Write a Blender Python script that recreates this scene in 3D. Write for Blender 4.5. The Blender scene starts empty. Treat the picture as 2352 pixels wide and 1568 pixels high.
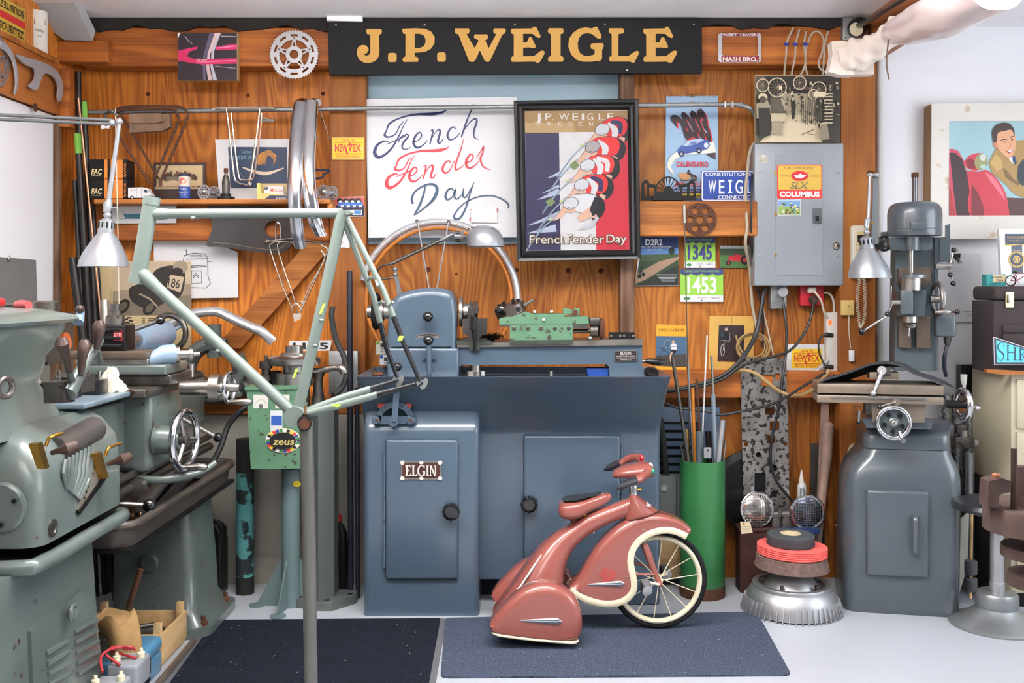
import bpy,bmesh,math,random
from mathutils import Vector,Matrix
from math import sin,cos,pi,radians
random.seed(7)
SC=bpy.context.scene
COL=SC.collection
# ---------------------------------------------------------------- camera
F,CX,CY,H=2287.0,1176.0,660.0,1.31      # focal (px), vanishing point (px), eye height (m)
cam_d=bpy.data.cameras.new('camera');cam=bpy.data.objects.new('camera',cam_d);COL.objects.link(cam)
cam_d.sensor_width=36.0;cam_d.lens=36.0*F/2352.0
cam_d.shift_y=-(784.0-CY)/2352.0
cam.location=(0,0,H);cam.rotation_euler=(radians(90),0,0)
cam_d.clip_start=0.05
SC.camera=cam
# ---------------------------------------------------------------- world and large lights
W=bpy.data.worlds.new('world');SC.world=W;W.use_nodes=True
bg=W.node_tree.nodes['Background'];bg.inputs[0].default_value=(0.82,0.91,1.0,1);bg.inputs[1].default_value=0.3
def area(name,loc,rot,sx,sy,power,col=(1,1,1)):
    d=bpy.data.lights.new(name,'AREA');d.shape='RECTANGLE';d.size=sx;d.size_y=sy
    d.energy=power;d.color=col
    o=bpy.data.objects.new(name,d);COL.objects.link(o);o.location=loc;o.rotation_euler=rot
    return o
area('window_light',(3.15,2.6,1.6),(radians(90),0,radians(90)),1.9,1.5,48,(0.88,0.94,1.0))
for ty,tw,tu in((2.6,23,140),(0.6,12,60)):          # fluorescent tubes under the ceiling; stronger upward twins added to brighten it
    area('tube_light',(-0.2,ty,2.2),(0,0,0),2.6,0.12,tw,(1.0,0.97,0.92))
    area('tube_light',(-0.2,ty,2.21),(pi,0,0),2.6,0.12,tu,(1.0,0.97,0.92))
SC.view_settings.view_transform='Standard';SC.view_settings.look='None'
SC.view_settings.exposure=0.08;SC.view_settings.gamma=1.0;SC.view_settings.use_curve_mapping=False

# ---------------------------------------------------------------- helpers
def P(x,y,Y):return Vector(((x-CX)*Y/F,Y,H-(y-CY)*Y/F))      # pixel at depth Y
def PX(x,y,X):return P(x,y,X*F/(x-CX))                               # pixel on the plane of given X
def FL(x,y,z=0.0):return P(x,y,(H-z)*F/(y-CY))                     # pixel on the floor
def zc(pts,ox,oy,s):return[(ox+p[0]/s,oy+p[1]/s)for p in pts]
def lin(v):
    v/=255.0
    return v/12.92 if v<=0.04045 else((v+0.055)/1.055)**2.4
def rgb(r,g,b):return(lin(r),lin(g),lin(b),1.0)
def crv(pts,n=8,closed=False):
    pts=[Vector(p)for p in pts];out=[];N=len(pts)
    for i in range(N if closed else N-1):
        p1,p2=pts[i],pts[(i+1)%N]
        p0=pts[i-1]if(i>0 or closed)else p1
        p3=pts[(i+2)%N]if(i+2<N or closed)else p2
        for k in range(n):
            t=k/n
            out.append(0.5*((2*p1)+(p2-p0)*t+(2*p0-5*p1+4*p2-p3)*t*t+(3*p1-p0-3*p2+p3)*t**3))
    if not closed:out.append(pts[-1])
    return out
def crv1(vals,n=8):
    return[v[0]for v in crv([(v,0)for v in vals],n)]

MATS={}
def mat(name,col,rough=0.5,metal=0.0,coat=0.0,var=0.10,vs=6.0,spot=None,spot_s=22.0,spot_t=0.66,bump=0.0,bs=60.0,emit=0.0,trans=0.0,alpha=1.0):
    """painted / plain surface: base colour with soft mottling and optional chips or stains"""
    if name in MATS:return MATS[name]
    m=bpy.data.materials.new(name);m.use_nodes=True;MATS[name]=m
    n,l=m.node_tree.nodes,m.node_tree.links
    b=n['Principled BSDF']
    tc=n.new('ShaderNodeTexCoord')
    c=rgb(*col)
    b.inputs['Roughness'].default_value=rough;b.inputs['Metallic'].default_value=metal
    b.inputs['Coat Weight'].default_value=coat;b.inputs['Coat Roughness'].default_value=0.12
    if rough>=.5:b.inputs['Specular IOR Level'].default_value=0.2
    if var>0:
        t=n.new('ShaderNodeTexNoise');t.inputs['Scale'].default_value=vs;t.inputs['Detail'].default_value=5
        l.new(tc.outputs['Object'],t.inputs['Vector'])
        r=n.new('ShaderNodeValToRGB');r.color_ramp.elements[0].position=0.3;r.color_ramp.elements[1].position=0.7
        r.color_ramp.elements[0].color=[v*(1-var)for v in c[:3]]+[1]
        r.color_ramp.elements[1].color=[min(1,v*(1+var))for v in c[:3]]+[1]
        l.new(t.outputs['Fac'],r.inputs['Fac']);out=r.outputs['Color']
        if var>=.1:mr=n.new('ShaderNodeMapRange');mr.inputs['To Min'].default_value=max(0.02,rough-0.08);mr.inputs['To Max'].default_value=min(1,rough+0.1)
        if var>=.1:l.new(t.outputs['Fac'],mr.inputs['Value']);l.new(mr.outputs['Result'],b.inputs['Roughness'])
    else:
        v=n.new('ShaderNodeRGB');v.outputs[0].default_value=c;out=v.outputs[0]
    if spot:
        t2=n.new('ShaderNodeTexNoise');t2.inputs['Scale'].default_value=spot_s;t2.inputs['Detail'].default_value=6
        l.new(tc.outputs['Object'],t2.inputs['Vector'])
        r2=n.new('ShaderNodeValToRGB');r2.color_ramp.elements[0].position=spot_t;r2.color_ramp.elements[1].position=spot_t+0.04
        r2.color_ramp.elements[0].color=(0,0,0,1);r2.color_ramp.elements[1].color=(1,1,1,1)
        l.new(t2.outputs['Fac'],r2.inputs['Fac'])
        mx=n.new('ShaderNodeMix');mx.data_type='RGBA'
        l.new(r2.outputs['Color'],mx.inputs[0]);l.new(out,mx.inputs[6]);mx.inputs[7].default_value=rgb(*spot)
        out=mx.outputs[2]
    l.new(out,b.inputs['Base Color'])
    if bump>0:
        t3=n.new('ShaderNodeTexNoise');t3.inputs['Scale'].default_value=bs;t3.inputs['Detail'].default_value=3
        l.new(tc.outputs['Object'],t3.inputs['Vector'])
        bp=n.new('ShaderNodeBump');bp.inputs['Strength'].default_value=bump;bp.inputs['Distance'].default_value=0.004
        l.new(t3.outputs['Fac'],bp.inputs['Height']);l.new(bp.outputs['Normal'],b.inputs['Normal'])
    if emit>0:
        l.new(out,b.inputs['Emission Color']);b.inputs['Emission Strength'].default_value=emit
    b.inputs['Transmission Weight'].default_value=trans
    b.inputs['Alpha'].default_value=alpha
    return m
def wood(name,light,dark,axis='Z',figure=11.0,rough=0.5,fscale=1.0,grain=1.0,knots=False):
    """veneer / board with cathedral figure from noise isolines, stretched along its axis"""
    if name in MATS:return MATS[name]
    m=bpy.data.materials.new(name);m.use_nodes=True;MATS[name]=m
    n,l=m.node_tree.nodes,m.node_tree.links;b=n['Principled BSDF']
    b.inputs['Roughness'].default_value=rough;b.inputs['Specular IOR Level'].default_value=0.3
    tc=n.new('ShaderNodeTexCoord');mp=n.new('ShaderNodeMapping');l.new(tc.outputs['Object'],mp.inputs['Vector'])
    s={'X':(0.16,1,1),'Y':(1,0.16,1),'Z':(1,1,0.16)}[axis]
    mp.inputs['Scale'].default_value=s
    t=n.new('ShaderNodeTexNoise');t.inputs['Scale'].default_value=3.2*fscale;t.inputs['Detail'].default_value=2.2;t.inputs['Distortion'].default_value=0.4
    l.new(mp.outputs[0],t.inputs['Vector'])
    mu=n.new('ShaderNodeMath');mu.operation='MULTIPLY';mu.inputs[1].default_value=figure*6.283;l.new(t.outputs['Fac'],mu.inputs[0])
    sn=n.new('ShaderNodeMath');sn.operation='SINE';l.new(mu.outputs[0],sn.inputs[0])
    mp2=n.new('ShaderNodeMapping');mp2.inputs['Scale'].default_value={'X':(2,110,110),'Y':(110,2,110),'Z':(110,110,2)}[axis]
    l.new(tc.outputs['Object'],mp2.inputs['Vector'])
    t2=n.new('ShaderNodeTexNoise');t2.inputs['Scale'].default_value=1.0;t2.inputs['Detail'].default_value=3;l.new(mp2.outputs[0],t2.inputs['Vector'])
    t4=n.new('ShaderNodeTexNoise');t4.inputs['Scale'].default_value=1.3;t4.inputs['Detail'].default_value=3;l.new(tc.outputs['Object'],t4.inputs['Vector'])
    a1=n.new('ShaderNodeMath');a1.operation='MULTIPLY_ADD';a1.inputs[1].default_value=0.13;a1.inputs[2].default_value=0.0;l.new(sn.outputs[0],a1.inputs[0])
    a2=n.new('ShaderNodeMath');a2.operation='MULTIPLY_ADD';a2.inputs[1].default_value=0.6*grain;l.new(t2.outputs['Fac'],a2.inputs[0]);l.new(a1.outputs[0],a2.inputs[2])
    a3=n.new('ShaderNodeMath');a3.operation='MULTIPLY_ADD';a3.inputs[1].default_value=0.8;l.new(t4.outputs['Fac'],a3.inputs[0]);l.new(a2.outputs[0],a3.inputs[2])
    r=n.new('ShaderNodeValToRGB');r.color_ramp.elements[0].position=0.40
    r.color_ramp.elements[0].color=rgb(*dark);r.color_ramp.elements[1].color=rgb(*light)
    r.color_ramp.elements[1].position=0.92
    l.new(a3.outputs[0],r.inputs['Fac'])
    l.new(r.outputs['Color'],b.inputs['Base Color'])
    bp=n.new('ShaderNodeBump');bp.inputs['Strength'].default_value=0.12;bp.inputs['Distance'].default_value=0.002
    l.new(t2.outputs['Fac'],bp.inputs['Height']);l.new(bp.outputs['Normal'],b.inputs['Normal'])
    return m
def print_mat(name='print_ink',rough=0.45,coat=0.0):
    if name in MATS:return MATS[name]
    m=bpy.data.materials.new(name);m.use_nodes=True;MATS[name]=m
    n,l=m.node_tree.nodes,m.node_tree.links;b=n['Principled BSDF']
    a=n.new('ShaderNodeVertexColor');a.layer_name='Col'
    tc=n.new('ShaderNodeTexCoord');t=n.new('ShaderNodeTexNoise');t.inputs['Scale'].default_value=30;t.inputs['Detail'].default_value=4
    l.new(tc.outputs['Object'],t.inputs['Vector'])
    mr=n.new('ShaderNodeMapRange');mr.inputs['To Min'].default_value=0.9;mr.inputs['To Max'].default_value=1.08;l.new(t.outputs['Fac'],mr.inputs['Value'])
    vm=n.new('ShaderNodeVectorMath');vm.operation='SCALE';l.new(a.outputs['Color'],vm.inputs[0]);l.new(mr.outputs['Result'],vm.inputs['Scale'])
    l.new(vm.outputs[0],b.inputs['Base Color']);b.inputs['Roughness'].default_value=rough;b.inputs['Coat Weight'].default_value=coat
    b.inputs['Coat Roughness'].default_value=0.05
    return m

def fin(bm,name,material,parent=None,ang=35,smooth=True):
    bmesh.ops.recalc_face_normals(bm,faces=bm.faces)
    me=bpy.data.meshes.new(name);bm.to_mesh(me);bm.free()
    if smooth:
        me.polygons.foreach_set('use_smooth',[True]*len(me.polygons))
        me.set_sharp_from_angle(angle=radians(ang))
    me.materials.append(material)
    o=bpy.data.objects.new(name,me);COL.objects.link(o)
    if parent is not None:
        o.parent=parent;o.matrix_parent_inverse=wm(parent).inverted()
    return o
def wm(o):return Matrix.Translation(o.location)
def tag(o,label,cat,group=None):
    o['label']=label;o['category']=cat
    if group:o['group']=group
    return o
def T(name,label,cat,loc,group=None):
    o=bpy.data.objects.new(name,None);COL.objects.link(o);o.location=loc;o.empty_display_size=0.05
    return tag(o,label,cat,group)
def struct(o):o['kind']='structure';return o
def stuff(o):o['kind']='stuff';return o

class MB:
    def __init__(s):s.bm=bmesh.new()
    def merge(s,tb,M=None):
        mp={}
        for v in tb.verts:mp[v]=s.bm.verts.new(M@v.co if M else v.co)
        for f in tb.faces:
            try:s.bm.faces.new([mp[v]for v in f.verts])
            except ValueError:pass
        tb.free();return s
    def box(s,x0,x1,y0,y1,z0,z1,bev=0.0,seg=2,M=None):
        t=bmesh.new()
        vs=[t.verts.new((x,y,z))for x in(x0,x1)for y in(y0,y1)for z in(z0,z1)]
        for q in((0,1,3,2),(4,6,7,5),(0,4,5,1),(2,3,7,6),(0,2,6,4),(1,5,7,3)):t.faces.new([vs[i]for i in q])
        if bev>0:bmesh.ops.bevel(t,geom=t.edges[:],offset=bev,segments=seg,profile=0.5,affect='EDGES')
        return s.merge(t,M)
    def pbox(s,x0,y0,x1,y1,Y,d,bev=0.0,seg=2):
        a,b=P(x0,y1,Y),P(x1,y0,Y)
        return s.box(a.x,b.x,Y,Y+d,a.z,b.z,bev,seg)
    def grid(s,rows,cap0=False,cap1=False,closed=True):
        R=[[s.bm.verts.new(p)for p in r]for r in rows];n=len(R[0])
        for i in range(len(R)-1):
            for j in range(n if closed else n-1):
                try:s.bm.faces.new((R[i][j],R[i][(j+1)%n],R[i+1][(j+1)%n],R[i+1][j]))
                except ValueError:pass
        for c,r in((cap0,R[0]),(cap1,R[-1])):
            if c and len(r)>2:
                vs=[s.bm.verts.new(v.co)for v in r]     # own verts: crisp cap
                try:s.bm.faces.new(vs)
                except ValueError:pass
        return s
    def loft(s,rows,caps=True):return s.grid(rows,caps,caps,True)
    def cyl(s,p0,p1,r0,r1=None,seg=20,caps=True):
        p0,p1=Vector(p0),Vector(p1);r1=r0 if r1 is None else r1
        w=(p1-p0).normalized();u=w.orthogonal().normalized();v=w.cross(u)
        rows=[[p+(u*cos(2*pi*k/seg)+v*sin(2*pi*k/seg))*r for k in range(seg)]for p,r in((p0,r0),(p1,r1))]
        return s.grid(rows,caps,caps)
    def lathe(s,prof,o,axis=(0,0,1),seg=32,sx=1.0,a0=0.0):
        o=Vector(o);w=Vector(axis).normalized();u=w.orthogonal().normalized()
        if abs(w.z)>0.99:u=Vector((1,0,0))
        v=w.cross(u)
        rows=[[o+w*h+(u*cos(a0+2*pi*k/seg)*sx+v*sin(a0+2*pi*k/seg))*r for k in range(seg)]for r,h in prof]
        return s.grid(rows,prof[0][0]>1e-4,prof[-1][0]>1e-4)
    def tube(s,pts,r,seg=8,closed=False,caps=True,flat=None):
        pts=[Vector(p)for p in pts];n=len(pts)
        rs=r if isinstance(r,(list,tuple))else[r]*n
        tans=[]
        for i in range(n):
            a=pts[i-1]if(i>0 or closed)else pts[i];b=pts[(i+1)%n]if(i<n-1 or closed)else pts[i]
            t=(b-a);tans.append(t.normalized()if t.length>1e-9 else Vector((0,0,1)))
        u=tans[0].orthogonal().normalized();rows=[]
        if flat is not None:u=Vector(flat[0])
        for i in range(n):
            u=(u-tans[i]*u.dot(tans[i]))
            if u.length<1e-6:u=tans[i].orthogonal()
            u.normalize();v=tans[i].cross(u)
            fu,fv=(1,1)if flat is None else flat[1]
            rows.append([pts[i]+(u*cos(2*pi*k/seg)*fu+v*sin(2*pi*k/seg)*fv)*rs[i]for k in range(seg)])
        if closed:rows.append(rows[0])
        return s.grid(rows,caps and not closed,caps and not closed)
    def poly(s,pts,dvec,holes=()):
        """planar polygon (3D points), optional holes, extruded by dvec"""
        t=bmesh.new();edges=[]
        for loop in[pts]+list(holes):
            vs=[t.verts.new(p)for p in loop]
            if not holes and loop is pts:t.faces.new(vs)
            else:edges+=[t.edges.new((vs[i],vs[(i+1)%len(vs)]))for i in range(len(vs))]
        if holes:bmesh.ops.triangle_fill(t,use_beauty=True,use_dissolve=False,edges=edges)
        g=bmesh.ops.extrude_face_region(t,geom=t.faces[:]+t.edges[:]+t.verts[:])
        bmesh.ops.translate(t,verts=[e for e in g['geom']if isinstance(e,bmesh.types.BMVert)],vec=dvec)
        return s.merge(t)
    def ppoly(s,pts,Y,d,holes=()):
        return s.poly([P(x,y,Y)for x,y in pts],Vector((0,d,0)),[[P(x,y,Y)for x,y in h]for h in holes])
    def pillow(s,pts,Y,hw,r,seg=5):
        """rounded slab: outline in pixels at depth Y, half width hw, edge radius r (number or one per point)"""
        q=[P(x,y,Y)for x,y in pts];n=len(q)
        rs=list(r)if isinstance(r,(list,tuple))else[r]*n
        area2=sum(q[i].x*q[(i+1)%n].z-q[(i+1)%n].x*q[i].z for i in range(n))
        sg=1 if area2>0 else-1;nr=[]
        for i in range(n):
            e1=(q[i]-q[i-1]);e2=(q[(i+1)%n]-q[i])
            n1=Vector((-e1.z,0,e1.x)).normalized()*sg;n2=Vector((-e2.z,0,e2.x)).normalized()*sg
            nn=n1+n2;nr.append(nn.normalized()if nn.length>1e-6 else n1)
        for i in range(n):                       # keep the inset inside thin places
            best=9.0;px,pz,dx,dz=q[i].x,q[i].z,nr[i].x,nr[i].z
            for j in range(n):
                k=(j+1)%n
                if i in(j,k):continue
                ex,ez=q[k].x-q[j].x,q[k].z-q[j].z;den=dx*ez-dz*ex
                if abs(den)<1e-12:continue
                t=((q[j].x-px)*ez-(q[j].z-pz)*ex)/den;u=((q[j].x-px)*dz-(q[j].z-pz)*dx)/den
                if t>1e-5 and-0.001<=u<=1.001:best=min(best,t)
            rs[i]=min(rs[i],0.4*best)
        for _ in range(3):rs=[min(rs[i],(rs[i-1]+2*rs[i]+rs[(i+1)%n])/4)if True else 0 for i in range(n)]
        rows=[]
        for sgn,ks in((-1,range(seg+1)),(1,range(seg,-1,-1))):
            for k in ks:
                a=pi/2*(1-k/seg)if sgn<0 else pi/2*(1-k/seg)
                rows.append([q[i]+nr[i]*rs[i]*(1-cos(a)if False else(1-sin(pi/2*k/seg)))+Vector((0,sgn*(hw-rs[i]+rs[i]*cos(pi/2*k/seg)),0))for i in range(n)])
        return s.grid(rows,True,True)
    def ball(s,c,r,seg=16,sc=(1,1,1)):
        c=Vector(c);rows=[]
        for i in range(seg//2+1):
            a=pi*i/(seg//2);rr=max(sin(a),1e-3)
            rows.append([c+Vector((rr*cos(2*pi*k/seg)*r*sc[0],rr*sin(2*pi*k/seg)*r*sc[1],cos(a)*r*sc[2]))for k in range(seg)])
        return s.grid(rows)
    def ring(s,c,R,r,axis=(0,1,0),n=40,seg=10,a0=0,a1=2*pi,flat=None):
        c=Vector(c);w=Vector(axis).normalized();u=w.orthogonal().normalized();v=w.cross(u)
        full=abs(a1-a0-2*pi)<1e-6
        pts=[c+(u*cos(a0+(a1-a0)*k/n)+v*sin(a0+(a1-a0)*k/n))*R for k in range(n if full else n+1)]
        return s.tube(pts,r,seg,closed=full,flat=(w,flat)if flat else None)
    def o(s,name,material,parent=None,ang=35):return fin(s.bm,name,material,parent,ang)
def rrect(x0,x1,y0,y1,r,z,n=5):
    pts=[]
    for cx,cy,a in((x1-r,y1-r,0),(x0+r,y1-r,pi/2),(x0+r,y0+r,pi),(x1-r,y0+r,1.5*pi)):
        pts+=[Vector((cx+r*cos(a+pi/2*k/n),cy+r*sin(a+pi/2*k/n),z))for k in range(n+1)]
    return pts
def rr2(x0,y0,x1,y1,r,n=4):
    pts=[]
    for cx,cy,a in((x1-r,y1-r,0),(x0+r,y1-r,pi/2),(x0+r,y0+r,pi),(x1-r,y0+r,1.5*pi)):
        pts+=[(cx+r*cos(a+pi/2*k/n),cy+r*sin(a+pi/2*k/n))for k in range(n+1)]
    return pts
def ell(cx,cy,rx,ry=None,n=24,rot=0.0):
    ry=rx if ry is None else ry
    return[(cx+rx*cos(t)*cos(rot)-ry*sin(t)*sin(rot),cy+rx*cos(t)*sin(rot)+ry*sin(t)*cos(rot))for t in[2*pi*k/n for k in range(n)]]

_glyph={}
def glyphs(txt,bold=0.0,shear=0.0,space=1.0):
    key=(txt,bold,shear,space)
    if key not in _glyph:
        cu=bpy.data.curves.new('t','FONT');cu.body=txt;cu.offset=bold;cu.shear=shear;cu.space_character=space;cu.resolution_u=3
        ob=bpy.data.objects.new('t',cu);me=ob.to_mesh()
        vs=[(v.co.x,v.co.y)for v in me.vertices];fs=[tuple(p.vertices)for p in me.polygons]
        ob.to_mesh_clear();bpy.data.objects.remove(ob);bpy.data.curves.remove(cu)
        _glyph[key]=(vs,fs)
    return _glyph[key]
class Art:
    """flat print: coloured shapes in picture coordinates laid on a plane; fr maps (x, y, lift) to a world point"""
    def __init__(s,fr,step=0.00025,lift=0.0006):
        s.fr=fr;s.step=step;s.h=lift;s.v=[];s.f=[];s.c=[]
    def poly(s,col,pts):
        i=len(s.v);s.h+=s.step
        s.v+=[s.fr(x,y,s.h)for x,y in pts];s.f.append(list(range(i,i+len(pts))));s.c.append(rgb(*col));return s
    def rect(s,col,x0,y0,x1,y1):return s.poly(col,[(x0,y0),(x1,y0),(x1,y1),(x0,y1)])
    def ell(s,col,cx,cy,rx,ry=None,n=20,rot=0.0):return s.poly(col,ell(cx,cy,rx,ry,n,rot))
    def line(s,col,pts,w,smooth=0):
        """stroke of varying width"""
        ws=list(w)if isinstance(w,(list,tuple))else[w]*len(pts)
        if smooth:
            pts=[(p[0],p[1])for p in crv(pts,smooth)];ws=crv1(ws,smooth)
        s.h+=s.step;n=len(pts);i0=len(s.v)
        for i in range(n):
            a=pts[max(0,i-1)];b=pts[min(n-1,i+1)]
            dx,dy=b[0]-a[0],b[1]-a[1];d=math.hypot(dx,dy)or 1
            nx,ny=-dy/d*ws[i]/2,dx/d*ws[i]/2
            s.v+=[s.fr(pts[i][0]+nx,pts[i][1]+ny,s.h),s.fr(pts[i][0]-nx,pts[i][1]-ny,s.h)]
        for i in range(n-1):
            k=i0+2*i;s.f.append([k,k+1,k+3,k+2]);s.c.append(rgb(*col))
        return s
    def text(s,col,txt,x,y,h,w=None,bold=0.0,shear=0.0,rot=0.0,align='l',space=1.0,M=None):
        """cap height h, left baseline at (x, y); w forces total width; y grows downwards"""
        vs,fs=glyphs(txt,bold,shear,space)
        if not vs:return s
        s.h+=s.step;x0=min(v[0]for v in vs);x1=max(v[0]for v in vs);k=h/0.70
        kx=k if w is None else w/(x1-x0);tw=(x1-x0)*kx
        ox={'l':0,'c':-tw/2,'r':-tw}[align];i=len(s.v)
        for vx,vy in vs:
            a,b=(vx-x0)*kx+ox,-vy*k
            s.v.append(s.fr(x+a*cos(rot)-b*sin(rot),y+a*sin(rot)+b*cos(rot),s.h))
        for f in fs:s.f.append([i+q for q in f]);s.c.append(rgb(*col))
        return s
    def o(s,name='print',parent=None,material=None):
        me=bpy.data.meshes.new(name);me.from_pydata([tuple(v)for v in s.v],[],s.f)
        ca=me.color_attributes.new('Col','FLOAT_COLOR','CORNER')
        buf=[]
        for f,c in zip(s.f,s.c):buf+=list(c)*len(f)
        ca.data.foreach_set('color',buf)
        me.materials.append(material or print_mat())
        o=bpy.data.objects.new(name,me);COL.objects.link(o)
        if parent is not None:o.parent=parent;o.matrix_parent_inverse=wm(parent).inverted()
        return o
def frontal(Y):return lambda x,y,h:P(x,y,Y)+Vector((0,-h,0))
def quadmap(q,x0,y0,x1,y1,nrm):
    """maps picture rectangle to a world quad (tl, tr, br, bl)"""
    def f(x,y,h):
        u,v=(x-x0)/(x1-x0),(y-y0)/(y1-y0)
        return(q[0]*(1-u)+q[1]*u)*(1-v)+(q[3]*(1-u)+q[2]*u)*v+nrm*h
    return f
def card(name,label,cat,q,Y,th,backmat,group=None):
    """flat thing on the wall from four pixel corners (or x0,y0,x1,y1)"""
    if not isinstance(q[0],tuple):x0,y0,x1,y1=q;q=[(x0,y0),(x1,y0),(x1,y1),(x0,y1)]
    m=MB().ppoly(q,Y,th)
    return tag(m.o(name,backmat,None,30),label,cat,group)

# ================================================================ materials shared
PLY=wood('plywood',(182,116,50),(126,68,25),'Z',24.0,0.42,1.25)
PLYD=wood('plywood_left',(222,140,56),(150,80,28),'Z',20.0,0.42,1.25)
PINE=wood('pine_board',(158,98,43),(122,66,25),'Z',4.0,0.55,1.6)
PINEX=wood('pine_board_level',(190,122,60),(122,66,28),'X',4.0,0.5,1.6)
BEAMX=wood('old_beam',(190,112,50),(118,60,24),'X',5.0,0.5,1.8)
GREYW=wood('grey_post',(142,112,92),(84,58,44),'Z',5.0,0.7,2.0)
PALEW=wood('pale_wood',(226,190,138),(190,146,92),'X',4.0,0.6,2.0)
BLK=mat('black_plastic',(22,22,25),0.3,var=0.1)
BLKM=mat('black_oxide',(30,29,30),0.42,0.6,var=0.2,vs=30)
RUB=mat('rubber',(30,30,32),0.75,var=0.15)
STEEL=mat('machined_steel',(176,172,166),0.32,1.0,var=0.12,vs=18)
DSTEEL=mat('dark_steel',(96,92,88),0.42,0.9,var=0.25,vs=18,spot=(70,52,40),spot_s=30,spot_t=0.62)
CHROME=mat('chrome',(225,225,228),0.09,1.0,var=0.03)
ALU=mat('aluminium',(182,183,186),0.42,0.85,var=0.08,vs=20)
ALUP=mat('silver_paint',(150,154,160),0.36,0.5,var=0.05,coat=0.3)
RUST=mat('rusty_steel',(92,62,48),0.72,0.3,var=0.3,vs=30,bump=0.3,bs=200)
BLUE=mat('lathe_blue_paint',(73,90,106),0.27,coat=0.5,var=0.025,vs=2)
SAGE=mat('old_grey_green_paint',(88,98,95),0.3,coat=0.4,var=0.16,vs=5,spot=(70,52,46),spot_s=26,spot_t=0.665)
MILLG=mat('mill_grey_paint',(76,84,91),0.3,coat=0.45,var=0.04,vs=3)
WHITE=mat('white_paper',(232,232,234),0.6,var=0.02)
CREAM=mat('cream_paint',(226,218,190),0.5,var=0.05)
BRASS=mat('brass',(190,146,70),0.35,1.0,var=0.15)
FRAMEG=mat('sage_frame_paint',(112,125,119),0.42,coat=0.1,var=0.05)
GREEN=mat('mint_machine_paint',(86,124,97),0.4,coat=0.2,var=0.12,vs=8,spot=(62,66,50),spot_s=34,spot_t=0.61)
PINK=mat('salmon_paint',(146,81,72),0.27,coat=0.6,var=0.05,vs=4)
IVORY=mat('ivory_paint',(238,228,196),0.35,coat=0.3,var=0.04)
PAPER_T=mat('aged_paper',(206,184,142),0.7,var=0.06)
CARD=mat('cardboard',(166,128,88),0.8,var=0.1)
WALLY,BEAMY,POSTY=4.50,4.38,4.40
CEIL=2.493
# ================================================================ the room
LX=-1.96
conc=mat('floor_concrete',(175,180,188),0.42,var=0.05,vs=1.6)
fo=MB().box(-2.2,3.4,-1.6,4.9,-0.1,0).o('floor',conc);struct(fo)
ceil_m=mat('ceiling_paint',(238,237,240),0.8,var=0.03)
co=MB().box(-2.2,3.4,-1.6,4.62,CEIL,CEIL+0.1).o('ceiling',ceil_m);struct(co)
white_w=mat('white_wall_paint',(238,238,242),0.7,var=0.02,vs=1.5)
wr=MB().box(1.5,3.4,4.52,4.62,0,CEIL+0.12).o('wall_white',white_w);wr.name='wall_right_back';struct(wr)
# right wall with the window that lights the room
m=MB()
m.box(3.3,3.4,-1.6,1.6,0,CEIL);m.box(3.3,3.4,3.6,4.52,0,CEIL);m.box(3.3,3.4,1.6,3.6,0,0.75);m.box(3.3,3.4,1.6,3.6,2.35,CEIL)
struct(m.o('wall_right',white_w))
m=MB()
for y in(1.6,2.58,3.54):m.box(3.31,3.37,y,y+0.06,0.75,2.35)
for z in(0.75,2.29):m.box(3.31,3.37,1.6,3.6,z,z+0.06)
struct(m.o('window_1',WHITE))
# back wall
wb=bpy.data.objects.new('wall_back',None);COL.objects.link(wb);wb.location=(0,4.6,0);struct(wb)
def trimpiece(name,x0,y0,x1,y1,Y,d,mt,bev=0.002):return struct(MB().pbox(x0,y0,x1,y1,Y,d,bev,1).o(name,mt))
def wallpiece(name,x0,y0,x1,y1,Y,d,mt,bev=0.002):return MB().pbox(x0,y0,x1,y1,Y,d,bev,1).o(name,mt,wb)
wallpiece('plywood_sheet',100,60,500,1345,WALLY,0.02,PLYD)
wallpiece('plywood_sheet',501,60,800,1345,WALLY,0.02,PLYD)
blue_p=mat('pale_blue_board',(176,206,222),0.5,var=0.04,vs=3)
wallpiece('blue_board',838,150,1430,560,4.485,0.012,blue_p)
wallpiece('plywood_sheet',801,528,1440,1345,WALLY,0.02,PLY)
wallpiece('plywood_sheet',1440,60,2020,1345,WALLY,0.02,PLY)
trimpiece('trim_5',188,63,757,152,BEAMY,0.12,BEAMX,0.004)  # beam
trimpiece('trim_6',757,60,1605,150,BEAMY,0.12,BEAMX,0.004)  # beam
trimpiece('trim_7',1606,60,1932,148,BEAMY,0.12,BEAMX,0.004)  # beam
trimpiece('trim_8',120,93,248,143,BEAMY-0.045,0.045,BEAMX,0.003)  # block
trimpiece('trim_9',757,150,840,951,POSTY,0.10,PINE,0.004)  # post
trimpiece('trim_10',1425,150,1457,1290,POSTY,0.10,GREYW,0.004)  # grey_post
trimpiece('trim_11',1930,96,2012,1341,POSTY-0.01,0.11,PINE,0.004)  # post
trimpiece('trim_12',1462,462,1740,542,BEAMY,0.12,PINEX,0.004)  # ledge_beam
trimpiece('trim_13',1460,853,1930,914,BEAMY+0.01,0.11,BEAMX,0.004)  # lower_beam
trimpiece('trim_14',216,468,757,552,BEAMY+0.03,0.09,BEAMX,0.004)  # shelf_beam
wsf=tag(MB().pbox(216,457,757,467.5,4.25,0.155,0.002).o('display_shelf',PINEX),'thin pine shelf board holding toys, tins and hubs on the back wall','shelf')
MB().pbox(752,468,762,500,4.26,0.1,0.001).o('end_bracket',PINEX,wsf)
trimpiece('trim_15',190,905,760,952,BEAMY,0.12,BEAMX,0.004)  # low_beam
MB().ppoly([(757,498),(757,572),(552,800),(492,800)],4.44,0.06).o('trim_40',PINEX)
struct(bpy.data.objects['trim_40'])
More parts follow.
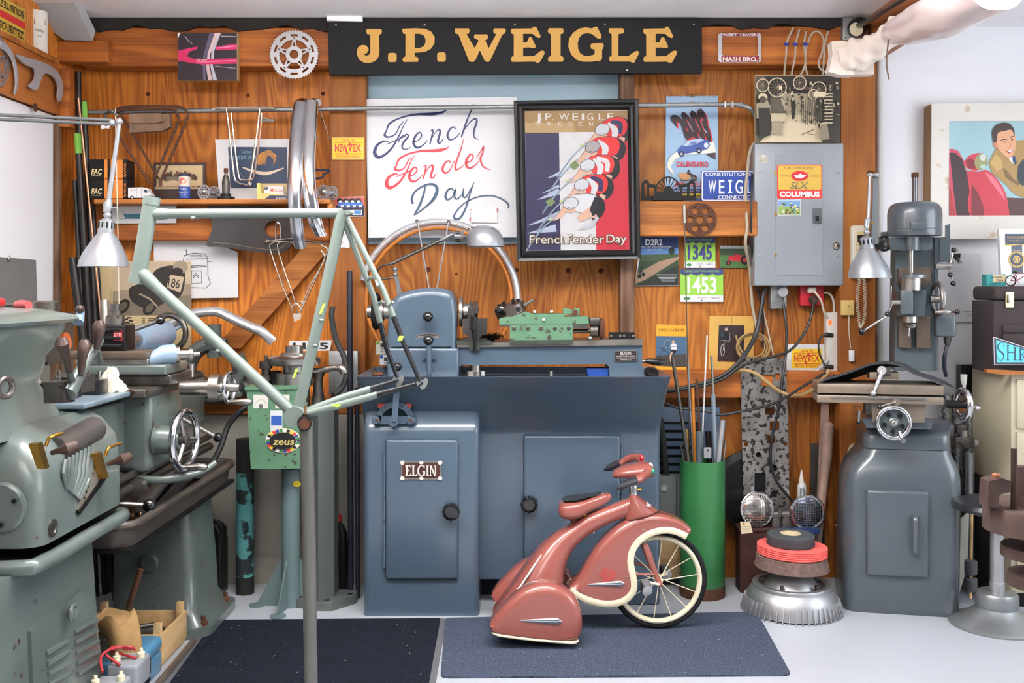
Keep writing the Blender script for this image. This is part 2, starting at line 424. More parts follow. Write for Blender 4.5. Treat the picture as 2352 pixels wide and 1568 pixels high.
conc_w=mat('footing_concrete',(150,146,138),0.85,var=0.14,vs=3,spot=(94,90,78),spot_s=24,spot_t=0.69,bump=0.35,bs=40)
trimpiece('trim_16',120,952,845,1341,4.40,0.12,conc_w,0.002)  # footing
# knots in the plywood
kn=mat('knot',(84,38,16),0.6,var=0.2,vs=60)
for kx,ky,kr in((984,619,6),(1187,620,5),(1305,621,6),(1380,622,6),(1048,629,3),(340,216,5),(570,219,4),(742,215,5)):
    MB().lathe([(kr*4.5/F,0.0),(kr*4.5/F*0.8,0.0006)],P(kx,ky,WALLY),(0,-1,0),12).o('knot',kn,wb)
# dark felt between ceiling and beam, ragged lower edge
felt=mat('roofing_felt',(44,42,40),0.9,var=0.2,bump=0.4)
for(a,b)in((196,1935),):
    n=60;low=[(a+(b-a)*i/n,62+6*sin(i*1.1)+4*sin(i*2.7)+4*(1-i/40))for i in range(n+1)]
    MB().ppoly([(a,40),(b,36)]+low[::-1],4.365,0.012).o('felt_strip',felt,wb)
# left wall, white board and corner
wl=bpy.data.objects.new('wall_left',None);COL.objects.link(wl);wl.location=(LX-0.1,2,0);struct(wl)
MB().box(LX-0.2,LX-0.02,-1.6,4.6,0,1.2).o('footing',conc_w,wl)
MB().box(LX-0.2,LX-0.02,-1.6,4.6,1.2,CEIL+0.2).o('plywood_sheet',PLYD,wl)
MB().box(LX-0.02,LX-0.003,1.0,4.26,1.0,2.045,0.002,1).o('white_board',white_w,wl)
MB().box(LX-0.02,LX+0.012,4.27,4.31,0.3,2.03,0.003,1).o('corner_strip',GREYW,wl)
# pipe and beam at the right
struct(MB().cyl(P(2019,130,4.48),P(2021,1330,4.48),0.014,seg=16).o('trim_1',mat('pipe_white',(196,194,190),0.45)))
struct(MB().box(1.555,1.60,4.42,4.52,0,2.3,0.004).o('trim_2',mat('door_jamb',(170,158,144),0.6)))
bx0,bz0=1.56,2.31
struct(MB().box(bx0,bx0+0.10,0.4,4.5,2.333,CEIL,0.004).o('trim_3',wood('header_beam',(196,124,62),(126,66,28),'Y',5,0.5,1.6)))
# boxed slope at the top left (underside of the stair)
sl=MB().poly([Vector((-1.63,4.33,2.10)),Vector((-1.63,4.33,2.19)),Vector((-1.63,3.2,3.05)),Vector((-1.63,3.2,2.96))],Vector((-0.34,0,0)))
ap=MB()
slope=mat('slope_paint',(176,177,180),0.75,var=0.05)
MB().poly([P(72,-12,4.10),P(162,-12,4.10),P(213,94,4.30),P(148,92,4.30),P(118,70,4.30)],Vector((0,0.03,0.05))).o('trim_4',slope)
struct(bpy.data.objects['trim_4'])
sl.bm.free();ap.bm.free()
# ---------------------------------------------------------------- left wall shelf with its deep front panel
sh=T('wall_shelf','deep wooden wall shelf with bicycle parts hung on its broad front panel','shelf',(LX,3.6,2.0))
SHX=LX+0.0
wood_sh=wood('shelf_panel_wood',(190,118,60),(140,78,36),'Y',3.0,0.45,1.2)
MB().box(LX-0.0,LX+0.018,2.4,4.27,2.05,2.262,0.002).o('front_panel',wood_sh,sh)
MB().box(LX-0.4,LX+0.026,2.4,4.25,2.262,2.285,0.002).o('top_board',PINEX,sh)
MB().box(LX+0.0,LX+0.06,4.275,4.36,2.0,2.25,0.002).o('end_block',BEAMX,sh)
# ---------------------------------------------------------------- mats
def ribbed(name,col,scale):
    m=bpy.data.materials.new(name);m.use_nodes=True;n,l=m.node_tree.nodes,m.node_tree.links;b=n['Principled BSDF']
    tc=n.new('ShaderNodeTexCoord');w=n.new('ShaderNodeTexWave');w.bands_direction='Y';w.inputs['Scale'].default_value=scale;w.inputs['Distortion'].default_value=0.6;w.inputs['Detail Scale'].default_value=30
    l.new(tc.outputs['Object'],w.inputs['Vector'])
    t=n.new('ShaderNodeTexNoise');t.inputs['Scale'].default_value=130;t.inputs['Detail'].default_value=6;l.new(tc.outputs['Object'],t.inputs['Vector'])
    ad=n.new('ShaderNodeMath');ad.operation='MULTIPLY_ADD';ad.inputs[1].default_value=0.35;l.new(w.outputs['Fac'],ad.inputs[0]);l.new(t.outputs['Fac'],ad.inputs[2])
    r=n.new('ShaderNodeValToRGB');r.color_ramp.elements[0].position=0.38;r.color_ramp.elements[1].position=0.95
    c=rgb(*col);r.color_ramp.elements[0].color=[v*0.45 for v in c[:3]]+[1];r.color_ramp.elements[1].color=[v*1.7 for v in c[:3]]+[1]
    l.new(ad.outputs[0],r.inputs['Fac'])
    t5=n.new('ShaderNodeTexNoise');t5.inputs['Scale'].default_value=75;t5.inputs['Detail'].default_value=1;l.new(tc.outputs['Object'],t5.inputs['Vector'])
    r5=n.new('ShaderNodeValToRGB');r5.color_ramp.elements[0].position=0.765;r5.color_ramp.elements[1].position=0.79;l.new(t5.outputs['Fac'],r5.inputs['Fac'])
    mx=n.new('ShaderNodeMix');mx.data_type='RGBA';l.new(r5.outputs['Color'],mx.inputs[0]);l.new(r.outputs['Color'],mx.inputs[6]);mx.inputs[7].default_value=rgb(150,150,150)
    l.new(mx.outputs[2],b.inputs['Base Color']);b.inputs['Roughness'].default_value=0.95;b.inputs['Specular IOR Level'].default_value=0.05
    bp=n.new('ShaderNodeBump');bp.inputs['Strength'].default_value=0.7;bp.inputs['Distance'].default_value=0.004
    l.new(ad.outputs[0],bp.inputs['Height']);l.new(bp.outputs['Normal'],b.inputs['Normal'])
    return m
mm=ribbed('ribbed_mat_pile',(68,75,91),62)
mm2=ribbed('plain_mat_pile',(29,32,41),34)
q=[FL(1020,1440),FL(1012,1556),FL(1817,1550),FL(1738,1408),FL(1022,1418)]
def mat_slab(name,corners,z,mt,label,r=0.03):
    pts=[]
    n=len(corners)
    for i in range(n):
        a,b,c=corners[i-1],corners[i],corners[(i+1)%n]
        p=b+(a-b).normalized()*r;q2=b+(c-b).normalized()*r
        for k in range(5):
            t=k/4;pts.append(p*(1-t)**2+b*2*t*(1-t)+q2*t*t)
    m=MB().poly([Vector((p.x,p.y,0))for p in pts],Vector((0,0,z)))
    return tag(m.o(name,mt),label,'mat')
c1=[FL(1022,1422),FL(1012,1558),FL(1818,1553),FL(1738,1408)]
mat2=mat_slab('floor_mat',c1,0.007,mm,'charcoal ribbed floor mat with rounded corners under the tricycle')
a0,a1=FL(494,1426),FL(392,1568)
dirl=(a1-a0)/(a1.y-a0.y)
b0,b1=FL(1012,1422),FL(986,1568);dirr=(b1-b0)/(b1.y-b0.y)
ye=2.75
c2=[a0,a0+dirl*(ye-a0.y),b0+dirr*(ye-b0.y),b0]
mat1=mat_slab('floor_mat',c2,0.006,mm2,'dark blue flecked carpet mat with grey edging under the bicycle frame',0.01)
edge=mat('mat_edging',(92,94,98),0.7)
for p,d,s in((a0,dirl,-1),(b0,dirr,1)):
    e=p+d*(ye-p.y);w=Vector((0.022*s,0,0))
    MB().poly([p,p+w,e+w,e],Vector((0,0,0.004))).o('edging',edge,mat1)

# ================================================================ big blue lathe on its cabinet
z1=lambda pts:zc(pts,800,480,3.2667)
z2=lambda pts:zc(pts,800,860,2.7039)
eg=T('turret_lathe','large blue-grey turret lathe on a two-door cabinet with splash tray','lathe',P(1180,1415,3.97)*1.0)
eg.location=(0.02,4.2,0)
# chip tray / stand body : straight column, flared to the rim, hollow on top
xl,xr=P(838,990,4.1).x,P(1517,990,4.1).x
tl,tr,zr=P(817,865,3.85).x,P(1543,865,3.85).x,0.965
zb=P(0,985,4.1).z
rows=[rrect(xl,xr,4.10,4.335,0.02,0.11),rrect(xl,xr,4.10,4.335,0.02,zb-0.03),rrect(xl-0.002,xr+0.002,4.09,4.335,0.025,zb),
        rrect(xl*0.97+tl*0.03-0.004,xr+(tr-xr)*0.25,4.045,4.335,0.03,zb+0.06),
        rrect(tl+(xl-tl)*0.35,tr-(tr-xr)*0.25,3.91,4.335,0.03,zr-0.05),rrect(tl,tr,3.85,4.335,0.03,zr-0.006),rrect(tl,tr,3.846,4.335,0.03,zr),
        rrect(tl+0.006,tr-0.006,3.853,4.33,0.028,zr+0.001),rrect(tl+0.03,tr-0.03,3.90,4.325,0.03,zr-0.03),rrect(tl+0.04,tr-0.04,3.93,4.32,0.03,zr-0.036)]
MB().loft(rows).o('splash_tray_stand',BLUE,eg,50)
MB().box(P(1340,0,4.1).x+0.13,xr,4.105,4.38,0.0,0.13,0.012).o('foot',BLUE,eg)
MB().box(xl+0.03,xr-0.1,4.25,4.33,0.0,0.12).o('dark_base',mat('gap_shade',(38,42,46),0.6),eg)  # dark block gives the open gap under the stand its shade
# left cabinet bulge with sloped shoulder
x0,x1=P(834,1000,3.97).x,P(1101,1000,3.97).x
zs,zt=P(0,985,3.97).z,P(0,906,4.07).z
def prof_rows(x,ins):
    return[Vector((x,4.38,0.0)),Vector((x,3.97+ins,0.0)),Vector((x,3.97+ins,zs-0.02)),Vector((x,3.972+ins,zs)),Vector((x,3.985+ins,zs+0.02)),Vector((x,4.05+ins,zt-0.025)),Vector((x,4.065+ins,zt-0.006-ins*.5)),Vector((x,4.09+ins,zt-ins*.5)),Vector((x,4.38,zt-ins*.5))]
R=0.026
rows=[]
for k in range(7):
    a=pi/2*k/6;rows.append(prof_rows(x0+R*(1-sin(a)),R*(1-cos(a)))if False else prof_rows(x0+R-R*cos(a),R-R*sin(a)))
for k in range(6,-1,-1):
    a=pi/2*k/6;rows.append(prof_rows(x1-R+R*cos(a),R-R*sin(a)))
MB().grid(rows,True,True,True).o('motor_cabinet',BLUE,eg,60)
def door(xa,ya,xb,yb,Y,knob,hinge_x,name):
    d=MB();a,b=P(xa,yb,Y),P(xb,ya,Y)
    d.box(a.x,b.x,Y-0.018,Y,a.z,b.z,0.012,4)
    do=d.o(name,BLUE,eg,50)
    k=MB();c=P(knob[0],knob[1],Y-0.018)
    n=12;prof=[(0.022,0.0),(0.024,0.012),(0.034,0.016)]
    rows=[]
    for h,r,w in((0,.014,0),(.012,.014,0),(.014,.031,.0),(.02,.034,.0018),(.034,.034,.0018),(.039,.030,.001),(.041,.022,0)):
        rows.append([c+Vector(((r+w*cos(n*t))*cos(t),-h,(r+w*cos(n*t))*sin(t)))for t in[2*pi*i/72 for i in range(72)]])
    k.grid(rows,False,True);k.o('knob',mat('bakelite',(20,20,22),0.18,coat=0.5),do)
    h=MB();ya2=ya+(yb-ya)*0.08
    for i in range(5):
        za=P(0,ya2+(yb-ya)*0.84*i/5,Y).z;zb2=P(0,ya2+(yb-ya)*0.84*(i+1)/5,Y).z
        xh=P(hinge_x,0,Y).x
        h.cyl((xh,Y-0.006,za-0.002),(xh,Y-0.006,zb2+0.001),0.006,seg=12)
    h.o('hinge',BLUE,do)
    return do
d1=door(886,1007,1053,1328,3.97,(1037,1171),883,'door')
d2=door(1202,998,1424,1322,4.10,(1215,1155),1428,'door')
MB().pbox(1456,1034,1489,1076,4.095,0.01,0.002).o('blank_plate',BLUE,eg)
# name badge
bw=MB();bw.ppoly(rr2(921,1059,1014,1101,4),3.948,0.004);bo=bw.o('name_badge',STEEL,eg)
a=Art(frontal(3.948));a.poly((72,40,34),rr2(924,1062,1011,1098,5));lt=(222,220,214)
for cx in(924,1011):
    for cy in(1062,1098):a.ell(lt,cx,cy,5)
a.ell(lt,968,1062,5,4);a.ell(lt,968,1098,5,4)
def serif(a,col,ch,x,y,w,h,t):
    if ch in 'ELI':
        a.rect(col,x+w*.12,y,x+w*.12+t,y+h)
    if ch=='E':
        a.rect(col,x,y,x+w*.92,y+t*.5);a.rect(col,x,y+h-t*.5,x+w,y+h);a.rect(col,x+t,y+h*.44,x+w*.72,y+h*.54)
        a.poly(col,[(x+w*.7,y),(x+w*.95,y),(x+w*.95,y+h*.27)]);a.poly(col,[(x+w*.7,y+h),(x+w,y+h),(x+w,y+h*.7)]);a.rect(col,x+w*.62,y+h*.36,x+w*.72,y+h*.62)
    if ch=='L':
        a.rect(col,x,y,x+w*.55,y+t*.4);a.rect(col,x,y+h-t*.5,x+w,y+h);a.poly(col,[(x+w*.62,y+h),(x+w,y+h),(x+w,y+h*.66)])
    if ch=='I':
        a.rect(col,x,y,x+w*.24+t,y+t*.4);a.rect(col,x,y+h-t*.4,x+w*.24+t,y+h)
    if ch=='G':
        pts=[(x+w*.5+w*.5*cos(t2),y+h*.5+h*.5*sin(t2))for t2 in[radians(-40-10*i)for i in range(0,29)]]
        a.line(col,pts,[t*(.45+.55*abs(cos(radians(-40-10*i))))for i in range(29)]);a.rect(col,x+w*.78,y+h*.55,x+w*.78+t,y+h*.95);a.rect(col,x+w*.6,y+h*.52,x+w*1.05,y+h*.58);a.poly(col,[(x+w*.85,y),(x+w*.98,y),(x+w*.98,y+h*.3)])
    if ch=='N':
        a.rect(col,x+w*.08,y,x+w*.08+t*.5,y+h);a.rect(col,x+w*.8,y,x+w*.8+t*.5,y+h);a.poly(col,[(x,y),(x+w*.3,y),(x+w*.95,y+h),(x+w*.72,y+h)]);a.rect(col,x+w*.62,y,x+w*1.02,y+t*.35);a.rect(col,x-w*.04,y+h-t*.35,x+w*.35,y+h)
for ch,x in zip('ELGIN',(931,946,961,979,987)):serif(a,lt,ch,x,1068,{'G':15,'I':10,'N':15}.get(ch,13),24,4)
a.o('badge_print',bo)
# quadrant lever LOW / HIGH
qd=MB();c=P(907,966,3.99)
Yq=3.985
arc=[(907+r*cos(t),966-r*sin(t))for r,ts in((44,range(0,181,12)),)for t in[radians(v)for v in ts]]
inn=[(907+32*cos(t),966-30*sin(t))for t in[radians(v)for v in range(180,-1,-12)]]
qd.ppoly(arc+inn,Yq-0.02,0.03);qd.ppoly(rr2(858,956,956,974,8),Yq-0.02,0.04)
for x in(865,943):qd.lathe([(0.017,0),(0.017,.03),(0.013,0.034)],P(x,963,Yq-0.0),(0,-1,0),16)
qd.lathe([(0.019,0),(0.019,.05),(0.014,0.054)],P(906,967,Yq-0.0),(0,-1,0),16)
qo=qd.o('speed_quadrant',BLUE,eg)
lv=MB();lv.ppoly([(899,968),(913,968),(919,884),(905,884)],Yq-0.06,0.018);lv.o('lever',BLUE,qo)
for x in(865,906,943):MB().lathe([(0.007,0),(0.007,0.002)],P(x,965,Yq-(0.055 if x==906 else 0.034)),(0,-1,0),10).o('bolt',RUST,qo)
rp=MB().ppoly([(868,922),(945,921),(945,936),(868,937)],Yq-0.001,0.004).o('red_plate',mat('faded_red',(196,84,76),0.5),qo)
a=Art(lambda x,y,h:P(x,y,Yq-0.021)+Vector((0,-h,0)))
for i,ch in enumerate('LOW'):t=radians(158-17*i);a.text((34,38,42),ch,907+36*cos(t),966-34*sin(t),7,bold=.01,rot=pi/2-t,align='c')
for i,ch in enumerate('HIGH'):t=radians(64-15*i);a.text((34,38,42),ch,907+36*cos(t),966-34*sin(t),7,bold=.01,rot=pi/2-t,align='c')
a.o('scale_print',qo)
# headstock: smooth rounded hood
Yh0,Yh1=3.98,4.30
hx0,hx1=P(900,760,Yh0).x,P(1052,760,Yh0).x
zt_,zb_=P(0,661,Yh0).z,P(0,800,Yh0).z
hood=[(896,800),(899,740),(904,704),(912,685),(928,673),(955,665),(985,661),(1015,662),(1036,667),(1047,680),(1051,700),(1053,740),(1053,800)]
hp=[(p[0],p[1])for p in crv(hood,3)]
MB().pillow(hp+[(1053,803),(896,803)],Yh0+0.14,0.145,0.03,6).o('headstock',BLUE,eg,50)
b=MB();a0_,b0_=P(888,863,3.965),P(1054,798,3.965)
b.box(a0_.x,b0_.x,3.965,4.32,zr-0.05,b0_.z,0.014,4);b.o('headstock_base',BLUE,eg,50)
# bed with ways
b=MB();pts=z1([(815,1036),(2205,1020),(2204,1180),(2228,1195),(2230,1275),(1960,1275),(1958,1190),(1940,1162),(860,1170),(835,1180),(825,1275),(812,1275)])
b.ppoly(pts,4.0,0.2);b.o('bed',BLUE,eg)
MB().ppoly(z1([(815,1012),(1960,980),(2210,978),(2210,1020),(815,1037)]),3.985,0.23).o('ways',mat('way_steel',(134,128,120),.38,.8,var=.15,vs=14),eg)
MB().ppoly(z1([(1000,1010),(1500,995),(1500,1012),(1000,1016)]),3.984,0.2).o('way_strip',STEEL,eg)
pl=MB().ppoly(z1([(1996,1063),(2168,1058),(2168,1142),(1996,1144)]),3.995,0.004).o('maker_plate',STEEL,eg)
a=Art(frontal(3.995));a.poly((38,28,30),z1([(2003,1068),(2161,1064),(2161,1136),(2003,1139)]))
for s_,y,h in(('ELGIN',1092,20),('ELGIN TOOL WORKS',1108,10),('215 ROBINSON AVE. OF MICHIGAN',1120,6),('CHICAGO, ILL.',1132,8)):
    (x,y2),=z1([(2082,y)]);a.text((214,210,204),s_,x,y2,h/3.27,w={20:24,10:42,6:44,8:26}[h],bold=.01,align='c')
a.o('plate_print',pl)
# headstock controls
def balllever(pa,pb,Ya,Yb,r,parent,rb,shaft=BLUE,name='control_lever',r2=None):
    o=MB().cyl(P(*pa,Ya),P(*pb,Yb),r,r2 or r,12).o(name,shaft,parent)
    MB().ball(P(*pb,Yb),rb,18).o('ball_knob',mat('bakelite',(20,20,22),0.18,coat=0.5),o)
    return o
balllever((983,757),(983,727),3.95,3.93,0.007,eg,0.021)
balllever((986,860),(984,781),3.94,3.915,0.011,eg,0.021)
MB().ppoly(z1([(553,1110),(590,1090),(590,1075),(622,1075),(622,1090),(662,1110),(655,1130),(622,1125),(618,1145),(596,1145),(590,1125),(560,1130)]),3.95,0.02).o('lever_boss',BLUE,eg)
MB().lathe([(0.022,0),(0.022,.03),(0.012,0.034)],P(986,862,3.97),(0,-1,0),20).o('lever_pivot',BLUE,eg)
sc=MB()
for yc in(733,774):
    up=[(x,yc-3-6*(1-((x-984)/29)**2))for x in range(955,1014,4)];dn=[(x,y+7)for x,y in up[::-1]]
    sp=MB().ppoly(up+dn,3.974,0.006).o('scale_plate',STEEL if yc>750 else BLUE,eg)
    if yc>750:
        a=Art(frontal(3.974));a.poly((60,52,50),[(x+.8*(1 if x<984 else-1),y+1.2)for x,y in up]+[(x+.8*(1 if x<984 else-1),y-1.2)for x,y in dn])
        a.text((225,225,220),'LOW',966,775,3.5,align='c');a.text((225,225,220),'HIGH',1002,775,3.5,align='c');a.o('scale_print',sp)
sc.bm.free()
# spindle nose, collet closer on the left, handwheel
s_=MB();c=P(1056,716,4.12);s_.lathe([(0.062,0),(0.062,0.012),(0.05,0.016),(0.036,0.018),(0.036,0.055),(0.03,0.06),(0.03,0.075)],c,(1,0,0),28);s_.o('spindle_nose',STEEL,eg)
s_=MB();c=P(900,716,4.12);s_.lathe([(0.03,0),(0.03,0.03),(0.042,0.034),(0.042,0.06),(0.03,0.064),(0.026,0.1)],c,(-1,0,0),28);s_.o('spindle_tail',STEEL,eg)
s_=MB();c=P(864,714,4.12);s_.ring(c,0.066,0.013,(1,0,0),36,10);s_.lathe([(0.03,-0.01),(0.03,0.012)],c,(1,0,0),20);s_.box(c.x-.006,c.x+.006,c.y-.06,c.y+.06,c.z-.01,c.z+.01);s_.box(c.x-.006,c.x+.006,c.y-.01,c.y+.01,c.z-.06,c.z+.06);s_.o('closer_handwheel',RUB,eg)
# tool block by the spindle with cross slide lever
t_=MB()
t_.ppoly(z1([(895,737),(977,737),(977,780),(945,780),(945,825),(895,825)]),4.0,0.06)
for x in(1082,1093):t_.lathe([(0.006,0),(0.006,0.022)],P(x,704,4.02),(0,0,1),8)
t_.ppoly(z1([(858,826),(1040,822),(1040,880),(858,880)]),3.985,0.08)
t_.ppoly(z1([(858,880),(1040,880),(1036,940),(1010,942),(985,970),(1036,975),(1036,985),(858,985),(858,972),(905,970),(880,940),(858,940)]),3.975,0.12)
t_.o('tool_block',mat('tool_block_steel',(84,80,80),0.35,0.85,var=0.12),eg)
MB().ppoly(z1([(812,985),(1040,985),(1085,1000),(1085,1015),(990,1018),(990,1060),(912,1060),(912,1018),(812,1012)]),3.98,0.16).o('cross_slide',mat('oily_green_steel',(66,72,64),0.45,0.5,var=0.25,vs=25),eg)
lvr=MB().tube([P(x,y,3.93)for x,y in z1([(948,1075),(948,1000),(942,920),(938,870),(937,845)])],[0.008,.007,.008,.01,.011],12).o('slide_lever',BLKM,eg)
MB().tube([P(x,y,3.928)for x,y in z1([(936,905),(936,840),(936,810),(936,795)])],[0.012,.014,.015,.008],14).o('grip',mat('bakelite',(20,20,22),0.18,coat=0.5),lvr)
sw=MB();random.seed(3)
for i in range(90):
    c=P(1122+random.gauss(6,12),772+random.random()*10-0.0,4.08+random.random()*.04);c+=Vector((0,0,0.012*random.random()))
    pts=[c+Vector((0.01*cos(t*2.1+i)*(1+.1*t),0.008*sin(t*1.7+i),0.008*sin(t*2.1+i)))for t in range(7)]
    sw.tube(pts,0.0009,4)
stuff(sw.o('steel_swarf',BLKM,eg))
# turret slide (mint green) and turret
g=MB().ppoly(z1([(1212,870),(1685,868),(1682,1010),(1212,1012)]),3.98,0.16).o('turret_saddle',GREEN,eg)
MB().ppoly(z1([(1210,985),(1683,980),(1683,1012),(1210,1014)]),3.972,0.14).o('saddle_base',mat('oily_green_steel',(66,72,64),0.45),eg)
for x in(1244,1346,1448,1550,1653):(px,py),=z1([(x,894)]);MB().lathe([(0.008,0),(0.008,.004),(0.005,.005)],P(px,py,3.98),(0,-1,0),12).o('bolt',DSTEEL,g)
(px,py),=z1([(1508,960)]);MB().lathe([(0.008,0),(0.008,.004)],P(px,py,3.98),(0,-1,0),12).o('bolt',DSTEEL,g)
slpts=z1([(1133,820),(1280,790),(1330,768),(1365,778),(1375,786),(1620,786),(1620,808),(1800,805),(1806,862),(1133,880)])
gs=MB();gs.ppoly(slpts,4.0,0.12);gs.o('turret_slide',GREEN,eg)
MB().ppoly(z1([(1133,866),(1800,866),(1810,898),(1133,880)]),3.995,0.13).o('slide_gib',DSTEEL,eg)
tc_=P(1174,716,4.06);ax=Vector((-0.28,-0.12,1)).normalized()
tu=MB().lathe([(0.05,-0.02),(0.062,-0.012),(0.062,0.03),(0.056,0.034)],tc_,ax,36).o('turret',mat('turret_steel',(118,106,100),0.35,0.9,var=0.15),eg)
for i in range(6):
    t=2*pi*i/6+.3;u=ax.orthogonal().normalized();v=ax.cross(u);d=u*cos(t)+v*sin(t)
    MB().lathe([(0.011,0),(0.011,0.004),(0.0,0.0045)],tc_+d*0.060+ax*0.01,d,12).o('tool_hole',BLKM,tu)
    MB().cyl(tc_+d*0.04+ax*0.034,tc_+d*0.04+ax*0.044,0.008,seg=6).o('bolt',BLKM,tu)
for a_,b_,r in((z1([(1320,720)])[0],z1([(1395,678)])[0],0.007),(z1([(1160,755)])[0],z1([(1108,768)])[0],0.011),(z1([(1190,752)])[0],z1([(1130,738)])[0],0.009)):
    MB().cyl(P(*a_,4.02),P(*b_,4.0),r,r*.8,12).o('cutting_tool',STEEL if r<.01 else BLKM,tu)
gb=MB().ppoly(z1([(1612,745),(1650,742),(1660,752),(1690,755),(1695,745),(1735,745),(1735,785),(1725,800),(1690,802),(1670,795),(1612,795)]),4.02,0.04).o('clamp_block',GREEN,eg)
MB().lathe([(0.012,0),(0.012,.008)],P(*z1([(1700,775)])[0],4.02),(0,-1,0),16).o('bolt',RUST,gb)
for x,y in((1398,778),(1525,776),(1465,838)):MB().lathe([(0.006,0),(0.006,0.01)],P(*z1([(x,y)])[0],4.0),(0,-1,0.6),8).o('oiler',STEEL,eg)
# turret stop rods and capstan
st=MB();st.pbox(*z1([(1808,815)])[0],*z1([(1890,870)])[0],4.01,0.06,0.004);st.cyl(P(*z1([(1690,916)])[0],4.03),P(*z1([(1830,914)])[0],4.03),0.009);st.o('stop_block',DSTEEL,eg)
MB().lathe([(0.026,0),(0.026,0.03),(0.02,0.034)],P(*z1([(1815,915)])[0],4.03),(1,0,0),24).o('stop_collar',DSTEEL,eg)
MB().lathe([(0.036,0),(0.044,0.004),(0.046,0.012),(0.04,0.018)],P(*z1([(1882,900)])[0],4.03),(1,0,0),26,1.0).o('stop_drum',RUST,eg)
b=MB()
for x in(1962,2058):b.ppoly(z1([(x,925),(x+90,925),(x+92,975),(x,975)]),4.02,0.03)
b.o('stop_dogs',BLKM,eg)
for x in(1972,2040,2068,2138):MB().lathe([(0.005,0),(0.005,0.004)],P(*z1([(x,950)])[0],4.02),(0,-1,0),10).o('bolt',STEEL,eg)
MB().ball(P(*z1([(1813,968)])[0],3.97),0.01,12).o('ball_oiler',STEEL,eg)
# clamp star wheel, lever handle, tray bits
k=MB();c=P(*z1([(955,1225)])[0],4.0);k.cyl(c,c+Vector((0,0,0.03)),0.018,seg=16)
k.grid([[c+Vector(((0.034+.006*cos(5*t))*cos(t),(0.034+.006*cos(5*t))*sin(t),h))for t in[2*pi*i/50 for i in range(50)]]for h in(-0.012,0.006)],True,True)
k.o('clamp_star',STEEL,eg)
MB().cyl(P(*z1([(1522,1250)])[0],3.97),P(*z1([(1522,1213)])[0],3.97),0.007).o('pin',STEEL,eg)
h_=MB().cyl(P(*z1([(2205,1140)])[0],4.05),P(*z1([(2240,1142)])[0],4.05),0.006).o('capstan_handle',STEEL,eg)
MB().tube([P(*z1([(x,y)])[0],4.05)for x,y in((2228,1140),(2260,1141),(2310,1147),(2350,1150),(2362,1150))],[.008,.012,.0135,.012,.007],14).o('grip',BLK,h_)
dp=MB().ppoly(z1([(1788,1194),(1955,1194),(1945,1262),(1800,1262)]),4.02,0.08).o('blue_scoop',mat('scoop_blue',(36,70,142),0.5),None)
tag(dp,'small dark blue parts scoop lying in the lathe tray','scoop')
sp=MB();sp.lathe([(0.016,0),(0.03,0.004),(0.03,0.014),(0.016,.018)],P(*z1([(2270,1240)])[0],3.99),(0.2,-0.6,1),20)
tag(sp.o('chuck_key_disc',BLKM),'black disc tool lying at the tailstock end of the lathe tray','tool')
sp=MB().lathe([(0.02,0),(0.024,0.006),(0.02,0.012),(0.008,.014)],P(868,862,3.98)+Vector((0,0,0.0)),(0,-.1,1),18)
tag(sp.o('drill_chuck_cap',RUST),'small rusty cap lying in the tray beside the headstock','part')
MB().ball(P(913,842,3.90),0.018,14).o('ball_knob',mat('bakelite',(20,20,22)),eg)
# work lamp on the lathe
wl_=T('work_lamp','jointed grey work lamp with an oval shade mounted behind the lathe headstock','lamp',P(918,690,4.2))
GL=mat('lamp_grey',(122,126,130),0.35,0.6,var=0.06)
MB().ppoly(z1([(345,500),(372,498),(402,640),(368,646)]),4.19,0.012).o('bracket',GL,wl_)
for x,y,r in((352,452,.011),(355,490,.009),(322,410,.008)):MB().ball(P(*z1([(x,y)])[0],4.19),r,12).o('joint',GL,wl_)
MB().cyl(P(*z1([(352,452)])[0],4.19),P(*z1([(356,500)])[0],4.19),0.006).o('link',GL,wl_)
MB().tube([P(*z1([(x,y)])[0],4.18)for x,y in((325,408),(690,235))],0.0075,10).o('arm',DSTEEL,wl_)
MB().tube([P(*z1([(x,y)])[0],4.175)for x,y in((690,238),(720,222),(760,200),(785,190))],[.007,.011,.01,.008],12).o('swivel',GL,wl_)
MB().tube(crv([P(*z1([(x,y)])[0],4.2)for x,y in((330,412),(270,420),(225,450),(222,490),(260,522),(345,512))],8),0.0035,8).o('cable',BLK,wl_)
nk=P(*z1([(790,205)])[0],4.17);ax=Vector((1,0,-0.04)).normalized()
nko=MB().lathe([(0.014,0),(0.021,0.004),(0.021,0.03),(0.024,0.034),(0.026,.04)],nk,ax,20).o('socket',GL,wl_)
for i in range(6):
    t=pi/6+i*pi/3;d=Vector((0,cos(t),sin(t)))
    MB().cyl(nk+ax*.008+d*.0212,nk+ax*.028+d*.0212,0.0035,seg=8).o('slot',BLKM,nko)
shp=[(860,285),(866,250),(872,200),(890,150),(940,128),(1000,124),(1060,132),(1105,160),(1135,210),(1155,265),(1164,292)]
rows=[]
cxw=P(*z1([(1012,280)])[0],4.16);hw=0.10
def lamp_dome(o,k=1.0,sx=.079,sy=.085,sz=.088):
    rows=[]
    for i in range(11):
        a=pi/2*i/10;rr=sin(a)**.75 if i else 0.02
        z=(cos(a))**.85*sz if i<10 else 0
        rows.append([o+Vector((rr*sx*k*cos(t)+(0.012*(1-z/sz)),rr*sy*k*sin(t),z*k))for t in[2*pi*j/36 for j in range(36)]])
    return rows
rw=lamp_dome(cxw);m=MB();m.grid(rw+[[p*1.0 for p in r]for r in lamp_dome(cxw+Vector((0,0,-0.001)),.97)[::-1]]);so=m.o('shade',ALUP,wl_,60)
for i in range(9):
    x=905+i*22;y=150-16*sin(pi*(i+1)/10);MB().ball(P(*z1([(x,y)])[0],4.118-0.0),0.0035,8,(1.6,.6,.6)).o('vent',BLKM,so)
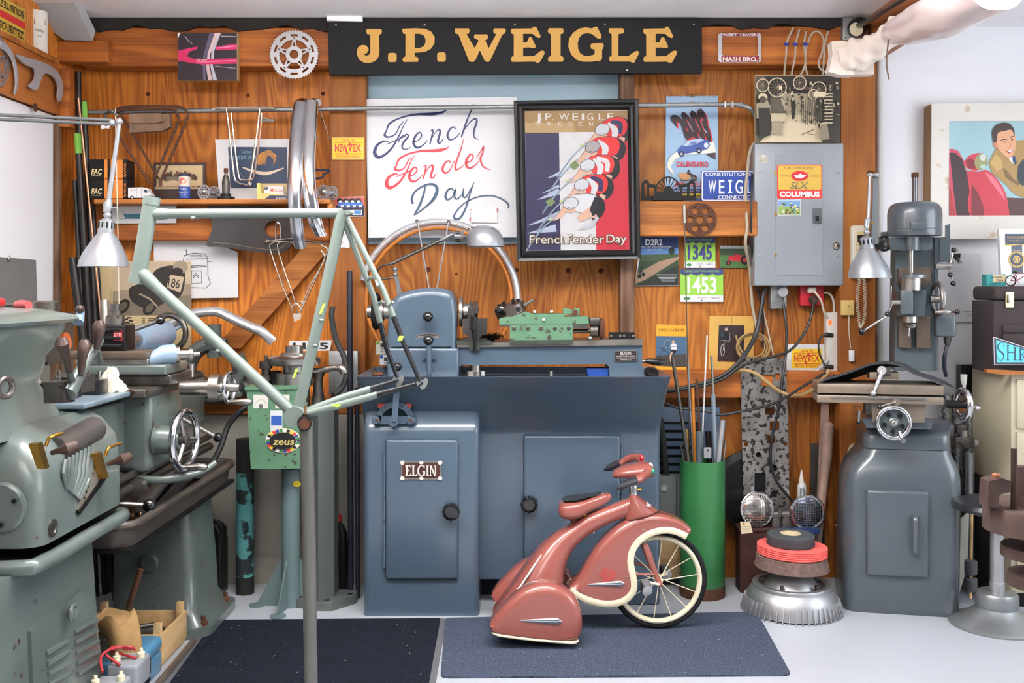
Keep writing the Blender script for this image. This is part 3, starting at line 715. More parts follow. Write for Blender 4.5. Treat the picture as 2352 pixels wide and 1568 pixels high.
# pale wheel rim with aluminium mudguard hung behind the lathe
rim=T('wheel_with_mudguard','old bicycle rim with orange inner band and wide silver mudguard hung behind lathe','wheel',P(1006,880,4.37))
cw=P(1008,690,4.37);Rw=180*4.37/F
def arcpts(R,d0,d1,n=60,cx=cw,sx=1.0):return[cx+Vector((R*cos(radians(d0+(d1-d0)*k/n))*sx,0,R*sin(radians(d0+(d1-d0)*k/n))))for k in range(n+1)]
rows=[]
for p in arcpts(Rw,-12,165,70):
    d=(p-cw).normalized();rows.append([p+d*(0.017*cos(t))*(1 if cos(t)>0 else .8)+Vector((0,-0.024*sin(t),0))for t in[2*pi*j/12 for j in range(12)]])
MB().grid(rows,True,True).o('mudguard',mat('hammered_alu',(206,208,212),0.36,0.6,var=0.12,vs=40,bump=0.35,bs=120),rim)
orim=mat('orange_rim',(196,120,52),0.4,coat=.3)
MB().ring(cw,Rw-0.026,0.010,(0,1,0),80,8,flat=(1.6,.85)).o('rim_band',orim,rim)
for a_,b_ in(((519,90),(605,595)),((753,95),(665,595))):MB().cyl(P(*z1([a_])[0],4.335),P(*z1([b_])[0],4.345),0.0035,seg=8).o('stay',ALU,rim)
for a_ in((517,90),(752,95)):MB().lathe([(0.008,0),(0.008,.006),(.004,.008)],P(*z1([a_])[0],4.34),(0,-1,0),10).o('bolt',DSTEEL,rim)
# boxes behind headstock at the tray's left
for(x0_,y0_,x1_,y1_,c,lb,pc)in((864,783,894,814,(214,216,206),'small white and green carton printed with a code behind the lathe',(120,170,60)),(872,815,898,838,(216,220,228),'small white and blue carton under the white and green one',(44,72,160))):
    o_=tag(MB().pbox(x0_,y0_,x1_,y1_,4.27,0.04,0.001).o('parts_box',mat('carton_%d'%pc[0],c,0.6)),lb,'box')
    a=Art(frontal(4.27));a.rect(pc,x0_+.5,y0_+.5,x0_+8,y0_+8);a.rect((40,40,40),x0_+10,y0_+5,x0_+17,y0_+14)
    for i in range(3):a.rect((60,60,60),x0_+10,y0_+17+i*3,x0_+22-i*3,y0_+18+i*3)
    a.o('print',o_)

# ================================================================ salmon tricycle
kz=lambda pts:zc(pts,1080,1020,3.2667)
YT=3.81
tk=T('tricycle','salmon pink streamlined vintage tricycle with ivory trim and chrome darts','tricycle',(0.3,3.8,0.0068))
S3=YT/F/3.2667
def K(x,y,Y=YT,dy=0.0):(a,b),=kz([(x,y)]);return P(a,b,Y)+Vector((0,dy,0))
def wheel(c,R,tire_r,rim_w,nsp,par,name,hubw=0.03):
    w=MB().ring(c,R-tire_r,tire_r,(0,1,0),64,12).o(name,RUB,par)
    MB().ring(c,R-2*tire_r-rim_w*.35,rim_w*.5,(0,1,0),64,10,flat=(1.5,1)).o('rim',IVORY,w)
    MB().lathe([(0.006,-hubw),(0.015,-hubw),(0.015,-hubw*.6),(0.008,-hubw*.5),(0.008,hubw*.5),(.015,hubw*.6),(.015,hubw),(.006,hubw)],c,(0,1,0),16).o('hub',IVORY,w)
    for i in range(nsp):
        t=2*pi*i/nsp+.12;s=1 if i%2 else-1;d=Vector((cos(t),0,sin(t)))
        MB().cyl(c+d*0.012+Vector((0,s*hubw*.75,0)),c+d*(R-2*tire_r-rim_w*.4),0.0019,seg=6).o('spoke',IVORY,w)
    return w
cf=K(1408,1020);Rf=369*S3
cf.z=Rf+0.007
wheel(cf,Rf,0.0105,0.020,14,tk,'front_wheel')
# front mudguard: broad rounded teardrop
fo_=[(1643,615),(1600,580),(1540,545),(1470,520),(1390,508),(1300,510),(1210,535),(1120,582),(1030,655),(950,745),(885,840),(835,930),(785,1005),(742,1050)]
fi_=[(790,1092),(870,1132),(960,1158),(1040,1163),(1115,1150),(1175,1115),(1212,1060),(1216,1000),(1200,920),(1190,850),(1202,775),(1245,705),(1310,655),(1390,625),(1470,618),(1540,634),(1605,664),(1632,642)]
sm=lambda L,n=3:[(p[0],p[1])for p in crv(L,n)]
o1,o2=sm(fo_),sm(fi_)
MB().pillow(kz(o1+o2),YT,0.055,[.036]*len(o1)+[.006]*len(o2),7).o('front_mudguard',PINK,tk,60)
trim=[K(x,y,YT,-0.0555)for x,y in sm([(745,1052)]+fi_[:-1],4)]
MB().tube(trim,0.0095,10,flat=(Vector((0,1,0)),(.5,1.35))).o('ivory_trim',IVORY,tk)
MB().tube([p+Vector((0,0.111,0))for p in trim],0.0095,10,flat=(Vector((0,1,0)),(.5,1.35))).o('ivory_trim',IVORY,tk)
# backbone
secs=[((1195,400),(1168,545),.036),((1100,435),(1080,572),.042),((1000,468),(990,615),.045),((850,530),(900,668),.046),((760,590),(815,735),.05),((680,635),(760,800),.056),((600,690),(725,880),.068),
        ((520,765),(702,980),.086),((440,862),(690,1080),.105),((350,985),(650,1165),.12),((255,1120),(480,1225),.125),((170,1245),(320,1262),.122)]
rows=[]
for(t,b,w)in secs:
    a,c=K(*t),K(*b);mid=(a+c)/2;hv=(a-c)/2
    rows.append([mid+hv*(abs(cos(q))**.8*(1 if cos(q)>0 else-1))+Vector((0,w*(abs(sin(q))**.8)*(1 if sin(q)>0 else-1),0))for q in[2*pi*i/28 for i in range(28)]])
# denser
dense=[]
for i in range(len(rows)-1):
    for k in range(4):
        f=k/4
        p0=rows[max(0,i-1)];p1=rows[i];p2=rows[i+1];p3=rows[min(len(rows)-1,i+2)]
        dense.append([0.5*((2*p1[j])+(p2[j]-p0[j])*f+(2*p0[j]-5*p1[j]+4*p2[j]-p3[j])*f*f+(3*p1[j]-p0[j]-3*p2[j]+p3[j])*f**3)for j in range(28)])
dense.append(rows[-1])
bb=MB().loft(dense).o('backbone',PINK,tk,60)
MB().tube([K(x,y,YT,-0.052-.03*i)for i,(x,y)in enumerate(((560,765),(470,880),(380,1000),(255,1110)))],[.003,.0045,.0045,.002],10,flat=(Vector((0,1,0)),(.5,1))).o('chrome_strip',CHROME,bb)
# head cowl
lv_=[(372,1192,1250,.030),(392,1186,1272,.036),(420,1174,1312,.044),(450,1158,1352,.050),(475,1150,1385,.055),(490,1148,1408,.058),(503,1150,1400,.056),(530,1150,1300,.05)]
rows=[]
for(y,xa,xb,w)in lv_:
    ya=y+(40 if y>470 else(y-372)*.4);a,b=K(xa,ya),K(xb,y)
    if y==503:a,b=K(1146,548),K(1392,505)
    if y==530:a,b=K(1150,552),K(1300,528)
    mid=(a+b)/2;hx=(b-a)/2
    rows.append([mid+hx*cos(q)+Vector((0,w*sin(q),0))for q in[2*pi*i/32 for i in range(32)]])
hc=MB().loft(rows).o('head_cowl',PINK,tk,60)
a=Art(lambda x,y,h:K(x,y,YT,-0.047-h));a.poly((225,222,225),[(1303,440),(1318,436),(1310,405),(1330,428),(1352,432),(1338,438),(1345,445),(1322,445)]);a.o('wing_emblem',hc)
MB().lathe([(0.0175,0),(0.0175,0.034),(0.0165,.036)],K(1222,375),(-.05,0,1),24).o('head_tube',CHROME,tk)
MB().lathe([(0.004,0),(0.004,.016)],K(1252,333,YT,-0.015),(1,-.3,.1),8).o('clamp_bolt',BRASS,tk)
# handlebar
hb=MB();rows=[]
for x,y0_,y1_,w in((1068,225,240,.02),(1085,190,252,.035),(1130,165,252,.05),(1200,148,248,.062),(1270,135,250,.066),(1330,132,252,.06),(1362,150,245,.048),(1376,180,232,.03)):
    a,b=K(x,y0_),K(x,y1_);mid=(a+b)/2;hv=(a-b)/2
    rows.append([mid+hv*cos(q)+Vector((0,w*sin(q),0))for q in[2*pi*i/24 for i in range(24)]])
hbo=hb.loft(rows).o('handlebar',PINK,tk,60)
MB().tube(crv([K(1330,215,3.76),K(1310,232,3.73),K(1265,262,3.69),K(1240,272,3.68)],5),[.017]*5+[.016]*6+[.0135]*5,16).o('bar_arm',PINK,hbo)
MB().tube([K(x,y,Y)for x,y,Y in((1252,266,3.685),(1220,280,3.67),(1170,298,3.655),(1125,320,3.64),(1104,332,3.635))],[.0125,.0145,.014,.0125,.004],16).o('grip',mat('grip_black',(40,42,48),0.35),hbo)
MB().tube(crv([K(1285,108,3.9),K(1230,98,3.94),K(1180,112,3.96),K(1130,142,3.97)],5),[.017]*6+[.016]*5+[.0135]*5,16).o('bar_arm',PINK,hbo)
MB().tube([K(x,y,Y)for x,y,Y in((1136,138,3.97),(1090,155,3.985),(1040,178,3.995),(1003,192,4.0))],[.0135,.015,.0135,.004],16).o('grip',mat('grip_black',(40,42,48),0.35),hbo)
MB().ball(K(1285,103,3.9),0.014,14,(.6,1,1)).o('red_reflector',mat('red_lens',(190,40,50),0.15,coat=1),hbo)
MB().ball(K(1372,203,3.765),0.012,14,(.6,1,1)).o('green_reflector',mat('green_lens',(30,140,110),0.15,coat=1),hbo)
MB().ball(K(1352,165,3.80),0.015,14,(.7,1,1)).o('clear_lens',mat('clear_lens',(230,230,226),0.1,coat=1),hbo)
MB().tube([K(1178,255),K(1240,250)],0.014,12).o('stem',PINK,hbo)
MB().cyl(K(1215,330),K(1215,230),0.012).o('stem_post',PINK,hbo)
# saddle
rows=[]
for x,yt,yb,w,tilt in((658,475,500,.03,0),(670,440,530,.055,0),(700,420,548,.066,0),(760,412,552,.068,0),(820,408,540,.06,0),(880,398,505,.046,0),(940,385,478,.036,0),(1000,368,450,.03,0),(1040,362,425,.024,0),(1060,380,400,.01,0)):
    a,b=K(x,yt),K(x,yb);mid=(a+b)/2;hv=(a-b)/2
    rows.append([mid+hv*(abs(cos(q))**.6*(1 if cos(q)>0 else-1))+Vector((0,w*(abs(sin(q))**.7)*(1 if sin(q)>0 else-1),0))for q in[2*pi*i/28 for i in range(28)]])
so_=MB().loft(rows).o('saddle',PINK,tk,60)
pad=[(695,425),(720,415),(780,407),(850,396),(920,380),(980,366)]
hw_=[.03,.046,.05,.038,.022,.008]
m=MB();rows=[]
for(x,y),w in zip(pad,hw_):rows.append([K(x,y-3,YT,w*s)for s in(-1,-.5,0,.5,1)])
rows2=[[p+Vector((0,0,.003))for p in r]for r in rows]
for i in range(len(rows)-1):pass
m.grid([[r[0],r[1],r[2],r[3],r[4],q[4],q[3],q[2],q[1],q[0]]for r,q in zip(rows,rows2)],True,True).o('pad',BLK,so_)
sp_=[K(770,540)+(K(785,605)-K(770,540))*(i/90)+Vector(((0.011+.004*i/90)*cos(i*.55),(0.011+.004*i/90)*sin(i*.55),0))for i in range(91)]
MB().tube(sp_,0.0022,6).o('spring',PINK,so_)
MB().cyl(K(855,500),K(862,550),0.013,seg=14).o('post',PINK,so_)
MB().lathe([(0.005,0),(0.005,.004)],K(858,527,YT,-.013),(0,-1,0),8).o('bolt',BRASS,so_)
# rear mudguards and wheels
ro=sm([(145,1340),(165,1295),(245,1200),(345,1105),(440,1048),(540,1022),(640,1036),(735,1088),(798,1160),(832,1250),(838,1345),(826,1405),(800,1438)])+[(680,1440),(500,1425),(330,1405),(210,1388),(165,1368)]
rt=[(165,1374),(210,1392),(330,1410),(500,1430),(680,1445),(770,1450),(806,1436)]
def dart(xa,ya,xb,yb,Y,par):
    p,q=K(xa,ya,Y),K(xb,yb,Y);n=12;pts=[];d=(q-p);L=d.length;up=Vector((0,0,1))
    rows=[]
    for i in range(n+1):
        f=i/n;r=0.002+.0095*min(1,f*1.15)
        if f>.88:r*=math.sqrt(max(0.02,1-((f-.88)/.12)**2))
        rows.append([p+d*f+up*(r*cos(t))+Vector((0,-.006*sin(t)*(r/.011)-.001,0))for t in[2*pi*j/12 for j in range(12)]])
    MB().loft(rows).o('chrome_dart',CHROME,par)
for dy in(0,0.345):
    mg=MB();q=kz(ro);mg.pillow(q,3.635,0.052,[.034]*(len(q)-5)+[.006]*5,7)
    if dy:bmesh.ops.translate(mg.bm,verts=mg.bm.verts[:],vec=(0,dy,0))
    g_=mg.o('rear_mudguard',PINK,tk,60)
    tm=MB();tm.pillow(kz([(x,y-(6 if 200<x<790 else 0))for x,y in sm(rt,3)]+[(x,y+(14 if 200<x<790 else 8))for x,y in sm(rt,3)][::-1]),3.635,.0535,.004,3);bmesh.ops.translate(tm.bm,verts=tm.bm.verts[:],vec=(0,dy,0));tm.o('ivory_trim',IVORY,g_)
    cr=K(530,1323,3.635)+Vector((0,dy,0));Rr=cr.z-0.0068
    w_=wheel(cr,Rr,0.008,0.013,10,tk,'rear_wheel',.02)
    if not dy:dart(378,1322,690,1328,3.582,g_)
MB().cyl(K(530,1323,3.6),K(530,1323,3.635)+Vector((0,.345,0)),0.007).o('rear_axle',DSTEEL,tk)
fm=[o for o in tk.children if o.name.startswith('front_mudguard')][0]
dart(888,1052,1158,1046,YT-0.0555,fm)
a=Art(lambda x,y,h:K(x,y,YT,-0.0555-h));random.seed(5)
a.poly((172,72,66),[(948,943),(980,920),(985,890),(1015,905),(1050,905),(1075,925),(1095,920),(1080,945),(1075,970),(1040,985),(1025,1000),(1005,1010),(985,998),(990,975),(965,962)])
a.poly((164,80,72),ell(1025,940,26,16));a.o('worn_emblem',fm)
for x,y in((1282,620),(1168,965)):MB().ball(K(x,y,YT,-.055),0.004,10).o('rivet',STEEL,fm)
for x,y in((920,642),):MB().ball(K(x,y,YT,-.045),0.004,10).o('bolt',STEEL,bb)
# fork arms, cranks and pedals
for s in(-1,1):
    fk=[K(1300,730,YT,s*.042),K(1325,800,YT,s*.043),K(1360,900,YT,s*.043),K(1395,985,YT,s*.04),K(1405,1022,YT,s*.04)]
    MB().tube(fk,[.011,.013,.011,.009,.011],12,flat=(Vector((0,1,0)),(.6,1))).o('fork_arm',PINK,tk)
    MB().tube([K(1230,910+40*(s<0),YT,s*.042),K(1380,950,YT,s*.043)],0.005,8).o('mudguard_stay',PINK,tk)
    MB().lathe([(0.011,0),(0.011,.014),(.006,.016)],K(1408,1022,YT,s*.034),(0,s,0),16).o('axle_cap',mat('axle_cap',(150,84,76),.5),tk)
    ce=(1310,995)if s<0 else(1500,1010)
    p0,p1=K(1405,1022,YT,s*.052),K(*ce,YT)+Vector((0,s*.066,0))
    MB().tube([p0,p1],0.005,10).o('crank',IVORY,tk)
    pc=p1+Vector((-0.010 if s<0 else 0,s*.045,-0.006))
    pd=MB();pd.box(pc.x-.016,pc.x+.016,pc.y-.034,pc.y+.034,pc.z-.024,pc.z+.024,.010,3)
    po=pd.o('pedal',mat('pedal_rubber',(96,98,102),.6),tk)
    MB().lathe([(0.017,0),(0.017,.003),(.005,.005)],pc+Vector((0,-.035,-.002)),(0,-1,0),16,1.2).o('pedal_cap',ALU,po)
    rb_=MB()
    for i in range(6):rb_.box(pc.x-.0175,pc.x-.0155,pc.y-.03+i*.011,pc.y-.024+i*.011,pc.z-.018,pc.z+.018)
    rb_.o('tread',RUB,po)

# ================================================================ bicycle frame on its stand
YF=2.88
bf=T('bare_bicycle','sage green bare steel bicycle frame clamped on a stand','bicycle frame',P(680,955,YF))
def G(x,y,dy=0.0):return P(x,y,YF)+Vector((0,dy,0))
px_m=YF/F
MB().tube([G(349,455),G(344,480),G(324,600),G(312,650)],[18*px_m]*4,24).o('head_tube',FRAMEG,bf)
MB().tube([G(349.5,452),G(346.5,470)],[19.2*px_m]*2,24).o('head_lug',FRAMEG,bf)
MB().lathe([(15.5*px_m,0),(15.5*px_m,.001)],G(349.6,451),G(349.6,451)-G(344,480),20).o('head_bore',DSTEEL,bf)
MB().tube([G(355,491),G(560,490),G(786,489)],[11.2*px_m]*3,20).o('top_tube',FRAMEG,bf)
MB().tube([G(325,628),G(500,788),G(676,950)],[13.2*px_m]*3,20).o('down_tube',FRAMEG,bf)
MB().tube([G(787,484),G(740,700),G(683,950)],[12.8*px_m]*3,20).o('seat_tube',FRAMEG,bf)
MB().tube([G(345,492),G(372,491),G(388,491)],[14*px_m,13.5*px_m,11.4*px_m],20).o('top_lug',FRAMEG,bf)
MB().tube([G(322,625),G(345,646),G(360,660)],[17*px_m,15.5*px_m,13.5*px_m],20).o('lower_lug',FRAMEG,bf)
MB().tube([G(788,482),G(784,500),G(777,530)],[14.2*px_m,14.2*px_m,13*px_m],20).o('seat_lug',FRAMEG,bf)
MB().cyl(G(802,489,-.03),G(802,487,.03),6*px_m,seg=14).o('seat_binder',FRAMEG,bf)
MB().cyl(G(682,955,-0.036),G(682,955,0.036),24*px_m,seg=28).o('bottom_bracket',FRAMEG,bf)
MB().ppoly(zc([(1415,0),(1420,30),(1500,20)],0,0,1)if False else[(690,930),(704,925),(700,945)],YF-.01,.02).o('shell_gusset',FRAMEG,bf)
# stays: near one drops to the right hand dropout, far one to the left one
stp={'near':(-.062,[(790,486),(880,665),(928,790),(965,876)],[(690,955),(800,925),(868,906),(955,882)]),
       'far':(.062,[(784,492),(858,680),(888,800),(912,866)],[(690,950),(790,912),(850,893),(908,874)])}
darkt=mat('clear_film_dark',(34,36,40),0.3,0.3)
for k,(dy,ss,cs)in stp.items():
    def GG(x,y,d):return P(x,y,YF+d)
    n=len(ss)
    pts=[GG(x,y,dy*(i/(n-1))**.7)for i,(x,y)in enumerate(ss)]
    MB().tube([pts[0],pts[1],(pts[1]+pts[2])/2],[6.8*px_m]*3,14).o('seat_stay',FRAMEG,bf)
    MB().tube([(pts[1]+pts[2])/2,pts[2],pts[3]],[6.6*px_m,6*px_m,4.6*px_m],14).o('seat_stay_end',darkt,bf)
    pts=[GG(x,y,dy*(i/(n-1))**.7)for i,(x,y)in enumerate(cs)]
    MB().tube([pts[0],pts[1],pts[2]],[9.5*px_m,9*px_m,8*px_m],14).o('chain_stay',FRAMEG,bf)
    MB().tube([pts[2],pts[3]],[8*px_m,5*px_m],14).o('chain_stay_end',darkt,bf)
    ex,ey=(970,880)if k=='near' else(914,874)
    base=[(-14,-2),(-8,-10),(0,-6),(8,-14),(13,-8),(12,2),(6,12),(-2,14),(-6,8),(0,4),(3,-2),(-2,-4),(-6,2),(-12,6)]
    MB().poly([GG(ex+x,ey+y,dy-.003)for x,y in base],Vector((0,.006,0))).o('dropout',mat('dropout_chrome',(226,224,218),.2,.9),bf)
MB().tube(crv([G(848,664,.03),G(843,645,.02),G(852,637,0),G(864,640,-.02),G(872,657,-.04)],5),0.0045,10).o('stay_bridge',FRAMEG,bf)
MB().tube([G(862,700,.04),G(876,692,.01),G(900,700,-.05),G(908,692,-.06)],0.004,8).o('lower_bridge',FRAMEG,bf)
for x,y in((446,501),(740,735),(725,793),(503,805)):MB().ball(G(x,y,-10*px_m),0.005,10,(1.6,1,1)).o('boss',FRAMEG,bf)
for x,y in((453,499),(720,499)):MB().tube([G(x-6,y,-.004),G(x+4,y+1,-.004)],0.0045,8).o('cable_stop',FRAMEG,bf)
tape=mat('lime_tape',(176,214,92),.6)
for x,y,w,h in((740,709,6,24),(920,777,11,12),(678,857,6,22)):MB().ppoly([(x-w/2+h*.2,y-h/2),(x+w/2+h*.2,y-h/2),(x+w/2-h*.2,y+h/2),(x-w/2-h*.2,y+h/2)],YF-(.0175 if x<900 else .075),.001).o('tape',tape,bf)
MB().ppoly([(760,931),(775,926),(784,930),(775,936)],YF-.036,.001).o('tape',tape,bf)
# the stand
stn=T('frame_stand','tall grey steel tube stand holding the bicycle frame by its bottom bracket','stand',(P(712,0,YF).x,YF-.02,0.0))
STG=mat('stand_grey',(92,92,88),.4,.2,coat=.2,var=.08)
pr=15.5*px_m;Yp=YF-0.02
xs=P(703,980,Yp).x;xb=P(716,1640,Yp).x
MB().tube([(xs,Yp,P(0,968,Yp).z),((xs+xb)/2,Yp,.6),(xb,Yp,0.0)],pr,24).o('post',STG,stn)
MB().cyl((xs-.018,Yp+.05,P(0,968,Yp).z),(xs+0.006,Yp-.05,P(0,968,Yp).z),pr*1.02,seg=20).o('cross_socket',BLKM,stn)
MB().lathe([(pr*.82,0),(pr*.82,.002)],(xs+0.006,Yp-.0505,P(0,968,Yp).z),(0.2,-1,0),18).o('bore',RUST,stn)
MB().cyl((xs+.004,Yp-.03,P(0,960,Yp).z),(xs+.004,Yp-.03,P(0,948,Yp).z),0.009,seg=14).o('set_screw_boss',BLKM,stn)
MB().cyl((xs+.004,Yp-.03,P(0,950,Yp).z),(xs+.004,Yp-.03,P(0,928,Yp).z),0.0042,seg=12).o('brass_pin',mat('copper_pin',(212,164,130),.25,1),stn)
MB().lathe([(0.16,0),(0.16,.008),(.03,.012)],(xb,Yp,0),(0,0,1),32).o('base_plate',STG,stn)

# ================================================================ things on the back wall
def lines_text(a,col,x,y,n,w,h,gap,jit=.25):
    """a few lines of print too small to read"""
    for i in range(n):
        xx=x
        while xx<x+w*(1-jit*random.random()):
            L=1.5+3*random.random();a.rect(col,xx,y+i*gap,min(xx+L,x+w),y+i*gap+h);xx+=L+1
# conduit
cd=MB();pts=[P(x,y,4.372)for x,y in((196,258),(700,251),(1200,245),(1660,240))]+[P(*p,Y)for p,Y in(((1690,240),4.372),((1712,244),4.376),((1724,250),4.385),((1732,262),4.40),((1738,280),4.42),((1740,340),4.43))]
cdo=tag(cd.tube(crv(pts,5),0.0105,12).o('metal_conduit',mat('galvanised',(158,160,160),.4,.8,var=.15,vs=30)),'long galvanised conduit pipe running level across the wooden wall','pipe')
MB().pbox(1664,233,1668,247,4.355,.03).o('clip',STEEL,cdo);MB().pbox(1681,233,1685,247,4.355,.03).o('clip',STEEL,cdo)
# ---- J.P. WEIGLE sign
zs4=lambda pts:zc(pts,740,20,2.6133)
sg=card('shop_sign','long black wooden sign with raised gold serif letters under the ceiling','sign',[(753,52),(1612,46),(1613,167),(756,171)],4.345,0.03,mat('sign_black',(28,28,30),.55,var=.15,vs=20))
GOLD=mat('sign_gold',(204,158,84),.5,var=.04)
E_=[(1135,120),(1260,118),(1268,108),(1285,110),(1312,165),(1305,175),(1290,172),(1262,150),(1206,150),(1206,202),(1228,202),(1242,172),(1256,170),(1282,225),(1278,236),(1264,236),(1240,232),(1206,234),(1206,286),(1270,285),(1308,255),(1325,250),(1334,258),(1334,270),(1308,318),(1298,325),(1283,322),(1278,317),(1140,319),(1132,305),(1138,288),(1150,285),(1150,154),(1138,150),(1131,136)]
LET=[[(268,122),(355,122),(359,136),(355,150),(341,156),(343,262),(336,292),(318,314),(285,325),(250,323),(222,305),(208,275),(208,250),(218,228),(240,217),(262,220),(277,235),(278,252),(266,268),(252,270),(254,278),(268,282),(282,276),(289,258),(289,156),(270,152),(264,137)],
       rr2(395,265,447,320,14),[(483,120),(560,117),(620,120),(655,138),(675,170),(674,205),(655,238),(620,258),(575,263),(556,263),(556,286),(574,292),(578,305),(574,319),(488,319),(482,306),(487,292),(500,286),(500,152),(486,148),(481,134)],
       rr2(690,262,742,318,14),
       [(797,118),(880,118),(886,134),(880,148),(866,152),(915,236),(940,190),(925,182),(912,176),(912,160),(920,154),(990,154),(997,168),(992,182),(978,188),(1000,236),(1045,152),(1030,147),(1026,132),(1032,118),(1098,118),(1103,132),(1097,147),(1082,154),(1008,310),(1000,318),(985,318),(975,310),(946,250),(918,310),(910,318),(890,318),(880,310),(818,154),(800,148),(795,134)],
       E_,[(1360,117),(1444,117),(1450,132),(1445,148),(1431,152),(1431,284),(1445,288),(1450,302),(1444,318),(1360,318),(1354,304),(1360,288),(1374,284),(1374,152),(1360,148),(1354,133)],
       [(1580,112),(1620,118),(1636,110),(1650,108),(1676,160),(1675,178),(1660,182),(1645,172),(1620,152),(1590,146),(1562,152),(1542,175),(1534,205),(1536,240),(1550,268),(1575,284),(1600,284),(1630,276),(1636,266),(1636,244),(1616,240),(1610,224),(1616,208),(1685,206),(1691,222),(1686,238),(1680,246),(1680,300),(1664,316),(1648,314),(1615,318),(1570,318),(1530,308),(1495,275),(1477,225),(1482,180),(1505,145),(1540,120)],
       [(1722,117),(1805,117),(1814,132),(1808,146),(1792,150),(1778,152),(1778,285),(1836,285),(1880,255),(1893,252),(1902,262),(1898,276),(1874,322),(1860,324),(1848,317),(1728,317),(1720,303),(1725,288),(1738,284),(1738,152),(1726,147),(1719,132)],
       [(x+795,y)for x,y in E_]]
Phole=[(556,150),(556,235),(585,236),(610,225),(620,205),(620,180),(608,158),(585,150)]
for i,L in enumerate(LET):MB().ppoly(zs4(L),4.341,0.004,[zs4(Phole)]if i==2 else()).o('letter',GOLD,sg)
for x,y in((83,98),(615,97),(1157,95),(1697,93),(2230,95),(1830,369)):MB().lathe([(.004,0),(.004,.002)],P(*zs4([(x,y)])[0],4.345),(0,-1,0),8).o('screw',STEEL,sg)
struct(MB().ppoly([(750,30),(832,30),(832,49),(750,47)],4.34,.02).o('trim_41',ceil_m))
# ---- French Fender Day hand lettered sheet
ff=card('lettered_board','white board with blue and red handwritten script lettering behind the lathe','sign',[(840,228),(1188,222),(1188,545),(846,546)],4.43,.01,mat('board_white',(228,230,234),.35,coat=.2,var=.02))
a=Art(lambda x,y,h:P(*zs4([(x,y)])[0],4.43)+Vector((0,-h,0)),.00012)
NV,RD,TL=(36,48,96),(200,48,62),(44,72,100)
def st(col,pts,ws):a.line(col,pts,ws,8)
def script_F(col,ox,oy,k=1.0):
    f=lambda L:[(ox+(x-310)*k,oy+(y-700)*k)for x,y in L]
    st(col,f([(385,735),(375,760),(400,770),(440,752),(465,705),(490,675)]),[8,14,10,7,7,4])
    st(col,f([(385,735),(405,690),(470,655),(560,635),(660,632),(720,622),(752,605)]),[8,12,10,12,18,14,3])
    st(col,f([(515,660),(490,700),(455,775),(415,840),(370,880),(335,890),(315,865),(330,820),(370,795),(400,800)]),[3,5,9,12,14,20,22,16,10,4])
    st(col,f([(385,815),(430,795),(475,775),(500,765)]),[4,7,7,5])
def script_e(col,x,y,k=1):
    st(col,[(x,y),(x+32*k,y-10*k),(x+52*k,y-38*k),(x+38*k,y-58*k),(x+12*k,y-30*k),(x+4*k,y+10*k),(x+26*k,y+34*k),(x+62*k,y+18*k),(x+88*k,y-12*k)],[4,6,8,8,13,15,13,7,4])
def script_n(col,x,y,k=1):
    st(col,[(x-2,y-55*k),(x+14*k,y-62*k),(x+10*k,y-30*k),(x-4*k,y+24*k)],[4,8,10,8]);st(col,[(x,y+5*k),(x+25*k,y-40*k),(x+50*k,y-65*k),(x+58*k,y-48*k),(x+45*k,y+5*k),(x+58*k,y+16*k),(x+80*k,y-14*k)],[4,5,9,12,13,8,4])
script_F(NV,310,700)
st(NV,[(455,805),(475,770),(510,755),(515,770),(490,800),(480,830),(500,845),(530,830)],[5,8,9,10,12,10,7,4])
script_e(NV,545,800);script_n(NV,650,790)
st(NV,[(800,725),(790,710),(768,722),(752,760),(765,785),(795,778),(830,745)],[8,8,10,13,11,7,4])
st(NV,[(912,572),(890,620),(862,690),(835,772)],[3,8,11,9]);st(NV,[(842,745),(880,690),(915,660),(928,675),(912,730),(912,770),(940,785)],[4,6,10,12,12,8,3])
script_F(RD,382,910,.86)
script_e(RD,520,1005,.95);script_n(RD,610,1000,.95)
st(RD,[(772,925),(758,912),(735,930),(722,965),(738,985),(765,970),(795,910)],[7,8,11,13,11,7,4]);st(RD,[(850,780),(830,850),(805,920),(800,965),(830,955),(850,935)],[3,8,11,10,6,4])
script_e(RD,860,925,.9);st(RD,[(925,895),(955,850),(968,830),(962,870),(950,900),(965,945),(1010,968)],[4,6,9,9,11,9,3])
st(TL,[(620,1055),(610,1110),(585,1180),(552,1238)],[6,12,13,8]);st(TL,[(545,1170),(538,1140),(560,1095),(620,1058),(670,1055),(690,1085),(670,1140),(620,1190),(560,1235)],[14,12,10,10,14,18,17,10,6])
st(TL,[(790,1092),(775,1078),(752,1092),(740,1125),(752,1145),(780,1130),(800,1085),(795,1130),(815,1140),(845,1105)],[7,8,11,13,11,7,8,10,7,4])
st(TL,[(850,1075),(845,1120),(862,1130),(890,1085),(912,1042)],[5,11,8,6,4]);st(TL,[(908,1048),(885,1120),(860,1200),(825,1258),(795,1258),(800,1225),(850,1170),(930,1130),(1020,1122),(1090,1148),(1118,1178),(1115,1198)],[4,8,10,11,12,9,6,7,7,9,11,6])
st(RD,[(888,1210),(905,1200),(915,1215),(900,1245),(885,1268),(925,1266)],[4,5,5,5,5,4]);st(RD,[(1045,1200),(1056,1208),(1045,1225)],[4,5,4])
a.o('lettering',ff)
MB().ppoly(zs4([(895,1188),(1048,1190),(1050,1284),(893,1282)]),4.422,.001).o('taped_paper',mat('note_paper',(236,228,228),.6),ff)
for x,y in((380,576),(1054,568),(1065,1330),(290,1330)):MB().lathe([(.003,0),(.003,.002)],P(*zs4([(x,y)])[0],4.43),(0,-1,0),8).o('screw',STEEL,ff)
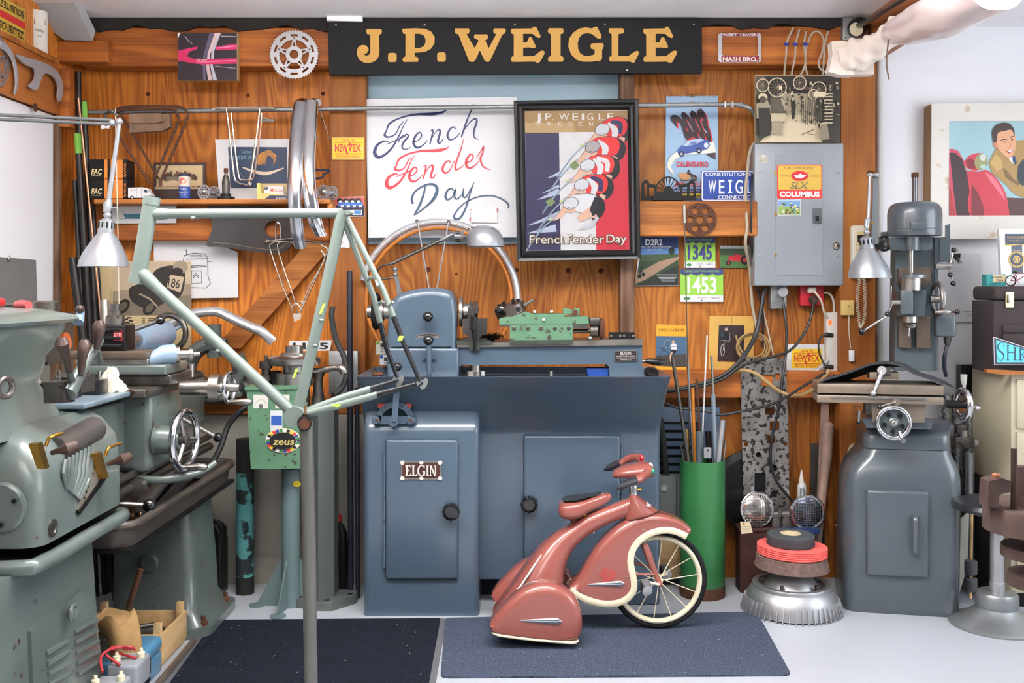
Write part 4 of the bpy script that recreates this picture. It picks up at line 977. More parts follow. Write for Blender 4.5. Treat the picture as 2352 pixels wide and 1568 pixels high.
# ---- framed poster with five racing cyclists
zp=lambda pts:zc(pts,1170,220,4.0205)
fp=T('framed_poster','black framed poster of five racing cyclists over a blue white red ground','picture',P(1326,600,4.32))
FRB=mat('frame_black',(20,20,22),.38,coat=.15)
fq=[(40,45),(1192,28),(1212,1508),(72,1530)];fi2=[(140,140),(1090,130),(1108,1420),(160,1432)]
def lerpq(t):return[(a[0]+(b[0]-a[0])*t,a[1]+(b[1]-a[1])*t)for a,b in zip(fq,fi2)]
YP=4.30
def PT(p,d):return P(p[0],p[1],YP+d+(p[1]-600)*.000135)       # hung leaning forward
rows=[[PT(p,d)for p in zp(lerpq(t))]for t,d in((0,.045),(0,.006),(.06,0),(.3,.004),(.36,.014),(.42,.016),(.5,.012),(.72,.008),(.8,.014),(1,.022),(1,.045))]
fm_=MB();fm_.grid(rows);fm_.o('frame',FRB,fp,20)
pbk=MB().poly([PT(p,.026)for p in zp(fi2)],Vector((0,.012,0))).o('poster_sheet',WHITE,fp)
a=Art(lambda x,y,h:PT(zp([(x,y)])[0],.026-h),.00006)
a.rect((176,142,92),140,138,1095,340);a.rect((200,168,120),140,250,600,340)
a.poly((58,54,92),[(145,340),(458,340),(474,1425),(160,1430)]);a.poly((240,238,240),[(458,336),(790,334),(802,1422),(474,1425)]);a.poly((206,44,62),[(790,334),(1092,330),(1106,1418),(802,1422)])
for i,(ch,x)in enumerate(zip(('J','.','P','.','W','E','I','G','L','E'),(232,290,332,398,460,582,668,718,824,905))):a.text((250,248,244),ch,x,226,66,w={'.':12,'I':26,'W':92}.get(ch,56),bold=.0)
for ch,x in zip('PRESENTS',(260,354,448,546,640,736,815,880)):
    if ch not in 'TS' or x<600:a.text((250,248,244),ch,x,276,34,w=34)
# pale speed streaks lower left, lights
for(x0_,y0_,x1_,y1_,w)in((165,1200,470,1090,60),(165,1270,430,1220,70),(260,960,460,880,60),(350,760,480,710,40),(300,900,460,830,26)):a.line((190,200,224),[(x0_,y0_),(x1_,y1_)],[3,w])
BK=(44,42,48);SK=(232,188,164);WH=(236,238,242)
riders=[((1000,240),(880,310),(222,40,52),(56,60,104)),((930,420),(790,470),(228,44,48),(228,44,48)),((880,590),(745,640),(228,60,56),(240,240,244)),((820,770),(690,820),(228,52,48),(50,50,96)),((740,950),(590,990),(238,238,242),(238,238,242))]
def bike(x,y): 
    a.line((176,196,214),[(x,y),(x-120,y+100),(x-230,y+240),(x-290,y+330)],[16,12,16,10],5);a.line((60,66,90),[(x-4,y+8),(x-124,y+110),(x-236,y+250),(x-296,y+338)],[3,3,4,3],5)
for(bx_,by_),(hx_,hy_),c1,c2 in riders[::1]:
    a.poly(BK,[(p[0],p[1])for p in crv([(bx_+20,by_-30),(bx_+110,by_-10),(bx_+145,by_+70),(bx_+110,by_+160),(bx_+20,by_+190),(bx_+60,by_+80)],5,True)])
    a.poly(SK,[(bx_+20,by_+130),(bx_+70,by_+150),(bx_+60,by_+190),(bx_+10,by_+170)])
    a.poly(BK,[(p[0],p[1])for p in crv([(hx_-20,hy_-64),(bx_-20,by_-48),(bx_+66,by_-28),(bx_+96,by_+40),(bx_+60,by_+124),(bx_-40,by_+134),(hx_,hy_+60)],5,True)])
    a.poly(c1,[(p[0],p[1])for p in crv([(hx_-20,hy_-60),(bx_-20,by_-44),(bx_+62,by_-24),(bx_+90,by_+40),(bx_+56,by_+120),(bx_-40,by_+130),(hx_,hy_+60)],5,True)])
    if c2!=c1:a.line(c2,[(hx_+60,hy_-66),(bx_+20,by_+20),(bx_+20,by_+110)],[34,46,40],6)
    a.line(WH,[(hx_+30,hy_-60),(hx_+95,hy_+10),(hx_+80,hy_+90)],[20,60,40],6)
    a.line(SK,[(hx_-60,hy_+20),(hx_-120,hy_+110),(hx_-190,hy_+150)],[54,46,34],5);a.line((90,70,66),[(hx_-80,hy_+16),(hx_-140,hy_+100),(hx_-200,hy_+136)],[3,3,3],5)
    bike(hx_-150,hy_+120)
    a.poly(SK,ell(hx_-25,hy_+48,46,42));a.poly(BK,ell(hx_-22,hy_+2,72,56,24,-.3));a.poly((190,182,186)if hy_==470 else(226,230,236),ell(hx_-22,hy_+2,67,52,24,-.3))
    a.line((70,56,56),[(hx_-60,hy_+46),(hx_-30,hy_+40)],4);a.line((70,56,56),[(hx_-14,hy_+46),(hx_+10,hy_+40)],4)
    a.ell((206,220,150),hx_-210,hy_+150,20,10)
for x,y in((595,640),(375,980)):a.poly((128,150,96),[(x-42,y),(x+10,y-40),(x+50,y),(x+5,y+45)])
a.line(SK,[(830,1000),(720,1090),(640,1140)],[60,80,50],5);a.poly(BK,[(790,930),(860,950),(850,1060),(770,1110),(740,1050)]);a.line((210,214,224),[(820,1120),(750,1200),(640,1230)],[26,34,16],5)
for col,bd,dx in(((120,92,62),.055,0),((248,246,242),.0,0)): 
    a.text(col,'French',186,1362,76,w=336,bold=bd);a.text(col,'Fender',535,1360,76,w=338,bold=bd);a.text(col,'Day',896,1355,76,w=184,bold=bd)
a.o('poster_print',pbk)
gl=mat('picture_glass',(255,255,255),.03,trans=1.0,var=0);gl.node_tree.nodes['Principled BSDF'].inputs['IOR'].default_value=1.3
MB().poly([PT(p,.016)for p in zp(fi2)],Vector((0,.0012,0))).o('glass',gl,fp)
# ---- yellow NEWVEX plates
def newvex(a,x0_,y0_,x1_,y1_):
    w,h=x1_-x0_,y1_-y0_;R_=(196,44,40)
    a.rect((240,200,40),x0_,y0_,x1_,y1_)
    a.text(R_,'SERIE',x0_+w/2,y0_+h*.17,h*.10,w=w*.42,align='c');a.rect(R_,x0_+w*.08,y0_+h*.2,x0_+w*.46,y0_+h*.23);a.rect(R_,x0_+w*.56,y0_+h*.2,x0_+w*.94,y0_+h*.23)
    a.text(R_,'NEW',x0_+w*.08,y0_+h*.66,h*.36,w=w*.42,bold=.02);a.text(R_,'VEX',x0_+w*.5,y0_+h*.66,h*.36,w=w*.42,bold=.02)
    a.poly(R_,[(x0_+w*.4,y0_+h*.6),(x0_+w*.47,y0_+h*.6),(x0_+w*.52,y0_+h*.8),(x0_+w*.46,y0_+h*.8)]);a.poly(R_,[(x0_+w*.5,y0_+h*.2),(x0_+w*.56,y0_+h*.2),(x0_+w*.62,y0_+h*.42),(x0_+w*.57,y0_+h*.42)])
    a.rect(R_,x0_+w*.08,y0_+h*.76,x0_+w*.94,y0_+h*.79);a.text(R_,'PROFESSIONNEL',x0_+w/2,y0_+h*.95,h*.10,w=w*.76,align='c')
nv=card('enamel_plate','small yellow enamel plate with red lettering screwed to the pine post','sign',(762,315,837,367),POSTY-.006,.006,mat('plate_edge',(206,168,110),.5))
a=Art(frontal(POSTY-.006));newvex(a,764,317,835,364);a.o('print',nv)
for x in(767,831):MB().lathe([(.004,0),(.004,.002)],P(x,341,POSTY-.007),(0,-1,0),8).o('screw',STEEL,nv)
nv=card('advert_plate','white rounded plate with a yellow and red panel below the breaker box','sign',rr2(1807,790,1896,856,8),4.46,.004,mat('plate_white',(226,226,224),.4))
a=Art(frontal(4.46));newvex(a,1818,801,1888,845);a.text((120,120,120),'..',1826,798,3);a.o('print',nv)
# postcards on the post
pc_=card('postcard','small postcard with a row of racing cyclists pinned to the pine post','postcard',[(765,453),(836,451),(838,497),(768,498)],POSTY-.003,.002,WHITE)
a=Art(frontal(POSTY-.003));a.rect((196,96,92),765,453,836,474);a.rect((52,44,96),772,472,837,496);a.rect((176,130,120),766,474,772,496)
for i in range(4):x=781+i*14;a.ell((20,22,30),x,461,7,6);a.ell((236,236,236),x+1,463,4,3);a.poly((60,110,190),[(x-4,466),(x+9,464),(x+12,472),(x-2,474)]);a.poly((220,220,224),[(x+1,472),(x+9,470),(x+9,475),(x+3,477)]);a.ell((30,24,50),x+6,484,9,8)
a.rect((226,224,214),808,482,832,494);a.rect((60,130,190),814,484,830,492);a.text((180,60,60),'CYCLING',769,480,4,rot=-pi/2,w=24);a.o('print',pc_)
pc_=card('note_card','little white printed card pinned low on the pine post','card',[(781,529),(803,530),(803,569),(780,568)],POSTY-.003,.002,WHITE)
a=Art(frontal(POSTY-.003));lines_text(a,(120,120,124),784,536,3,14,.8,4);a.text((60,60,60),'cc',786,558,3);a.o('print',pc_)
# ---- pink bicycle photograph on board, chainring
ph=card('mounted_photo','photograph of a pink bicycle chainstay mounted on thick board on the beam','photo',(408,75,546,184),BEAMY-.03,.03,mat('mount_edge',(176,142,100),.6))
a=Art(lambda x,y,h:P(*zc([(x,y)],180,40,3.92)[0],BEAMY-.03)+Vector((0,-h,0)),.00012)
a.rect((42,34,46),896,138,1428,566);a.poly((96,88,116),[(1180,140),(1240,140),(1140,380),(1150,566),(1125,566),(1118,380)]);a.poly((224,196,196),[(1228,140),(1262,140),(1188,330),(1180,440),(1205,566),(1170,566),(1150,440),(1165,320)]);a.poly((200,200,210),[(1262,140),(1284,140),(1225,300),(1210,430),(1250,566),(1212,566),(1190,440),(1200,300)])
a.poly((214,38,100),[(896,300),(1010,275),(1076,262),(1070,285),(1000,310),(980,350),(1040,372),(1120,376),(1428,368),(1428,415),(1120,425),(1020,412),(940,395),(896,398)]);a.poly((220,44,108),[(1240,262),(1428,238),(1428,288),(1238,296)]);a.poly((246,150,190),[(1245,272),(1428,254),(1428,262),(1245,282)])
a.poly((238,120,160),[(1050,398),(1428,384),(1428,390),(1100,410)])
for i in range(9):a.ell((196,190,200),1290+i*16,170+i*.6,8,5);a.ell((170,160,180),1240+i*21,440+i*2.4,9,5)
a.text((250,236,240),'high speed',1070,390,20,w=92,shear=.3);a.line((180,170,190),[(960,170),(1000,220),(1030,240)],6);a.poly((240,236,240),[(896,140),(925,140),(900,190),(896,190)]);a.o('print',ph)
def chainring(name,c,R,label,nt=52,parent_none=True,ax=Vector((0,-1,0)),u=None):
    ax=Vector(ax).normalized();u=Vector(u)if u else Vector((1,0,0));v=ax.cross(u).normalized()
    def pt(r,t,d=0):return Vector(c)+(u*cos(t)+v*sin(t))*r+ax*d
    out=[]
    for i in range(nt):
        for f,rr in((0,.955),(.28,.955),(.42,1.0),(.58,1.0),(.72,.955)):out.append(pt(R*rr,2*pi*(i+f)/nt))
    holes=[[pt(R*.60,2*pi*k/60)for k in range(60)]]
    for i in range(10):
        t0=2*pi*(i+.2)/10;t1=2*pi*(i+.8)/10
        holes.append([pt(R*.82,t0+(t1-t0)*k/6)for k in range(7)]+[pt(R*.73,t1+(t0-t1)*k/6)for k in range(7)])
    ro_=MB();ro_.poly(out,ax*-0.003,holes)
    root=tag(ro_.o(name,ALU),label,'chainring')
    sp_=MB()
    for i in range(5):
        t=pi/2+2*pi*i/5
        sp_.poly([pt(R*.30,t-.42,.001),pt(R*.30,t+.42,.001),pt(R*.62,t+.10,.001),pt(R*.70,t+.06,.001),pt(R*.70,t-.06,.001),pt(R*.62,t-.10,.001)],ax*-.004,[[pt(R*.34,t-.2,.001),pt(R*.34,t+.2,.001),pt(R*.52,t,.001)]])
    sp_.poly([pt(R*.34,2*pi*k/30,.002)for k in range(30)],ax*-.005,[[pt(R*.18,2*pi*k/20,.002)for k in range(20)]])
    sp_.o('spider',ALU,root)
    for i in range(5):
        t=pi/2+2*pi*i/5;MB().lathe([(R*.035,0),(R*.035,.004)],pt(R*.655,t),ax,10).o('bolt',DSTEEL,root)
    return root
chainring('chainring',P(675.5,125,BEAMY-.012),57*4.37/F,'polished alloy chainring with five-arm star spider on the beam')
# ---- right hand wall papers
zr4=lambda pts:zc(pts,1440,160,2.7033)
cal=card('wall_calendar','pale blue wall calendar with a blue car and red numerals','calendar',[(1530,221),(1649,220),(1649,392),(1592,462),(1527,462)],4.49,.005,mat('calendar_blue',(168,198,226),.5,var=.03))
a=Art(lambda x,y,h:P(*zr4([(x,y)])[0],4.49)+Vector((0,-h,0)),.00015)
for i in range(18):a.rect((70,80,100),248+i*17.5,166,252+i*17.5,172)
a.rect((210,224,240),380,236,440,240);a.text((190,60,60),'Editoriale',402,202,9,w=34,align='c')
for dx,dy,col in((10,10,(206,46,54)),(0,0,(46,30,36))):
    M_=None
    for k,(x,ch)in enumerate(((262,'2'),(335,'0'),(385,'0'),(428,'3'))):
        vs,fs=glyphs(ch,.06);x0g=min(v[0]for v in vs);x1g=max(v[0]for v in vs);a.h+=a.step;i0=len(a.v)
        for vx,vy in vs:
            u=(vx-x0g)/(x1g-x0g);w=1-vy/.7;q_=(((262,305),(325,275),(410,405),(362,425)),((325,290),(374,262),(452,418),(410,424)),((380,280),(428,252),(492,425),(455,428)),((430,268),(480,246),(527,445),(494,430)))[k];a.v.append(a.fr(*[dd+(q_[0][i]*(1-u)+q_[1][i]*u)*(1-w)+(q_[3][i]*(1-u)+q_[2][i]*u)*w for i,dd in((0,dx),(1,dy))],a.h))
        for f in fs:a.f.append([i0+q for q in f]);a.c.append(rgb(*col))
a.line((246,244,230),[(290,650),(262,600),(290,545),(350,515),(430,500),(545,480)],[8,26,34,36,52,70],6);a.poly((70,56,62),[(490,525),(548,515),(549,560)])
a.poly((62,88,160),[(312,500),(330,478),(365,462),(392,436),(440,428),(470,432),(505,440),(515,470),(500,492),(460,508),(400,516),(330,534),(315,524)]);a.poly((190,206,230),[(345,478),(378,440),(440,430),(478,436),(440,456),(400,470)]);a.poly((96,124,180),[(380,470),(400,448),(435,446),(425,462)])
for x,y in((338,524),(446,504)):a.ell((30,34,54),x,y,17,18);a.ell((170,180,200),x,y,8,9)
a.ell((220,226,236),490,470,14,16);a.text((196,46,56),'CALENDARIO',404,602,30,w=198,bold=.03,align='c')
a.ell((206,150,96),355,662,38,22,rot=.2);a.ell((40,30,34),415,672,17,17);a.ell((150,120,100),415,672,9,9);a.line((50,30,34),[(372,640),(400,655),(425,665)],14);a.ell((50,36,36),382,630,8,8);a.line((60,40,40),[(325,688),(430,684)],5)
a.text((214,60,60),'ME SCU',300,726,28,w=160,bold=.03);a.rect((44,60,120),238,740,462,764);a.text((230,230,240),'BILANCI AMERICANI CON MOTORI',246,760,12,w=206);a.rect((232,206,60),244,768,466,796);a.text((40,36,30),'pagina gialla speciale',252,790,16,w=206,bold=.02);a.rect((96,120,170),240,798,470,815);a.o('print',cal)
MB().ring(P(1588,217,4.485),.010,.0016,(0,1,0),16,6).o('hanger',BRASS,cal)
# licence plate, mostly in front of the panel
lp=card('licence_plate','blue embossed licence plate with white letters leaning on the ledge','licence plate',rr2(1611,391,1737,462,5),4.42,.003,mat('plate_blue',(34,66,148),.35,coat=.3))
MB().ppoly(rr2(1612,392,1736,461,5),4.4185,.0015,[rr2(1614.5,394.5,1733.5,458.5,4)]).o('rim',mat('plate_letter',(226,228,232),.4),lp)
a=Art(frontal(4.42),.0002,.001);Wc=(232,234,238);a.text(Wc,'CONSTITUTION STATE',1620,404,8,w=136,bold=.015);a.v=[v if v.x<P(1732,0,4.42).x else Vector((P(1732,0,4.42).x,v.y,v.z))for v in a.v]
for ch,x,w in(('W',1627,18),('E',1651,13),('G',1689,17)):a.text(Wc,ch,x,444,31,w=w,bold=.012)
a.rect(Wc,1674.5,413,1679,444);a.rect(Wc,1672,413,1681.5,417);a.rect(Wc,1672,440,1681.5,444)
a.rect(Wc,1716,412,1719.5,444);a.rect(Wc,1716,440,1730,444);a.text(Wc,'CONNECTICU',1649,457,8.5,w=82,bold=.012);a.ell((20,24,40),1643,456,2);a.o('print',lp)
# two black cage pedals on the ledge
for kx,big in((1510,0),(1545,1),(1590,0)):
    R_=None;m=MB();Yp_=4.40+(.02 if not big else-.0)
    if big:
        arc=[(1535+33*cos(t),448-43*sin(t))for t in[pi*i/20 for i in range(21)]]
        hl=[]
        for i in range(9):
            t=pi*(i+.5)/9;d=.13
            hl.append([(1535+27*cos(t-d),441-33*sin(t-d)),(1535+27*cos(t+d),441-33*sin(t+d)),(1535+11*cos(t+d),440-13*sin(t+d)),(1535+11*cos(t-d),440-13*sin(t-d))])
        m.ppoly([(1568,459.5)]+arc+[(1502,459.5)],4.385,.004,hl);m.ppoly([(1500,452),(1572,452),(1572,459.5),(1500,459.5)],4.383,.05)
        o_=tag(m.o('rat_trap_pedal',BLKM),'black bicycle pedal with a fan-shaped cage standing on the ledge','pedal')
    elif kx==1510:
        m.ppoly([(1473,459.5),(1474,420),(1480,414),(1488,414),(1492,422),(1506,424),(1506,459.5)],4.405,.004,[[(1480,450),(1480,422),(1486,421),(1487,450)],[(1491,450),(1491,430),(1503,431),(1503,450)]])
        o_=tag(m.o('cage_pedal',BLKM),'black pedal cage standing behind the fan-shaped one next to the poster frame','pedal')
    else:
        m.ppoly([(1562,459.5),(1562,424),(1580,420),(1586,413),(1592,413),(1597,422),(1600,459.5)],4.405,.004,[[(1567,450),(1567,431),(1578,429),(1578,450)],[(1583,450),(1585,422),(1592,422),(1593,450)]])
        o_=tag(m.o('cage_pedal',BLKM),'black pedal cage standing behind the fan-shaped one next to the licence plate','pedal')
# round rusty plate
holes=[[P(1608+23*cos(t)+8*cos(q),504-23*sin(t)-8*sin(q),BEAMY-.012)for q in[2*pi*i/14 for i in range(14)]]for t in[pi/6+pi/3*i+pi/6 for i in range(6)]]
m=MB().poly([P(x,y,BEAMY-.012)for x,y in ell(1608,504,38,n=40)],Vector((0,.01,0)),holes+[[P(x,y,BEAMY-.012)for x,y in ell(1608,504,9,n=18)]])
tag(m.o('bolt_plate',RUST),'round rusty steel plate with six holes nailed to the ledge beam','plate')
# D2R2 poster, numbers, tractor
d2=card('event_poster','dark poster of a dirt road under a blue sky with white brush lettering','poster',[(1471,545),(1558,544),(1559,656),(1458,657)],4.49,.003,WHITE)
a=Art(lambda x,y,h:P(*zr4([(x,y)])[0],4.49)+Vector((0,-h,0)),.00015)
a.poly((38,60,110),[(85,1040),(318,1038),(319,1110),(84,1112)]);a.poly((84,124,178),[(84,1110),(319,1108),(319,1150),(82,1152)]);a.poly((44,66,40),[(82,1150),(319,1146),(320,1338),(50,1340),(80,1170)]);a.poly((60,84,50),[(82,1150),(319,1142),(319,1175),(82,1190)])
a.poly((156,128,104),[(318,1160),(319,1178),(120,1300),(50,1330),(52,1270),(200,1190)]);a.poly((34,40,30),[(60,1340),(320,1210),(320,1338)]);a.ell((22,36,24),277,1125,20,22);a.line((24,30,22),[(278,1140),(278,1158)],4)
a.ell((16,18,20),78,1282,13,15);a.ell((16,18,20),102,1272,11,13);a.line((16,18,20),[(80,1275),(88,1240),(100,1262)],11);a.ell((16,18,20),90,1230,6)
a.text((240,242,244),'D2R2',114,1088,36,w=106,bold=.03);a.text((225,230,236),'FIELD DIRT ROAD RANDONNEE',86,1105,11,w=190);a.text((225,230,236),'August 18th, 2018',120,1122,9,w=96)
for i in range(6):a.rect((190,194,196),178+i*8,1270+i*9,308-(i>2)*10,1273+i*9)
a.o('print',d2)
def bib(q,num,ink,label,top):
    b_=card('number_plate',label,'number plate',q,4.485,.003,mat('bib_green',(146,200,72),.45))
    x0_=min(p[0]for p in q);x1_=max(p[0]for p in q);y0_=min(p[1]for p in q);y1_=max(p[1]for p in q);w,h=x1_-x0_,y1_-y0_
    a=Art(frontal(4.485),.00015);a.poly((58,66,110),[(x0_,y0_),(x1_,y0_),(x1_,y0_+h*.16)]+[(x1_-w*i/8,y0_+h*(.15+.06*(i%2)))for i in range(1,9)]);a.text((150,200,90),'DEERFIELD DIRT ROAD RANDONNEE',x0_+w*.5,y0_+h*.1,h*.055,w=w*.82,align='c')
    a.rect((230,232,234),x0_,y0_+h*.8,x1_,y1_);a.text(ink,num,x0_+w/2,y0_+h*.72,h*.46,w=w*.78 if num=='1345' else w*.68,bold=.03,align='c')
    a.ell((70,130,80),x0_+w*.15,y0_+h*.9,w*.08,h*.05);a.text((80,80,110),'ROCKLAND',x0_+w*.5,y0_+h*.89,h*.05,w=w*.2,align='c');a.text((80,80,100),'FIREFLY',x0_+w*.82,y0_+h*.91,h*.05,w=w*.22,align='c')
    for px_,py_ in((.5,.07),(.5,.95)):a.ell((60,50,40),x0_+w*px_,y0_+h*py_,1.3)
    a.o('print',b_)
bib(rr2(1572,545,1643,615,3),'1345',(56,60,120),'green race number plate with dark blue figures nailed under the beam',0)
bib(rr2(1563,617,1661,693,3),'1453',(236,240,236),'larger green race number plate with white figures on the plywood',0)
tr_=card('tractor_photo','small colour photograph of a red tractor on grass beside the cables','photo',(1654,564,1724,615),4.49,.002,WHITE)
a=Art(frontal(4.49),.00015);a.rect((70,110,60),1654,564,1724,615);a.rect((180,190,190),1654,564,1724,572);a.rect((50,66,46),1654,571,1724,586)
a.poly((176,36,44),[(1672,590),(1690,584),(1704,586),(1712,594),(1706,602),(1690,600),(1674,598)]);a.ell((24,24,26),1673,604,6);a.ell((170,50,50),1673,604,3);a.ell((24,24,26),1710,597,9,11);a.ell((160,50,50),1710,597,4,5);a.rect((60,30,30),1686,576,1688,588);a.ell((40,70,40),1662,577,7,5);a.o('print',tr_)
# old workshop photograph above the panel
op=card('workshop_photo','large sepia photograph of an old bicycle workshop above the breaker panel','photo',(1734,173,1930,327),4.375,.006,PAPER_T)
zo=lambda pts:zc(pts,1620,0,3.2131)
a=Art(lambda x,y,h:P(*zo([(x,y)])[0],4.375)+Vector((0,-h,0)),.00008)
D=lambda v:(min(255,int(v*1.04)),int(v*.96),int(v*.80))
a.rect(D(92),368,560,996,1050);a.rect(D(52),440,560,996,700);a.poly(D(205),[(600,850),(800,850),(880,1050),(400,1050)]);a.poly(D(170),[(540,690),(820,690),(800,850),(600,850)]);a.rect(D(60),860,700,996,1050);a.rect(D(56),368,700,480,1000);random.seed(11)
for i in range(150):
    x=540+random.random()*440;y=600+random.random()*300;w_,h_=3+random.random()*16,4+random.random()*26;a.rect(D(random.choice((30,48,70,120,170,210))),x,y,min(994,x+w_),y+h_)
for cx_,cy_,r_ in((525,650,66),(418,634,44),(690,616,46),(830,664,52),(790,700,34)):
    pts=ell(cx_,cy_,r_,r_*1.05,28);a.line(D(206),pts+[pts[0]],8)
    for i in range(6):t=pi*i/6;a.line(D(150),[(cx_-r_*cos(t),cy_-r_*sin(t)),(cx_+r_*cos(t),cy_+r_*sin(t))],2)
a.rect(D(232),536,640,560,666)
a.ell(D(200),418,720,34,28);a.poly(D(150),[(370,770),(450,740),(480,800),(470,870),(372,880)]);a.poly(D(46),[(385,800),(470,800),(475,1000),(390,1030)]);a.ell(D(70),418,740,24,26)
a.poly(D(186),[(478,840),(586,842),(584,900),(476,900)]);a.poly(D(150),[(482,905),(566,905),(560,1000),(482,985)]);a.poly(D(130),[(838,920),(890,905),(910,1030),(835,1040)]);a.line(D(200),[(838,920),(890,905)],10)
a.poly(D(40),[(622,740),(645,725),(662,780),(650,880),(630,885)]);a.ell(D(170),638,735,11,13);a.rect(D(226),790,680,880,720)
for i in range(10):a.line(D(40),[(700+14*i,720+6*(i%3)),(705+14*i,900+10*(i%4))],4);a.rect(D(190),870,690+i*24,930,700+i*24)
a.line(D(46),[(700,1000),(790,960),(740,990),(800,1000)],5);a.text(D(170),'WILSON CYCLES',640,664,14,w=135);a.o('print',op)
# cyclo-cross programme and rider photo
cyx=card('magazine','orange and blue cyclo-cross programme cover pinned beside the lathe','magazine',[(1508,745),(1578,747),(1576,856),(1505,852)],4.49,.004,WHITE)
z5=lambda pts:zc(pts,1440,640,3.4083)
a=Art(lambda x,y,h:P(*z5([(x,y)])[0],4.49)+Vector((0,-h,0)),.00015)
a.poly((238,164,40),[(232,358),(468,365),(464,735),(222,722)]);a.poly((66,96,124),[(229,448),(467,452),(465,692),(224,682)]);a.poly((64,60,56),[(226,600),(466,590),(465,692),(224,682)]);a.text((40,34,30),'CYCLO-CROSS',250,412,22,w=198,bold=.02)
a.line((40,40,44),[(270,560),(330,480),(320,560),(250,540)],5);pts=ell(290,600,36);a.line((30,30,34),pts+[pts[0]],4);pts=ell(320,510,30);a.line((150,150,156),pts+[pts[0]],3)
a.poly((226,224,224),[(340,520),(360,502),(385,510),(392,560),(350,556)]);a.poly((30,34,40),[(350,552),(392,556),(370,590),(345,580)]);a.line((214,170,140),[(352,575),(338,605),(345,650)],12);a.ell((214,170,140),362,492,10,12);a.line((60,100,180),[(345,530),(390,528)],5);a.text((60,50,40),'videos',300,716,10);a.text((60,50,40),'35p',408,718,10);a.o('print',cyx)
ry=card('rider_photo','night photograph of a mud covered rider on a mustard yellow mount','photo',[(1630,725),(1733,726),(1731,857),(1627,852)],4.49,.004,mat('mustard_mount',(206,166,88),.6))
a=Art(lambda x,y,h:P(*z5([(x,y)])[0],4.49)+Vector((0,-h,0)),.00015);a.poly((46,34,36),[(720,362),(920,365),(914,652),(708,648)]);a.line((40,36,36),[(820,292),(820,362)],2)
a.poly((16,16,20),[(735,450),(760,405),(790,402),(806,440),(800,490),(740,490)]);a.ell((170,150,140),778,395,14,12);a.ell((30,60,70),748,440,12,20);a.line((150,140,136),[(800,420),(806,480),(770,490)],6);pts=ell(748,560,14,44);a.line((190,186,190),pts+[pts[0]],5);a.line((170,160,160),[(730,485),(770,480),(800,492)],4);a.line((200,196,190),[(762,500),(752,560)],4)
for i in range(60):x=715+random.random()*190;y=560+random.random()*85;a.rect((96+int(60*random.random()),70,52),x,y,x+7,y+3)
a.o('print',ry)
# ---- licence frame and hung cables
lf=MB().ppoly(rr2(1650,76,1748,143,6),BEAMY-.012,.008,[rr2(1659,84,1741,128,4)])
lfo=tag(lf.o('chrome_licence_surround',mat('frame_chrome',(206,206,210),.25,.8)),'chrome licence plate frame with red lettered bars on the beam','licence frame')
a=Art(frontal(BEAMY-.012));a.rect((126,44,48),1658,77,1742,83.5);a.text((232,226,220),'WEST  HAVEN',1659,82.5,4.8,w=82,bold=.02);a.o('upper_bar',lfo);a=Art(frontal(BEAMY-.012));a.rect((140,40,44),1657,129,1743,142);a.text((238,230,224),'NASH BRO.',1660,140.5,9.5,w=80,bold=.025);a.o('lower_bar',lfo)
WIRE=mat('grey_wire',(176,164,146),.5)
def cable(name,label,pts,Y,r,mt,cat='cable',group=None,n=6):
    pp=[P(p[0],p[1],p[2]if len(p)>2 else Y)for p in pts]
    return tag(MB().tube(crv(pp,n),r,8).o(name,mt),label,cat,group)
top=[((1822,64),(1808,95),(1806,120),(1803,150),(1801,172)),((1836,68),(1828,100),(1826,130),(1820,160),(1818,172)),((1852,72),(1847,100),(1850,140),(1844,162),(1838,172)),((1902,72),(1895,100),(1892,140),(1890,172)),((1855,172),(1850,150),(1852,110),(1866,76),(1882,74),(1892,92),(1888,120),(1880,145),(1886,160),(1904,168))]
for i,L in enumerate(top):
    o_=cable('wire','grey wire '+('with a blue clip hanging next to the licence surround','with a blue clip between two other clipped wires','with a blue clip hanging next to the looped wire','without a clip hanging inside the looped wire','looped in a bow below the ceiling')[i],L,4.365,.0042,WIRE)
    if i<3:MB().cyl(P(L[2][0]-5,101,4.36),P(L[2][0]+5,102,4.36),.006).o('blue_clip',mat('clip_blue',(60,66,150),.5),o_)
# ---- ceiling corner socket
cb=T('ceiling_socket','square steel socket box with a fat black plug in the ceiling corner','socket',P(1964,95,4.37))
MB().pbox(1936,40,1995,92,4.345,.05,.004).o('box',mat('galvanised',(158,160,160)),cb)
pl_=MB().lathe([(.04,0),(.042,.03),(.036,.05),(.03,.052)],P(1966,66,4.345),(.05,-1,.05),24).o('plug_ring',BLK,cb)
MB().lathe([(.028,0),(.03,.004)],P(1966,68,4.29),(.05,-1,.05),20).o('plug_face',IVORY,pl_)
for x,y in((1942,46),(1990,46),(1942,87),(1990,87)):MB().lathe([(.004,0),(.004,.002)],P(x,y,4.345),(0,-1,0),8).o('screw',STEEL,cb)
tag(MB().tube(crv([P(1972,58,4.27),P(2000,46,4.1),P(2030,26,3.9),P(2090,-10,3.6),P(2200,-70,3.2)],6),.011,10).o('power_cable',BLK),'thick black cable rising from the ceiling corner socket along the beam','cable')

